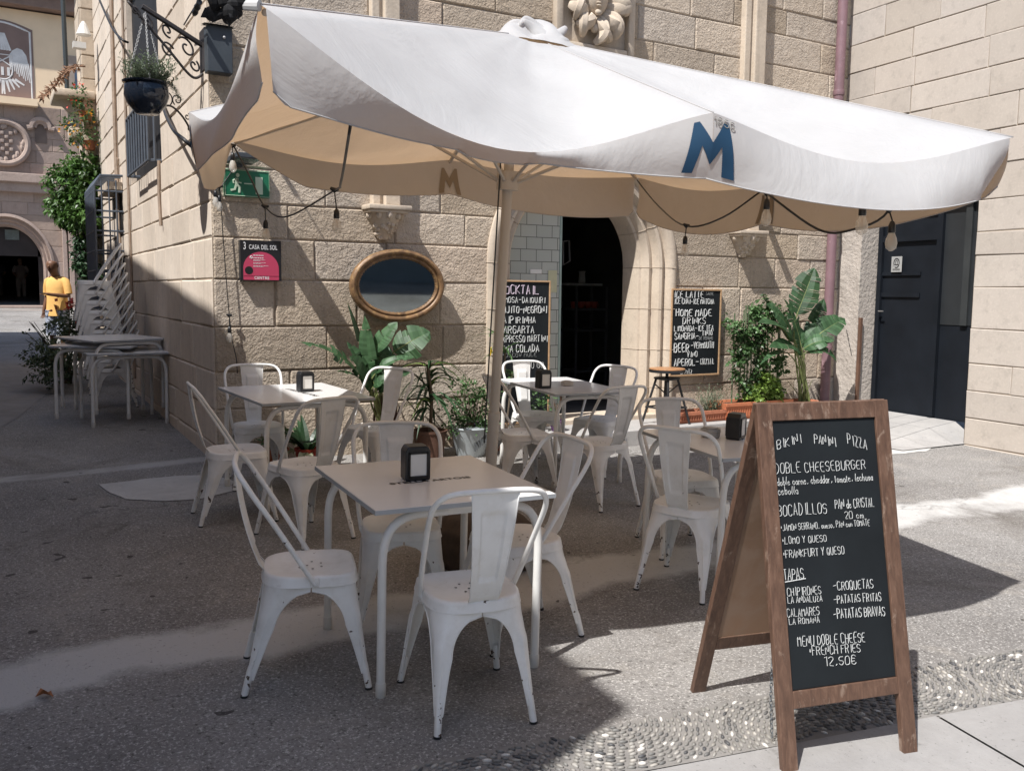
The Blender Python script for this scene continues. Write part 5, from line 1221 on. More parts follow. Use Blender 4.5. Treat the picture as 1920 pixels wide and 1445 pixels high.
def letter(kL, kR, wd, t0, t1, mat, off):
    mb = MB(); nu, nv = 170, 150
    def fn(u, v):
        k, s = two_sided(kL, kR, (u - .5) * wd); t = t1 + (t0 - t1) * v; p = val_pt(k, s, t); return p + (outw(kL) + outw(kR)).normalized() * off
    mb.grid(fn, nu, nv, keep=lambda u, v: in_poly(u, v, MP)); return mb.build("letter_m", mat, umb, W=UM, smooth=True)
letter(0, 1, .185, .10, .93, BLUEM, .0035); letter(2, 3, .17, .22, .95, BLUEM, .003); letter(4, 5, .17, .22, .95, BLUEM, .003); PALEM = M("print_showing_through", (.27, .215, .155), .9, .08); letter(2, 3, .17, .22, .95, PALEM, -.006); letter(4, 5, .17, .22, .95, PALEM, -.006); letter(6, 7, .17, .2, .9, BLUEM, .003)
mb = MB(); stk, wd = strokes("1856", .027, .0, 0, 1.9, 2)
def yr(u, v, h): k, s = two_sided(0, 1, .0 + u); return val_pt(k, s, .01 + (.036 - v) / .225) + (outw(0) + outw(1)).normalized() * .004
for pl in stk: mb.tube([yr(a, b, 0) for a, b in pl], .0015, 4)
mb.build("year_print", GREYP, umb, W=UM)
# crumpled vent cap
mb = MB()
def capf(u, v):
    a = 2 * pi * u; r = .02 + .25 * v * (1 + .22 * noise.noise(V((math.cos(a) * 1.7, math.sin(a) * 1.7, 1))))
    base = U_A + V((r * math.cos(a) * 1.15, r * math.sin(a), 0)); z = .05 * (1 - v) ** .7 - .115 * v + .035 * noise.noise(V((math.cos(a) * 3, math.sin(a) * 3, v * 3))) + .03 * math.sin(a * 5 + 2 * v) * math.sin(pi * v)
    return base + V((0, 0, z + .02))
mb.grid(capf, 60, 14); cp = mb.build("vent_cap", CLOTH, umb, W=UM, smooth=True)
mb = MB()
for k in range(2):
    pts = [U_A + V((-.12 + .06 * i + .02 * k, -.12 - .03 * k + .05 * math.sin(i * 1.3 + k), .005 + .035 * math.sin(i * 1.7 + k) - .02 * i * k)) for i in range(5)]
    mb.tube(cat(pts, 6), [.012 + .03 * math.sin(pi * i / 24) for i in range(25)], 10, flat=.6)
mb.build("cap_fold", CLOTH, cp, W=UM, smooth=True)
# frame
PB = V((.79, -3.25, GZ(.79, -3.25) + .02)); PT = U_A + V((-.075, .0, -.06)); POLEM = M("greige_enamel", (.52, .475, .42), .4, .08, 4)
mb = MB(); mb.tube([PB + (PT - PB) * t for t in (0, .1, .3, .5, .75, 1)], .0265, 18); pole = mb.build("pole", POLEM, umb, W=UM, smooth=True, angle=50)
mb = MB(); mb.tube([PB, PB + (PT - PB) * .30], .031, 18); mb.tube([PB + (PT - PB) * .295, PB + (PT - PB) * .31], .034, 18); mb.build("sleeve", POLEM, pole, W=UM, smooth=True, angle=50)
mb = MB(); mb.tube([PB + (PT - PB) * t + V((-.062, -.02, 0)) for t in (.25, .5, .88)], .004, 6); mb.build("cord", BLACK, pole, W=UM)
hub = PB + (PT - PB) * .74; mb = MB(); mb.tube([hub, hub + (PT - PB) * .035], .06, 16); mb.build("hub", POLEM, umb, W=UM, smooth=True, angle=50); MB().tube([PT - (PT - PB) * .02, PT], .06, 16).build("crown", POLEM, umb, W=UM, smooth=True, angle=50)
for k, t_ in enumerate(tips):
    mb = MB(); a = U_A + V((0, 0, -.05)); e = t_ + (a - t_) * .01 + V((0, 0, -.022)); mb.tube([a, a.lerp(e, .5), e], [.013, .013, .011], 8)
    rb = mb.build("rib", POLEM, umb, W=UM, smooth=True, angle=50); mb = MB(); mb.tube([hub + V((0, 0, .02)), a.lerp(e, .52)], .009, 7); mb.build("strut", POLEM, rb, W=UM, smooth=True, angle=50)
# bare rib end wrapped in black cloth at the near left corner
mb = MB(); d = V(PD(440, 12, 2.75)) - U_C1; mb.tube([U_C1 + V((0, 0, -.005)), U_C1 + d * .6], [.017, .015], 10, flat=.7); mb.build("rib_end", M("light_grey_metal", (.5, .5, .5), .4, .1), umb, W=UM)
mb = MB(); r2 = random.Random(11)
for k in range(13): q = U_C1 + d * (.7 + .09 * k) + V((r2.uniform(-.015, .015), r2.uniform(-.02, .02), r2.uniform(-.022, .018))); mb.ball(q, (r2.uniform(.018, .03), r2.uniform(.02, .03), r2.uniform(.016, .03)), 8, 6)
for k in range(9): q = U_C1 + d * r2.uniform(.8, 1.8); leaflet(mb, q, V((r2.gauss(0, 1), r2.gauss(0, 1), -1)), V((0, 1, 0)), .06, .035)
mb.build("black_rag", M("black_cloth", (.014, .014, .016), .95, .3), umb, W=UM)
# weighted base in a printed sack
SACK = M("brown_sacking", (.075, .055, .042), .95, .35, 14, .5, 120, .004)
mb = MB()
def sack(u, v):
    a = 2 * pi * u; e = 3.2; c, s = math.cos(a), math.sin(a); R = 1 / ((abs(c) ** e + abs(s) ** e) ** (1 / e)); prof_ = [(0.24, 0), (.27, .05), (.275, .14), (.26, .22), (.20, .28), (.05, .30)]
    i = min(4, int(v * 5)); f_ = v * 5 - i; r = prof_[i][0] * (1 - f_) + prof_[i + 1][0] * f_; z = prof_[i][1] * (1 - f_) + prof_[i + 1][1] * f_
    r *= 1 + .05 * noise.noise(V((c * 2, s * 2, z * 6)))
    return PB + V((r * c * R, r * s * R * .9, z - .02))
mb.grid(sack, 48, 20); base = mb.build("base", SACK, umb, W=UM, smooth=True)
mb = MB(); fy = lambda u, v, h: PB + V((u, -.268 + .12 * abs(u) ** 2 - h, v))
for pl in (((-.13, .02), (.02, .02), (.02, .12), (-.13, .12), (-.13, .02)), ((-.13, .15), (.02, .15)), ((-.11, .17), (-.11, .24)), ((-.06, .17), (-.06, .24)), ((-.11, .205), (-.06, .205)), ((-.02, .17), (-.02, .24))): mb.tube([fy(a, b, .004) for a, b in pl], .006, 5)
for pl in strokes("3", .07, .05)[0]: mb.tube([fy(-.08 + a, .035 + b, .004) for a, b in pl], .006, 5)
mb.build("print", BLACKM, base, W=UM)
# ================================================================== string lights
def bulb(mb, p, sc=1.0):
    p = V(p); n0 = len(mb.v); mb.lathe([(.004, 0), (.010, -.004), (.017, -.022), (.018, -.055), (.015, -.058)], 12, tuple(p), 0)
    mb.lathe([(.013, -.057), (.016, -.062), (.025, -.085), (.029, -.108), (.024, -.132), (.010, -.144), (.001, -.146)], 14, tuple(p), 1)
    mb.tube([p + V((-.004, 0, -.065)), p + V((-.005, 0, -.115)), p + V((.005, 0, -.115)), p + V((.004, 0, -.065))], .0016, 4, 2)
    mb.v[n0:] = [(p.x + (a - p.x) * .88, p.y + (b - p.y) * .88, p.z + (c - p.z) * .9) for a, b, c in mb.v[n0:]]
def string(label, cords, bulbs, r=.0055):
    p0 = V(cords[0][0]); o, W_ = thing("string_light", label, "string light", p0, "outdoor bulb strings")
    mb = MB()
    for c in cords: mb.tube(cat(c, 6), r, 6)
    mb.build("cord", BLACK, o, W=W_, smooth=True)
    for a, b in bulbs:
        a, b = V(a), V(b); mb = MB(); mb.tube([a + V((-.022, 0, .012)), a, a + V((.022, 0, .006))], [.007, .015, .007], 8); mb.tube([a, b], .0035, 5); bulb(mb, b); mb.build("bulb", [BLACK, BULB, FIL], o, W=W_, smooth=True, angle=50)
n1, n2 = PD(497, 388, 5.55), PD(627, 357, 4.75); hm = hem_pt(0, .17)
string("black bulb string looping under the left of the parasol, two bulbs hanging", [[U_C4 + V((0, 0, -.03)), V(U_C4).lerp(n1, .5) + V((.01, 0, -.03)), n1, n1.lerp(n2, .35) + V((0, 0, -.085)), n2, n2.lerp(hm, .5) + V((.0, 0, -.07)), hm]], [(n1, PD(498, 412, 5.55)), (n2, PD(631, 391, 4.75)), (U_C4 + V((-.01, -.02, -.04)), U_C4 + V((-.01, -.02, -.08)))])
n3, n4, n5 = PD(1287, 424, 5.6), PD(1437, 362, 4.35), PD(1667, 394, 3.95); c3_ = U_C3 + V((0, 0, -.02)); m3_ = U_M3 + V((-.05, 0, -.03))
string("black bulb string zigzagging under the right of the parasol with four bulbs", [[c3_, c3_.lerp(n3, .5) + V((0, 0, -.04)), n3, n3.lerp(m3_, .5) + V((0, 0, -.05)), m3_, n4, n4.lerp(n5, .45) + V((0, 0, -.13)), n4.lerp(n5, .72) + V((0, 0, -.11)), n5, U_C2 + V((-.25, .3, -.02))]], [(n3, PD(1285, 442, 5.6)), (n4, PD(1438, 372, 4.35)), (n5, PD(1673, 414, 3.95)), (PD(1620, 372, 3.7), PD(1618, 380, 3.7))])
wl = lambda px, py, y=-.06: FW(px, py, y)
string("thin black bulb string hanging down the corner of the golden stone wall", [[wl(404, 270), wl(407, 310), wl(413, 360), wl(418, 440), wl(424, 520), wl(430, 592), wl(436, 640), wl(443, 672), wl(445, 700)], [wl(413, 280), wl(414, 330), wl(413, 345)], [wl(437, 300), wl(436, 318), wl(418, 345), wl(413, 350)]], [(wl(413, 350), wl(404, 357)), (wl(411, 350), wl(411, 366)), (wl(430, 592), wl(430, 612))], .004)
# ================================================================== wooden menu stand
yaw = math.radians(-12.5); ex = V((math.cos(yaw), math.sin(yaw), 0)); ey = V((-math.sin(yaw), math.cos(yaw), 0)); LF = V((.645, -5.60, 0)); LF.z = GZ(LF.x, LF.y); BWD = .54
stand, SM = thing("menu_stand", "wooden folding menu stand with handwritten blackboard in the right foreground", "menu stand", mat=Matrix(((ex.x, ey.x, 0, LF.x), (ex.y, ey.y, 0, LF.y), (0, 0, 1, LF.z), (0, 0, 0, 1))))
AP = V((0, .245, 1.205)); gslope = lambda u, d: GZ(LF.x + ex.x * u + ey.x * d, LF.y + ex.y * u + ey.y * d) - LF.z
def panel(front):
    foot = V((0, 0, 0)) if front else V((0, .615, gslope(0, .6))); up = (AP - foot); L = up.length; up.normalize(); n = V((0, -up.z, up.y)) if front else V((0, up.z, -up.y)); n = n if (n.y < 0) == front else -n
    return foot, up, L, n
def plank(mb, foot, up, n, u0, u1, v0, v1, h0, h1):
    m = Matrix(((1, up.x, n.x, foot.x), (0, up.y, n.y, foot.y), (0, up.z, n.z, foot.z), (0, 0, 0, 1))); mb.box((u0, v0, h0), (u1, v1, h1), ch=.0025, M4=m)
for front in (True, False):
    foot, up, L, n = panel(front); off = 0.0 if front else -.0
    for nm, q in (("stile", (0, .058, 0, L, -.012, .012)), ("stile", (BWD - .058, BWD, 0, L, -.012, .012)), ("rail", (.0582, BWD - .0582, L - .062, L - .002, -.0125, .0115)), ("rail", (.0582, BWD - .0582, .205, .262, -.0115, .0115))):
        mb = MB(); plank(mb, foot, up, n, *q); mb.build(nm, WOOD, stand)
    mb = MB(); plank(mb, foot, up, n, .0585, BWD - .0585, .2625, L - .0625, -.006, .004); brd = mb.build("blackboard" if front else "back_board", CHALKB if front else HARDB, stand)
    if front: FB = (foot, up, L, n, brd)
    else:
        mb = MB(); plank(mb, foot, up, n, .0585, BWD - .0585, .2625, L - .0625, -.0085, -.0065); mb.build("inner_face", HARDB, brd)
mb = MB(); c0, c1 = V((.07, .10, .42)), V((.075, .30, .03))
for k in range(26): t = k / 25; p = V((.075, .17 + .02 * math.sin(t * 3), .44 - .40 * t)); a = pi / 2 * (k % 2); mb.tube([p + V((.005 * math.cos(a) * math.cos(q), .005 * math.sin(a) * math.cos(q), .011 * math.sin(q))) for q in [2 * pi * i / 8 for i in range(8)]], .0017, 4, closed=True)
mb.build("chain", GREYM, stand)
foot, up, L, n, brd = FB; VB, VT = .2625, L - .0625; UB0, UB1 = .0585, BWD - .0585
def bt(x, y):
    u = .5
    for _ in range(8):
        xl0, xl1, xr0, xr1 = 375, 465, 800, 860
        v = (y - (95 - 20 * u)) / ((1150 - 90 * u) - (95 - 20 * u)); xl, xr = xl0 + (xl1 - xl0) * v, xr0 + (xr1 - xr0) * v; u = (x - xl) / (xr - xl)
    return UB0 + (UB1 - UB0) * u, VT + (VB - VT) * v
def chalk(mb, text, x0, x1, y, cap, th=.0019, jit=.25, dy=None, seed=1):
    """picture reading of the line start, end and baseline (measured on the board), mapped on the real board"""
    dy = -.11 * (x1 - x0) * (y / 1150) - .05 * (x1 - x0) if dy is None else dy
    a, b = bt(x0, y), bt(x1, y + dy); wd = b[0] - a[0]; size = cap * .86 * (VT - VB) / 1010
    fn = lambda u, v, h: foot + V((u, 0, 0)) + up * v + n * (.0045 + h)
    m_ = MB(); write(m_, text, fn, a[0], a[1], size, th * .5, wd, jit * .9, (b[1] - a[1]) / wd, seed); m_.build("chalk_line", CHALK, brd)
mb = MB()
for i, (t_, x0, x1, y, cap, th, dy) in enumerate((("BIKINI", 398, 500, 208, 40, .0021, -30), ("PANINI", 548, 640, 180, 42, .0021, 12), ("PIZZA", 684, 770, 180, 44, .0021, 22), ("DOBLE CHEESEBURGER", 392, 762, 305, 44, .0020, None), ("doble carne, cheddar, tomate, lechuga", 400, 790, 352, 36, .0017, None), ("cebolla", 404, 486, 388, 36, .0017, None),
    ("BOCADILLOS", 404, 602, 472, 48, .0021, None), ("PAN de CRISTAL", 630, 792, 436, 40, .0019, None), ("20 cm", 668, 750, 474, 32, .0018, None), ("+JAMON SERRANO, queso, PAN con TOMATE", 414, 772, 530, 28, .0016, None), ("+LOMO Y QUESO", 420, 598, 582, 30, .0018, None), ("+FRANKFURT Y QUESO", 424, 668, 636, 34, .0019, None),
    ("TAPAS", 430, 510, 722, 46, .0022, None), ("CHIPIRONES", 444, 576, 784, 36, .0019, None), ("LA ANDALUZA", 446, 580, 812, 26, .0018, None), ("CALAMARES", 444, 570, 866, 36, .0019, None), ("LA ROMANA", 452, 570, 894, 26, .0018, None), ("-CROQUETAS", 620, 782, 752, 38, .0021, None), ("-PATATAS FRITAS", 622, 812, 802, 34, .0021, None), ("-PATATAS BRAVAS", 620, 826, 860, 40, .0023, None),
    ("MENU DOBLE CHEESE", 486, 746, 976, 42, .0021, None), ("+FRENCH FRIES", 526, 726, 1008, 38, .0021, None), ("12,50\u20ac", 586, 712, 1044, 38, .0021, None))):
    chalk(mb, t_, x0, x1, y, cap, th, .28, dy, i + 3)
a, b = bt(434, 730), bt(512, 712); mb.tube([foot + V((a[0], 0, 0)) + up * a[1] + n * .0055, foot + V((b[0], 0, 0)) + up * b[1] + n * .0055], .0018, 5)
mb.build("chalk_underline", CHALK, brd)
# ================================================================== blackboards on the house
def board(name, lab, x0, x1, z0, z1, y, rows, ox, oy, sc, fr=.018, fmat=OAK, tilt=0):
    r, W_ = thing(name, lab, "blackboard", ((x0 + x1) / 2, y, z0), "drinks blackboards"); mb = MB()
    mb.box((x0 + fr, y - .012, z0 + fr), (x1 - fr, y + .006, z1 - fr)); bd = mb.build("panel", CHALKB, r, W=W_)
    mb = MB()
    mb.box((x0, y - .022, z0), (x0 + fr, y + .008, z1), ch=.002); mb.box((x1 - fr, y - .022, z0), (x1, y + .008, z1), ch=.002); mb.box((x0 + fr, y - .0215, z1 - fr), (x1 - fr, y + .008, z1), ch=.002); mb.box((x0 + fr, y - .0215, z0), (x1 - fr, y + .008, z0 + fr), ch=.002)
    mb.build("frame", fmat, r, W=W_); ms = {}
    for i, (t_, xa, xb, yb, cap, th, mt) in enumerate(rows):
        p, q = FW(ox + xa / sc, oy + yb / sc, y - .013), FW(ox + xb / sc, oy + yb / sc, y - .013); k = FW(ox + xa / sc, oy + (yb - cap) / sc, y - .013).z - p.z
        m_ = MB(); write(m_, t_, lambda u, v, h: (u, y - .013 - h, v), p.x, p.z + .004, k, th * .62, q.x - p.x, .26, 0, i + 2, gap=1.9); m_.build("lettering", mt, bd, W=W_)
    return r
a_, b_ = FW(1258, 541, -.04), FW(1346, 702, -.04)
board("drinks_board", "framed blackboard with drinks list hanging right of the doorway, behind the bar stool", a_.x, b_.x, b_.z, a_.z, -.04, (("ICE LATTE", 288, 485, 615, 44, .0075, CHALK), ("SAME", 494, 548, 600, 25, .003, CHALKD), ("ICE CHAI-ICE MATCHA", 290, 550, 655, 34, .006, CHALK), ("HOME MADE", 300, 537, 735, 46, .0085, CHALK), ("DRINKS", 345, 499, 785, 40, .007, CHALK), ("LIMONADA-ICE TEA", 290, 546, 832, 36, .006, CHALK), ("SANGRIA-", 292, 452, 884, 38, .007, CHALK), ("TINTO", 470, 538, 858, 30, .006, CHALK), ("DE VERANO", 450, 540, 888, 22, .003, CHALKD), ("BEER", 288, 390, 968, 55, .009, CHALK), ("-VERMOUTH", 398, 548, 942, 38, .0065, CHALK), ("VINO", 372, 444, 998, 34, .006, CHALK), ("APEROL-", 288, 452, 1056, 42, .007, CHALK), ("COCKTAIL", 458, 550, 1046, 36, .004, CHALK), ("SPRITZ", 330, 408, 1108, 26, .0038, CHALK)), 1180, 380, 3.441)
x0, x1, zt = FW(934, 526, -.03).x, FW(1031, 526, -.03).x, FW(1000, 526, -.03).z
board("cocktail_board", "tall framed blackboard with cocktail list leaning in the left half of the doorway", x0, x1, .27, zt, -.03, (("COCKTAIL", 370, 605, 602, 50, .008, CHALKP), ("MIMOSA-DAIQUIRI", 364, 640, 655, 34, .0055, CHALK), ("MOJITO-NEGRONI", 364, 650, 715, 40, .007, CHALK), ("CAIPIRINHA", 364, 585, 776, 38, .007, CHALK), ("MARGARTA", 364, 577, 836, 42, .007, CHALK), ("EXPRESSO MARTINI", 364, 653, 888, 38, .006, CHALK), ("PINA COLADA", 364, 605, 948, 40, .007, CHALK), ("MOSCOW MULE", 380, 590, 976, 22, .003, CHALKD), ("TO GO", 530, 632, 1040, 34, .004, CHALK)), 820, 360, 3.1414, .016)
# ================================================================== oval mirror
mc = V((1.575, -.10, 1.602)); A_, B_ = .448, .322; mr_, MRM = thing("oval_mirror", "oval mirror in a worn gilt frame on the stone wall", "mirror", mat=Matrix.Translation(mc) @ Matrix.Rotation(math.radians(5), 4, 'X') @ Matrix.Rotation(math.radians(-90), 4, 'X') @ Matrix.Rotation(math.radians(180), 4, 'Z'))
# local: x right(-), y vertical, z outward after the rotations; build in world and convert instead
def mfr(u, v):
    a = 2 * pi * u; prof_ = [(0, .02), (.0, -.028), (-.022, -.045), (-.04, -.04), (-.052, -.02), (-.066, -.03), (-.078, -.022), (-.084, -.004)]
    i = min(6, int(v * 7)); f_ = v * 7 - i; d_ = prof_[i][0] * (1 - f_) + prof_[i + 1][0] * f_; h = prof_[i][1] * (1 - f_) + prof_[i + 1][1] * f_
    p = V(((A_ + d_) * math.cos(a), h, (B_ + d_) * math.sin(a))); return mc + Matrix.Rotation(math.radians(4), 3, 'X') @ p
mb = MB(); mb.grid(mfr, 72, 21); mb.build("frame", GOLD, mr_, W=MRM, smooth=True)
mb = MB(); R6 = Matrix.Rotation(math.radians(4), 3, 'X'); el = lambda k, d_: [tuple(mc + R6 @ V(((A_ - d_) * math.cos(2 * pi * i / k), -.004, (B_ - d_) * math.sin(2 * pi * i / k)))) for i in range(k)]
mb.add(el(64, .081), [tuple(range(64))]); mb.build("glass", MIRR, mr_, W=MRM)
mb = MB()
for k in range(64): a = 2 * pi * k / 64; mb.ball(tuple(mc + R6 @ V(((A_ - .082) * math.cos(a), -.012, (B_ - .082) * math.sin(a)))), .006, 6, 4)
mb.build("beading", GOLD, mr_, W=MRM, smooth=True)
mb = MB(); mb.add([tuple(V(p) + V((0, .03, 0))) for p in el(48, .02)], [tuple(range(48))]); mb.build("backing", BLACKM, mr_, W=MRM)
# ================================================================== signs
sx0, sx1, sz0, sz1 = .205, .540, 1.628, 1.957
sg, SGM = thing("number_sign", "black and magenta sign reading 3 CASA DEL SOL on the stone corner", "sign", (.37, -.02, 1.79))
MAG = M("magenta_print", (.52, .055, .12), .45, .06, 4); WHP = M("white_print", (.75, .74, .73), .5, .04); MAG2 = M("dark_magenta", (.25, .02, .06), .5)
MB().box((sx0, -.075, sz0), (sx1, -.012, sz1)).build("plate", M("black_enamel", (.014, .015, .019), .35, .1), sg, W=SGM)
ys = -.0762; wd = sx1 - sx0; ux = lambda u: sx0 + wd * u; uz = lambda v: sz1 - (sz1 - sz0) * v
mb = MB(); cu, rad = .5, .435; pl = [(.065, .985), (.935, .985), (.935, .70)] + [(.5 + .435 * math.cos(a), .70 - .415 * math.sin(a)) for a in [pi * k / 24 for k in range(1, 24)]] + [(.065, .70)]
mb.prism([(ux(u), uz(v)) for u, v in pl], lambda u, v, h: (u, ys - h, v), -.001, .0006); mb.build("arch_print", MAG, sg, W=SGM)
mb = MB(); mb.prism([(ux(.2 + .1 * math.cos(2 * pi * k / 24)), uz(.75 + .1 * math.sin(2 * pi * k / 24))) for k in range(24)], lambda u, v, h: (u, ys - h, v), .0008, .0016); mb.build("dot_print", BLACK, sg, W=SGM)
mb = MB(); mb.box((ux(.07), ys - .0018, uz(.892)), (ux(.93), ys - .0008, uz(.880))); mb.build("line_print", MAG2, sg, W=SGM)
mb = MB(); f_ = lambda u, v, h: (u, ys - .001 - h, v)
for k, (u0, u1, v, h) in enumerate(((.31, .56, .375, .022), (.31, .56, .44, .022), (.31, .60, .488, .01), (.31, .48, .508, .01), (.31, .61, .56, .01), (.31, .50, .58, .01), (.31, .68, .635, .01), (.31, .55, .655, .01))):
    r2 = random.Random(k); u = u0
    while u < u1: l = r2.uniform(.02, .06); mb.box((ux(u), ys - .0018, uz(v + h / 2)), (ux(min(u1, u + l)), ys - .0008, uz(v - h / 2))); u += l + .012
mb.tube([(ux(.26 + .028 * math.cos(2 * pi * k / 14)), ys - .0012, uz(.425 + .028 * math.sin(2 * pi * k / 14))) for k in range(14)], .0028, 4, closed=True)
mb.build("text_print", WHP, sg, W=SGM)
RX = Matrix.Rotation(pi / 2, 4, 'X'); inv = SGM.inverted()
lettering(sg, "CASA DEL SOL", .052, inv @ Matrix.Translation((ux(.555), ys - .001, uz(.175))) @ RX, WHP, "title", .62)
lettering(sg, "3", .085, inv @ Matrix.Translation((ux(.105), ys - .001, uz(.155))) @ RX, WHP, "number", .62)
lettering(sg, "CENTRE", .034, inv @ Matrix.Translation((ux(.51), ys - .001, uz(.935))) @ RX, WHP, "title", .9)
ea, eb = FW(421, 367, -.05), FW(505, 322, -.05); es, ESM = thing("exit_sign", "green emergency exit sign with running figure above the red sign", "sign", ((ea.x + eb.x) / 2, -.03, ea.z))
GRN = M("exit_green", (.012, .15, .075), .35, .08); EW = M("luminous_white", (.55, .66, .50), .5, .05)
x0, x1, z0, z1 = ea.x, eb.x, ea.z, eb.z; MB().box((x0, -.055, z0), (x1, -.012, z1), ch=.004).build("plate", GRN, es, W=ESM)
mb = MB(); P_ = lambda u, v: (x0 + (x1 - x0) * u, -.0575, z1 - (z1 - z0) * v); q = (z1 - z0)
mb.ball(P_(.29, .22), (q * .07, .002, q * .075), 12, 6)
for pts, r in (([(.27, .33), (.265, .55)], q * .07), ([(.265, .55), (.33, .66), (.32, .86)], q * .045), ([(.255, .56), (.22, .74), (.13, .78)], q * .045), ([(.28, .36), (.31, .48), (.37, .50)], q * .03), ([(.25, .36), (.19, .42), (.2, .52)], q * .03)): mb.tube([P_(*p) for p in pts], r, 6, flat=.12 if False else 1)
mb.v = [(p[0], max(-.0595, min(-.0552, p[1])), p[2]) for p in mb.v]
mb.box((P_(.43, .53)[0], -.0585, P_(.43, .53)[2]), (P_(.62, .5)[0], -.0555, P_(.62, .49)[2])); mb.box((P_(.68, .9)[0], -.0585, P_(.68, .88)[2]), (P_(.84, .9)[0], -.0555, P_(.84, .24)[2]))
mb.build("pictogram", EW, es, W=ESM)
mb = MB(); mb.tube([P_(.015, .03), P_(.985, .03), P_(.985, .97), P_(.015, .97)], .0025, 4, closed=True); mb.build("border", EW, es, W=ESM)
# dark metal box on the corner
wb, WBM = thing("wall_box", "dark grey metal box screwed to the stone corner near the iron bracket", "metal box", (.08, -.05, 3.43))
mb = MB(); mb.box((-.03, -.13, 3.25), (.165, -.012, 3.6), ch=.006); mb.build("case", GREYM, wb, W=WBM)
mb = MB(); mb.add([(-.05, -.012, 3.62), (.18, -.012, 3.62), (.18, -.16, 3.595), (-.05, -.16, 3.595)], [(0, 1, 2, 3)]); mb.add([(-.05, -.012, 3.63), (.18, -.012, 3.63), (.18, -.16, 3.605), (-.05, -.16, 3.605)], [(0, 1, 2, 3)]); mb.build("lid", GREYM, wb, W=WBM)
mb = MB(); mb.ball((.10, -.135, 3.52), .012, 10, 6); mb.build("screw", M("light_grey_metal", (.5, .5, .5)), wb, W=WBM, smooth=True)
# ================================================================== iron bracket with hanging pot
tipp = PD(272, 16, 7.2); basep = V((-.015, .12, 3.50)); br, BRM = thing("iron_bracket", "scrolled wrought iron bracket projecting from the corner of the house", "bracket", basep)
mb = MB(); mb.tube([basep, tipp + (tipp - basep) * .05], .022, 6); mb.box((-.02, .02, 3.30), (.0, .22, 3.62)); mb.build("bar", IRON, br, W=BRM)
def plane_scroll(o, dx, dz, cx, cz, r0, turns, start, n=26, sg=1):
    return [o + dx * (cx + r0 * (1 - .75 * i / n) * math.cos(start + sg * turns * 2 * pi * i / n)) + dz * (cz + r0 * (1 - .75 * i / n) * math.sin(start + sg * turns * 2 * pi * i / n)) for i in range(n + 1)]
dxv = (tipp - basep).normalized(); dzv = V((0, 0, 1)); LB = (tipp - basep).length; mb = MB()
mb.tube(cat([basep + V((0, 0, -.22)), basep + dxv * .10 + V((0, 0, -.30)), basep + dxv * .3 + V((0, 0, -.2)), basep + dxv * .62 + V((0, 0, -.03))], 8), .011, 6)
for c in ((.14, -.10, .075, 1.2, .5, 1), (.30, -.21, .06, 1.2, 2.5, -1), (.30, -.06, .05, 1.1, 4.2, 1), (.47, -.10, .055, 1.2, 1.5, 1), (.56, -.07, .04, 1.1, 4, -1), (.08, -.2, .05, 1.1, 2, 1)): mb.tube(plane_scroll(basep, dxv, dzv, *c[:5], sg=c[5]), .008, 6)
mb.build("scroll", IRON, br, W=BRM, smooth=True)
b2 = V((-.01, .55, 3.02)); mb = MB(); d2 = V((-.55, -.25, 0)).normalized()
mb.tube(cat([b2 + V((0, 0, -.35)), b2 + d2 * .06 + V((0, 0, -.1)), b2 + d2 * .22 + V((0, 0, .04)), b2 + d2 * .38 + V((0, 0, -.02))], 8), .009, 6)
for c in ((.16, .10, .05, 1.2, -1, 1), (.27, .10, .065, 1.2, 4, -1), (.36, .05, .035, 1.1, 0, 1), (.07, -.02, .03, 1.1, 2, 1), (.05, -.12, .022, 1.1, 3, -1), (.40, -.01, .03, 1.1, 4, 1)): mb.tube(plane_scroll(b2, d2, dzv, *c[:5], sg=c[5]), .0055, 5)
mb.build("scroll", IRON, br, W=BRM, smooth=True)
pc = PD(276, 215, 7.15); pt = PD(276, 155, 7.15); hp, HPM = thing("hanging_pot", "glossy navy blue pot hanging by chains from the iron bracket", "hanging pot", pc)
R_ = (PD(317, 185, 7.15) - PD(236, 185, 7.15)).length / 2; hgt = pt.z - pc.z; mb = MB()
mb.lathe([(R_ * .40, 0), (R_ * .50, .005), (R_ * .84, hgt * .30), (R_ * .99, hgt * .58), (R_ * .96, hgt * .86), (R_ * .90, hgt * .93), (R_ * 1.03, hgt * .96), (R_ * 1.05, hgt * 1.0), (R_ * .95, hgt * 1.02), (R_ * .86, hgt * .97), (R_ * .86, hgt * .85)], 32, tuple(pc)); mb.build("pot", NAVY, hp, W=HPM, smooth=True, angle=50)
MB().lathe([(R_ * .86, 0), (.001, .01)], 20, (pc.x, pc.y, pc.z + hgt * .9)).build("soil", SOIL, hp, W=HPM)
for k in range(3):
    a = 2 * pi * k / 3 + .5; p0 = pt + V((R_ * .95 * math.cos(a), R_ * .95 * math.sin(a), 0)); mb = MB(); n_ = 34
    for i in range(n_): p = p0.lerp(tipp + V((0, 0, -.02)), i / n_); q0 = pi / 2 * (i % 2); mb.tube([p + V((.006 * math.cos(q0) * math.cos(t_), .006 * math.sin(q0) * math.cos(t_), .013 * math.sin(t_))) for t_ in [2 * pi * j / 6 for j in range(6)]], .0022, 4, closed=True)
    mb.build("chain", M("light_grey_metal", (.5, .5, .5)), hp, W=HPM)
hpl, HLM = thing("potted_herb", "grey green rosemary growing in the hanging navy pot", "plant", pt); mb = MB(); r2 = random.Random(4)
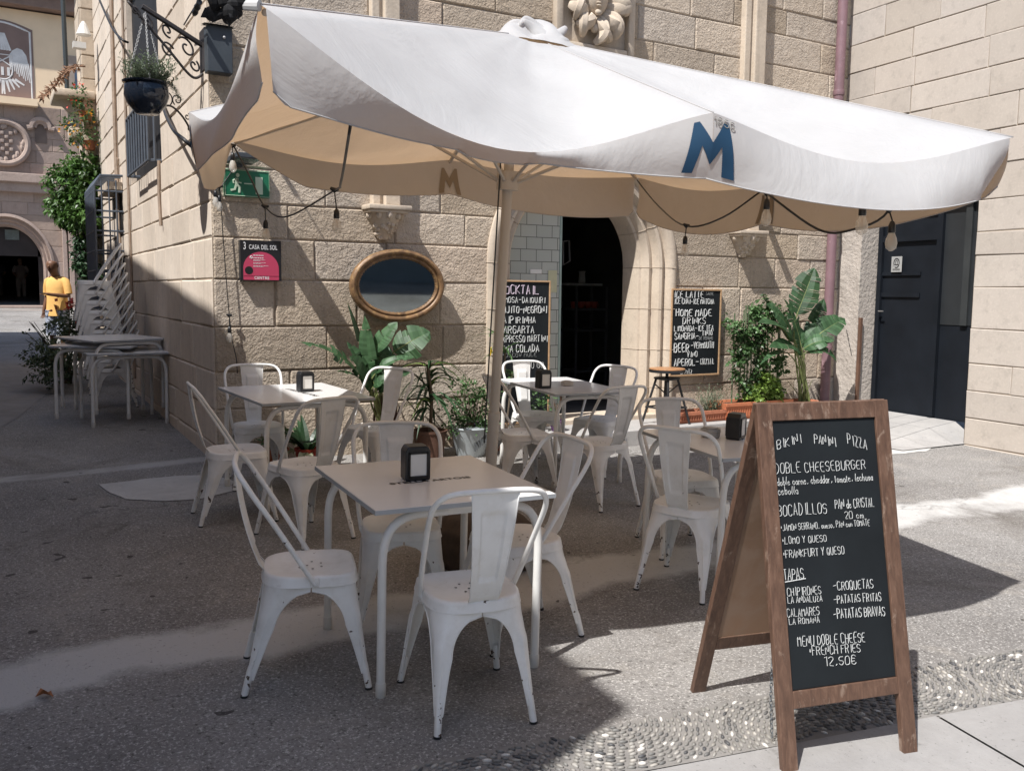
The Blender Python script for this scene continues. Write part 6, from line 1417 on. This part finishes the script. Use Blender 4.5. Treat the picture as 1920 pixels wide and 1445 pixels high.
for k in range(150):
    a = r2.uniform(0, 2 * pi); rr = R_ * .8 * math.sqrt(r2.random()); b0 = pt + V((rr * math.cos(a), rr * math.sin(a), -.02)); e0 = b0 + V((math.cos(a) * r2.uniform(0, .14), math.sin(a) * r2.uniform(0, .14), r2.uniform(.05, .22)))
    for j in range(14): p = b0.lerp(e0, j / 13); leaflet(mb, p, V((r2.gauss(0, 1), r2.gauss(0, 1), .7)), V((0, 0, 1)), .045, .011, 0, r2.random())
for k in range(10):
    a = r2.uniform(-.6, .4); b0 = pt + V((R_ * .9 * math.cos(a), R_ * .9 * math.sin(a), 0)); 
    for j in range(16): p = b0 + V((.012 * j * math.cos(a) * .5, .01 * j * math.sin(a), .02 * math.sin(j * .3) - .006 * j)); leaflet(mb, p, V((r2.gauss(0, 1), r2.gauss(0, 1), .3)), V((0, 0, 1)), .03, .012, 0, r2.random())
mb.build("foliage", LEAF_G, hpl, W=HLM)
# loose cables on the alley wall
for lab, pts, r in (("thick black cable sagging across the upper left of the alley wall", [LW(183, -8, -.12), LW(196, 22, -.14), LW(212, 55, -.14), LW(228, 74, -.12), LW(240, 80, -.05)], .014), ("thick black cable curving down the alley wall behind the hanging pot", [LW(304, 190, -.02), LW(311, 215, -.12), LW(326, 245, -.2), LW(345, 262, -.22), LW(372, 285, -.1)], .016), ("thin stay wire with black insulator above the iron bracket", [LW(345, 47, -.1), LW(360, 22, -.13), LW(380, -10, -.13)], .006)):
    pts = [V(p) for p in pts]; o, W_ = thing("cable", lab, "cable", pts[0]); mb = MB(); mb.tube(cat(pts, 7), r, 7); mb.build("sheath", BLACKM, o, W=W_, smooth=True)
    if r < .01: 
        mb = MB(); a, b = LW(364, 28, -.13), LW(374, 4, -.13); mb.tube([a, a.lerp(b, .2), a.lerp(b, .4), a.lerp(b, .6), a.lerp(b, .8), b], [.015, .024, .018, .026, .018, .022], 10); mb.build("insulator", BLACK, o, W=W_)
# ================================================================== bar stool
sp_ = FW(1251, 692, -.40); zf = .22; st_, STM = thing("bar_stool", "black metal bar stool with round wooden seat in front of the drinks blackboard", "stool", (sp_.x, sp_.y, zf)); rs = .185; zs = sp_.z
mb = MB(); mb.lathe([(.001, zs - .008), (rs * .97, zs - .008), (rs, zs - .0), (rs * .985, zs + .010), (.001, zs + .012)], 32, (sp_.x, sp_.y, 0)); mb.build("seat", M("stool_oak", (.38, .19, .085), .4, .35, 3, .1, 60, .001, stretch=(3, 14, 3)), st_, W=STM, smooth=True, angle=40)
mb = MB(); mb.lathe([(rs * .94, zs - .032), (rs * 1.01, zs - .03), (rs * 1.012, zs - .003), (rs * .99, zs - .002)], 32, (sp_.x, sp_.y, 0)); mb.build("rim", BLACKM, st_, W=STM, smooth=True, angle=40)
mb = MB(); mb.tube([(sp_.x, sp_.y, zs - .02), (sp_.x, sp_.y, zs - .33)], .017, 10); mb.tube([(sp_.x, sp_.y, zs - .10), (sp_.x, sp_.y, zs - .32)], .027, 10); mb.lathe([(.06, zs - .115), (.135, zs - .10), (.135, zs - .085), (.06, zs - .08)], 20, (sp_.x, sp_.y, 0)); mb.build("column", BLACKM, st_, W=STM, smooth=True, angle=40)
for k in range(4):
    a = pi / 4 + pi / 2 * k + .2; c, s = math.cos(a), math.sin(a); mb = MB(); mb.tube([(sp_.x + .11 * c, sp_.y + .11 * s, zs - .10), (sp_.x + .245 * c, sp_.y + .245 * s, zf)], .0125, 8); mb.tube([(sp_.x + .13 * c, sp_.y + .13 * s, zs - .15), (sp_.x + .025 * c, sp_.y + .025 * s, zs - .24)], .007, 6); mb.build("leg", BLACKM, st_, W=STM)
mb = MB()
for z, r in ((zf + .17, .21), ): mb.tube([(sp_.x + r * math.cos(pi / 4 + pi / 2 * k + .2), sp_.y + r * math.sin(pi / 4 + pi / 2 * k + .2), z) for k in range(4)], .009, 6, closed=True)
mb.build("footrest", BLACKM, st_, W=STM)
# ================================================================== things inside the doorway
shx = FW(1105, 590, 2.6); sh_, SHM = thing("shelf_rack", "dark metal shelf rack inside the dim doorway", "shelf", (shx.x, 2.7, .24)); mb = MB(); sx0, sx1 = FW(1076, 580, 2.6).x, FW(1136, 580, 2.6).x; zz = [FW(1100, 578, 2.6).z, FW(1100, 617, 2.6).z, .5]
for z in zz: mb.box((sx0, 2.55, z - .03), (sx1, 2.95, z), ch=.004)
for x in (sx0, sx1 - .03):
    for y in (2.55, 2.92): mb.box((x, y, .24), (x + .03, y + .03, zz[0] + .3))
mb.build("rack", M("steel_grey", (.16, .16, .17), .4, .2, metal=.3), sh_, W=SHM)
c0, cf = None, [False]
for k in range(4):
    x = sx0 + .06 + k * (sx1 - sx0 - .16) / 3.4
    if c0 is None:
        c0, _ = thing("red_cup", "", "cup"); MB().lathe([(.035, 0), (.045, .01), (.055, .09), (.05, .09), (.04, .015), (.001, .012)], 16).build("bowl", M("red_ceramic", (.45, .09, .06), .35, .1), c0, smooth=True, angle=40); mb = MB(); mb.tube([(.05, 0, .07), (.08, 0, .06), (.075, 0, .03), (.046, 0, .025)], .006, 6); mb.build("handle", M("red_ceramic", (.45, .09, .06)), c0, smooth=True)
    put(c0, cf, Matrix.Translation((x, 2.68, zz[0])), "red cup in the row on the shelf inside the dark doorway", "red cups on the shelf")
wp_ = FW(1091, 520, 3.2); wj, WJM = thing("white_jug", "small white pitcher glinting in the dark doorway", "jug", wp_); mb = MB(); mb.lathe([(.04, -.08), (.055, -.07), (.05, .0), (.045, .06), (.055, .09), (.045, .09), (.035, 0)], 16, tuple(wp_)); mb.box((wp_.x - .3, wp_.y - .1, wp_.z - .12), (wp_.x + .3, wp_.y + .15, wp_.z - .085)); mb.build("body", PAPER, wj, W=WJM, smooth=True, angle=40)
fa_ = FW(1056, 497, 1.4); fb_ = FW(1069, 452, 1.4); fr_, FRM = thing("picture_frame", "pale picture frame leaning in the dim doorway", "picture frame", fa_); mb = MB()
mb.tube([fa_, V((fa_.x + .06, 1.5, fb_.z)), V((fb_.x + .05, 1.5, fb_.z + .01)), V((fb_.x - .0, 1.4, fa_.z + .05))], .012, 5, closed=True); mb.build("frame", M("pale_frame", (.35, .34, .33), .5, .1), fr_, W=FRM)
# ================================================================== plants
def pot_round(mb, c, r0, r1, h, rim=.02, mi=0): mb.lathe([(r0, 0), (r1, h - rim * 1.2), (r1 * 1.06, h - rim), (r1 * 1.08, h), (r1 * .96, h), (r1 * .93, h - .04)], 26, c, mi)
def strelitzia(label, base, y, leaves, potfn, seed, cat_="plant"):
    t, W_ = thing("bird_of_paradise", label, "plant", base, "potted broad leaved plants"); r = random.Random(seed); mb = MB()
    for i, (pb, ptip, wd, nrm, kw) in enumerate(leaves):
        a, b = FW(*pb[:2], y + pb[2]), FW(*ptip[:2], y + ptip[2]); broad_leaf(mb, a, b, wd, V(nrm), seed=seed + i, **kw)
        q = base + V((r.uniform(-.06, .06), r.uniform(-.05, .05), 0)); d = (b - a).normalized()
        mb.tube(bez(q, q + V((0, 0, .3)) * (a - q).length, a - d * .25 * (a - q).length - V((0, 0, .05)), a, 10), [.011 - .0005 * k for k in range(11)], 6, 1, .5)
    mb.build("foliage", [LEAF_B, STEM], t, W=W_); potfn(t, W_); return t, W_
b0 = V((1.36, -.36, GZ(1.36, -.36)))
def leftbase(t, W_):
    mb = MB(); r = random.Random(5)
    for k in range(26):
        a = r.uniform(0, 2 * pi); q = b0 + V((.09 * math.cos(a), .07 * math.sin(a), .02)); e = q + V((r.gauss(0, .05), r.gauss(0, .04), r.uniform(.28, .62))); mb.tube([q, q.lerp(e, .5) + V((r.gauss(0, .015), r.gauss(0, .015), 0)), e], [.022, .02, .006], 6, tint=r.random(), flat=.5)
    mb.build("stem", DRY, t, W=W_); mb = MB(); pot_round(mb, (b0.x, b0.y, b0.z), .14, .18, .26); mb.build("pot", M("brown_pot", (.12, .06, .04), .7, .2), t, W=W_, smooth=True, angle=40); MB().lathe([(.168, 0), (.001, .01)], 20, (b0.x, b0.y, b0.z + .225)).build("soil", SOIL, t, W=W_)
UPN = (0, -.55, .8)
strelitzia("large bird of paradise plant with torn leaves against the wall below the mirror", b0 + V((0, 0, .2)), -.36, (
    ((688, 726, 0), (578, 628, -.10), .25, (.35, -.4, .85), dict(sag=.10, tears=12, bend=.12, cup=.1)), ((690, 700, .0), (652, 568, .12), .17, (.8, -.5, .3), dict(sag=.03, tears=4, tint=.2)), ((697, 728, -.05), (684, 592, -.08), .15, (-.7, -.7, .1), dict(sag=.02, tears=3, tint=.85)),
    ((700, 660, -.05), (745, 604, -.15), .17, (-.3, -.6, .7), dict(sag=.05, tears=3, tint=.9)), ((738, 660, -.05), (806, 622, -.12), .30, (-.15, -.75, .6), dict(sag=.05, tears=6, tint=.75, cup=.1)), ((706, 735, -.05), (722, 618, .05), .14, (.6, -.6, .3), dict(sag=.03, tears=4, tint=.35)),
    ((704, 700, -.1), (772, 662, -.22), .13, (0, -.4, .9), dict(sag=.12, tears=5, tint=.8, bend=.15)), ((690, 722, -.1), (655, 668, -.18), .19, (-.2, -.5, .8), dict(sag=.08, tears=4)), ((700, 725, -.12), (742, 700, -.25), .14, (.1, -.6, .8), dict(sag=.1, tears=3, bend=.2)), ((682, 715, -.05), (636, 690, -.15), .10, (0, -.3, .9), dict(sag=.05, tears=4, bend=.1)), ((712, 700, .05), (700, 640, .05), .15, (-.2, -.8, .2), dict(sag=.03, tears=4, tint=.5)), ((700, 715, -.08), (668, 655, .02), .2, (.5, -.7, .3), dict(sag=.05, tears=5, tint=.2)), ((705, 720, -.1), (730, 650, -.02), .2, (-.4, -.7, .3), dict(sag=.05, tears=6, tint=.6)), ((710, 735, -.15), (768, 690, -.22), .15, (.1, -.5, .8), dict(sag=.12, tears=5, tint=.5, bend=.15)), ((695, 735, -.1), (650, 640, .0), .16, (.3, -.7, .5), dict(sag=.08, tears=7, tint=.4)))  , leftbase, 31)
pr_ = FW(1506, 752, -.42)
def rightbase(t, W_):
    z = pr_.z; mb = MB(); mb.lathe([(.11, -.16), (.145, -.03), (.165, -.025), (.17, .012), (.15, .012), (.14, -.02)], 28, tuple(pr_)); mb.lathe([(.12, -.175), (.19, -.165), (.2, -.14), (.185, -.14), (.11, -.16)], 28, tuple(pr_)); mb.build("pot", TERRA, t, W=W_, smooth=True, angle=40); MB().lathe([(.142, -.012), (.001, -.005)], 20, tuple(pr_)).build("soil", SOIL, t, W=W_)
    mb = MB(); r = random.Random(8)
    for k in range(12): a = r.uniform(0, 2 * pi); q = V(pr_) + V((.05 * math.cos(a), .05 * math.sin(a), -.01)); e = q + V((r.gauss(0, .12), r.gauss(0, .08), r.uniform(.15, .6))); mb.tube([q, q.lerp(e, .5), e], [.007, .005, .002], 5)
    mb.build("stem", STEM, t, W=W_)
strelitzia("tall bird of paradise in a terracotta pot beside the mauve drainpipe", V(pr_), -.42, (
    ((1494, 590, 0), (1527, 502, -.02), .34, (-.5, -.8, .15), dict(sag=.03, tears=9, tint=.4, cup=.3)), ((1486, 628, -.05), (1436, 570, -.1), .30, (.3, -.7, .5), dict(sag=.06, tears=2, tint=.6)), ((1480, 640, -.12), (1430, 596, -.3), .27, (.1, -.5, .85), dict(sag=.1, tears=1, tint=.55, bend=.1)), ((1512, 646, -.05), (1584, 597, -.15), .33, (-.2, -.6, .7), dict(sag=.08, tears=6, tint=.55)), ((1506, 655, -.1), (1562, 634, -.3), .26, (.0, -.5, .8), dict(sag=.12, tears=4, tint=.8, bend=.12)), ((1500, 655, .05), (1490, 608, .1), .2, (-.3, -.8, .3), dict(sag=.03, tears=3, tint=.8)), ((1480, 665, -.1), (1428, 674, -.25), .09, (0, -.3, .95), dict(sag=.12, tears=2, tint=.75, bend=.1)), ((1508, 640, .1), (1552, 615, .15), .2, (0, -.9, .3), dict(sag=.05, tears=4, tint=.3)), ((1500, 640, -.12), (1470, 560, -.05), .26, (.4, -.8, .2), dict(sag=.04, tears=5, tint=.35)), ((1514, 660, -.15), (1572, 668, -.35), .22, (.1, -.4, .9), dict(sag=.15, tears=5, tint=.7, bend=.2)), ((1496, 665, -.15), (1450, 640, -.35), .22, (0, -.5, .8), dict(sag=.12, tears=3, tint=.5, bend=.12)), ((1512, 650, .05), (1545, 560, .1), .22, (-.4, -.8, .2), dict(sag=.04, tears=6, tint=.25))), rightbase, 57)
# strap leaved dracaena right of it
yb = V((1.78, -.34, GZ(1.78, -.34))); yt, YM = thing("dracaena", "dark spiky plant with drooping strap leaves behind the corner table", "plant", yb, "potted broad leaved plants"); mb = MB(); r = random.Random(9)
mb.tube([yb + V((0, 0, .15)), yb + V((.02, 0, .5)), yb + V((-.02, 0, .82))], .016, 7, 1)
for k in range(46):
    z = r.uniform(.4, .85); a = r.uniform(0, 2 * pi); blade(mb, yb + V((0, 0, z)), (math.cos(a), math.sin(a), r.uniform(.3, 1.2)), r.uniform(.3, .5), r.uniform(.03, .045), r.uniform(1.2, 2.6), 2 if r.random() < .25 else 0, r.random())
for a, b in ((745, 672), (758, 682), (778, 678), (790, 668), (768, 690)): e = FW(a + 6, b, -.34); q = yb + V((r.uniform(-.04, .06), 0, .55)); blade(mb, q, (e - q).normalized(), (e - q).length, .035, .15, 0, .2)
mb.build("foliage", [LEAF_D, TWIG, LEAF_Y], yt, W=YM); mb = MB(); pot_round(mb, tuple(yb), .12, .15, .24); mb.build("pot", M("brown_pot", (.12, .06, .04)), yt, W=YM, smooth=True, angle=40)
# bushy plant in a galvanised bucket
kb = V((2.15, -.42, GZ(2.15, -.42))); bt_, BTM = thing("bushy_plant", "bushy small leaved plant in a galvanised bucket left of the doorway", "plant", kb, "potted small leaved plants"); mb = MB()
mb.lathe([(.125, 0), (.13, .01), (.175, .24), (.18, .25), (.17, .25), (.165, .2)], 28, tuple(kb)); mb.lathe([(.182, .245), (.187, .255), (.18, .262)], 28, tuple(kb)); mb.build("bucket", GALV, bt_, W=BTM, smooth=True, angle=40)
mb = MB()
for k in range(7): mb.box((-.02 + .018 * k, -.003, .06 + .012 * k), (-.008 + .018 * k, 0, .13 + .012 * k), M4=Matrix.Translation(kb + V((-.02, -.158, 0))))
mb.build("label_print", M("grey_print", (.12, .13, .14), .8), bt_, W=BTM)
mb = MB()
for k, (dx, dy, dz, rx, rz) in enumerate(((0, 0, .42, .22, .2), (-.16, -.02, .36, .16, .16), (.14, 0, .5, .16, .16), (-.05, 0, .58, .16, .14), (.05, -.08, .3, .18, .1))): clump(mb, kb + V((dx, dy, dz)), (rx, .15, rz), 75, .04, .024, 110 + k, 0, .3, .2, .6)
mb.build("foliage", LEAF_M, bt_, W=BTM); mb = MB(); twigs(mb, kb + V((0, 0, .2)), kb + V((0, 0, .5)), (.2, .12, .2), 22, .006, 3); mb.build("stem", TWIG, bt_, W=BTM)
mb = MB(); pot_round(mb, tuple(kb + V((.1, .05, .16))), .07, .085, .12); mb.build("inner_pot", PURPLE, bt_, W=BTM)
# slim dracaena by the door jamb
db = V((2.55, -.30, GZ(2.55, -.3))); dt, DM = thing("dracaena", "slim cane plant with pointed leaf tufts and a yellow leaf by the door jamb", "plant", db, "potted broad leaved plants"); mb = MB(); r = random.Random(12)
for cx, zt_ in ((-.08, 1.12), (.02, .95), (.1, .72)):
    tp = db + V((cx, 0, zt_)); mb.tube([db + V((cx * .3, 0, .1)), db + V((cx * .7, 0, zt_ * .6)), tp], .009, 6, 1)
    for k in range(13): a = r.uniform(0, 2 * pi); blade(mb, tp + V((0, 0, -.05 * r.random())), (math.cos(a), math.sin(a), r.uniform(.2, 1.3)), r.uniform(.16, .28), .028, r.uniform(.5, 1.8), 0, r.uniform(.3, .9))
leaflet(mb, db + V((-.16, -.06, .98)), V((-.2, -.2, -1)), V((-.5, -1, 0)), .09, .03, 2, .9)
mb.build("foliage", [LEAF_M, TWIG, leafmat("yellow_leaf", (.6, .42, .03), .2)], dt, W=DM); mb = MB(); pot_round(mb, tuple(db), .085, .11, .18); mb.build("pot", TERRA, dt, W=DM, smooth=True, angle=40)
# arum in a red pot
rb = FW(577, 852, -.42); rb.z = GZ(rb.x, rb.y); rt, RTM = thing("potted_arum", "dark leaved arum with white blooms in a red pot under the corner table", "plant", rb, "potted small leaved plants"); mb = MB(); pot_round(mb, tuple(rb), .075, .10, .17); mb.build("pot", REDPOT, rt, W=RTM, smooth=True, angle=40)
mb = MB(); r = random.Random(14)
for k in range(26): a = r.uniform(0, 2 * pi); q = rb + V((.04 * math.cos(a), .04 * math.sin(a), .15)); blade(mb, q, (math.cos(a) * .6, math.sin(a) * .6, r.uniform(.8, 1.6)), r.uniform(.2, .36), .075, r.uniform(.6, 1.6), 0, r.random())
for k in range(8): a = r.uniform(0, 2 * pi); q = rb + V((.06 * math.cos(a), .06 * math.sin(a), .14)); blade(mb, q, (math.cos(a), math.sin(a), r.uniform(.1, .4)), .17, .06, 1.0, 1, .8)
mb.build("foliage", [LEAF_D, leafmat("pale_bloom", (.55, .58, .40), .2)], rt, W=RTM)
sb_ = FW(520, 795, -.2); sb_.z = GZ(sb_.x, sb_.y); s2, S2M = thing("small_herb", "low wispy herb growing at the foot of the wall behind the corner table", "plant", sb_, "potted small leaved plants"); mb = MB(); clump(mb, sb_ + V((0, 0, .2)), (.2, .08, .16), 60, .04, .02, 140, 0, .4, .2, .6); mb.build("foliage", LEAF_M, s2, W=S2M); mb = MB(); pot_round(mb, tuple(sb_), .07, .09, .14); mb.build("pot", TERRA, s2, W=S2M)
# dry plant in a purple pot on the doorstep
pb_ = FW(1045, 790, -.3); pb_.z = .216; p2, P2M = thing("dry_potted_plant", "withered twiggy plant in a small purple pot on the doorstep", "plant", pb_, "potted small leaved plants"); mb = MB(); pot_round(mb, tuple(pb_), .055, .075, .11); mb.build("pot", PURPLE, p2, W=P2M, smooth=True, angle=40); mb = MB(); twigs(mb, pb_ + V((0, 0, .1)), pb_ + V((0, 0, .28)), (.1, .08, .12), 14, .004, 6); mb.build("stem", M("dry_leaf", (.22, .12, .07)), p2, W=P2M); mb = MB(); clump(mb, pb_ + V((-.16, .02, .3)), (.14, .1, .12), 30, .05, .03, 150, 0, .3, .2, .6); mb.build("foliage", LEAF_M, p2, W=P2M)
# lavender trough and the big trough with climbers
def trough(name, label, x0, x1, y0, y1, z0, z1, mat):
    t, W_ = thing(name, label, "planter", ((x0 + x1) / 2, (y0 + y1) / 2, z0), "terracotta troughs"); mb = MB(); i = .025
    vs = [(x0 + i, y0 + i, z0), (x1 - i, y0 + i, z0), (x1 - i, y1 - i, z0), (x0 + i, y1 - i, z0), (x0, y0, z1), (x1, y0, z1), (x1, y1, z1), (x0, y1, z1), (x0 + .02, y0 + .02, z1), (x1 - .02, y0 + .02, z1), (x1 - .02, y1 - .02, z1), (x0 + .02, y1 - .02, z1), (x0 + .03, y0 + .03, z1 - .03), (x1 - .03, y0 + .03, z1 - .03), (x1 - .03, y1 - .03, z1 - .03), (x0 + .03, y1 - .03, z1 - .03)]
    fs = [(0, 3, 2, 1)] + [(a + k, a + (k + 1) % 4, a + 4 + (k + 1) % 4, a + 4 + k) for a in (0, 4, 8) for k in range(4)]; mb.add(vs, fs); n_ = int((x1 - x0) / .035)
    for k in range(n_): x = x0 + .04 + (x1 - x0 - .08) * k / max(1, n_ - 1); mb.box((x - .008, y0 + .004, z0 + .03), (x + .008, y0 + .022, z1 - .05))
    mb.box((x0 - .006, y0 - .008, z1 - .035), (x1 + .006, y0 + .004, z1 + .002), ch=.003); mb.build("trough", mat, t, W=W_)
    MB().quad((x0 + .03, y0 + .03, z1 - .028), (x1 - .03, y0 + .03, z1 - .028), (x1 - .03, y1 - .03, z1 - .028), (x0 + .03, y1 - .03, z1 - .028)).build("soil", SOIL, t, W=W_); return t, W_
la, lb = FW(1262, 775, -.50), FW(1366, 775, -.50)
tr1, T1M = trough("planter", "low terracotta trough of grey lavender beside the bar stool", la.x, lb.x, -.50, -.28, .218, la.z, TERRA); lv, LVM = thing("lavender", "bushy grey green lavender in the low terracotta trough", "plant", ((la.x + lb.x) / 2 + .05, -.39, la.z), "potted small leaved plants"); mb = MB(); r = random.Random(17); lc = V((FW(1333, 775, -.39).x, -.39, la.z - .03))
for k in range(150):
    b_ = lc + V((r.gauss(0, .07), r.gauss(0, .045), 0)); e_ = b_ + V((r.gauss(0, .09), r.gauss(0, .06), r.uniform(.1, .30)))
    for j in range(11): leaflet(mb, b_.lerp(e_, j / 10), V((r.gauss(0, .7), r.gauss(0, .7), 1)), V((0, 0, 1)), .03, .007, 0, r.random())
mb.build("foliage", LEAF_G, lv, W=LVM)
ta, tb = FW(1362, 757, -.52), FW(1486, 757, -.52)
tr2, T2M = trough("planter", "large orange terracotta trough holding canes and climbers by the drainpipe", ta.x, tb.x, -.52, -.22, .219, ta.z, M("orange_terracotta", (.50, .17, .08), .8, .15, 5))
cl, CLM = thing("climber", "tall climber twined round green canes in the large terracotta trough", "plant", ((ta.x + tb.x) / 2, -.38, ta.z - .03), "potted small leaved plants"); mb = MB(); r = random.Random(19)
for k in range(13):
    x = FW(1376 + 7.0 * k, 745, -.36).x; zt_ = FW(1380 + 6 * k, r.uniform(562, 600), -.36).z; q = V((x, -.36 + r.uniform(-.06, .06), ta.z - .04)); mb.tube([q, V((x + r.uniform(-.04, .04), q.y, zt_))], .008, 6, tint=.5)
mb.build("cane", M("green_cane", (.11, .15, .08), .6, .3, 8), cl, W=CLM); mb = MB()
for k in range(46):
    px, py = r.uniform(1368, 1476), r.uniform(572, 742); c = FW(px, py, -.38 + r.uniform(-.06, .05)); clump(mb, c, (.09, .07, .12), 12, .05, .045, 160 + k, 0, .0, .3, .6)
for px, py in ((1398, 620), (1420, 590), (1405, 660), (1385, 700), (1430, 640), (1450, 610), (1415, 700)): clump(mb, FW(px, py, -.42), (.1, .08, .1), 14, .055, .045, 200 + px, 0, .1, .3, .6)
mb.build("foliage", LEAF_M, cl, W=CLM)
iv_, IVM = thing("ivy", "clump of bright lime green ivy spilling over the large trough", "plant", FW(1433, 735, -.45), "potted small leaved plants"); mb = MB()
for k, (px, py, rx, rz) in enumerate(((1425, 735, .14, .09), (1445, 728, .12, .09), (1412, 745, .12, .06), (1455, 742, .1, .06), (1435, 712, .08, .08))): clump(mb, FW(px, py, -.46), (rx, .1, rz), 55, .045, .042, 220 + k, 0, .3, .3, .5, (.4, 1))
mb.build("foliage", LEAF_Y, iv_, W=IVM)
# fallen leaf
gl = G(80, 1305, .008); fl, FLM = thing("fallen_leaf", "curled orange brown leaf lying on the pale concrete strip", "leaf", gl); mb = MB(); r = random.Random(2)
leaflet(mb, gl + V((-.025, 0, .003)), V((1, .25, .15)), V((0, .2, 1)), .065, .04, 0, .5, .5, .4); leaflet(mb, gl + V((.01, 0, .01)), V((.6, -.6, .1)), V((0, .2, 1)), .035, .02, 0, .5, .4, .4); mb.build("blade", M("orange_leaf", (.36, .14, .05), .7, .3), fl, W=FLM)
bpy.context.view_layer.update()
# unseen pieces behind the parasol's rear edge, added to cast shadows on the wall
o, W_ = thing("shadow_plate", "flat dark plate added to cast a shadow, projecting from the wall above the green exit sign", "shadow plate", (.2, -.02, 2.6)); mb = MB(); mb.box((.10, -.47, 2.56), (.31, -.06, 2.60), ch=.006); mb.build("shade_slab", GREYM, o, W=W_); mb = MB(); mb.box((.17, -.07, 2.54), (.24, -.012, 2.64), ch=.004); mb.build("bracket", GREYM, o, W=W_); mb = MB(); mb.box((.115, -.46, 2.556), (.295, -.2, 2.5595)); mb.build("lens", M("dull_underside", (.2, .2, .2), .2, .1), o, W=W_)  # made-up plate, bracket and lens face; no lamp, it only blocks the sun
o, W_ = thing("shadow_arm", "short flat iron arm added to cast a shadow on the wall right of the second carved corbel", "hook", (6.12, -.02, 2.47)); mb = MB(); mb.box((6.07, -.22, 2.46), (6.17, -.012, 2.475), ch=.003); mb.build("arm", IRON, o, W=W_); mb = MB(); mb.box((6.08, -.02, 2.42), (6.16, -.008, 2.52)); mb.build("plate", IRON, o, W=W_)  # added arm and plate that throw a short slanting shadow on the stone
bpy.context.view_layer.update()
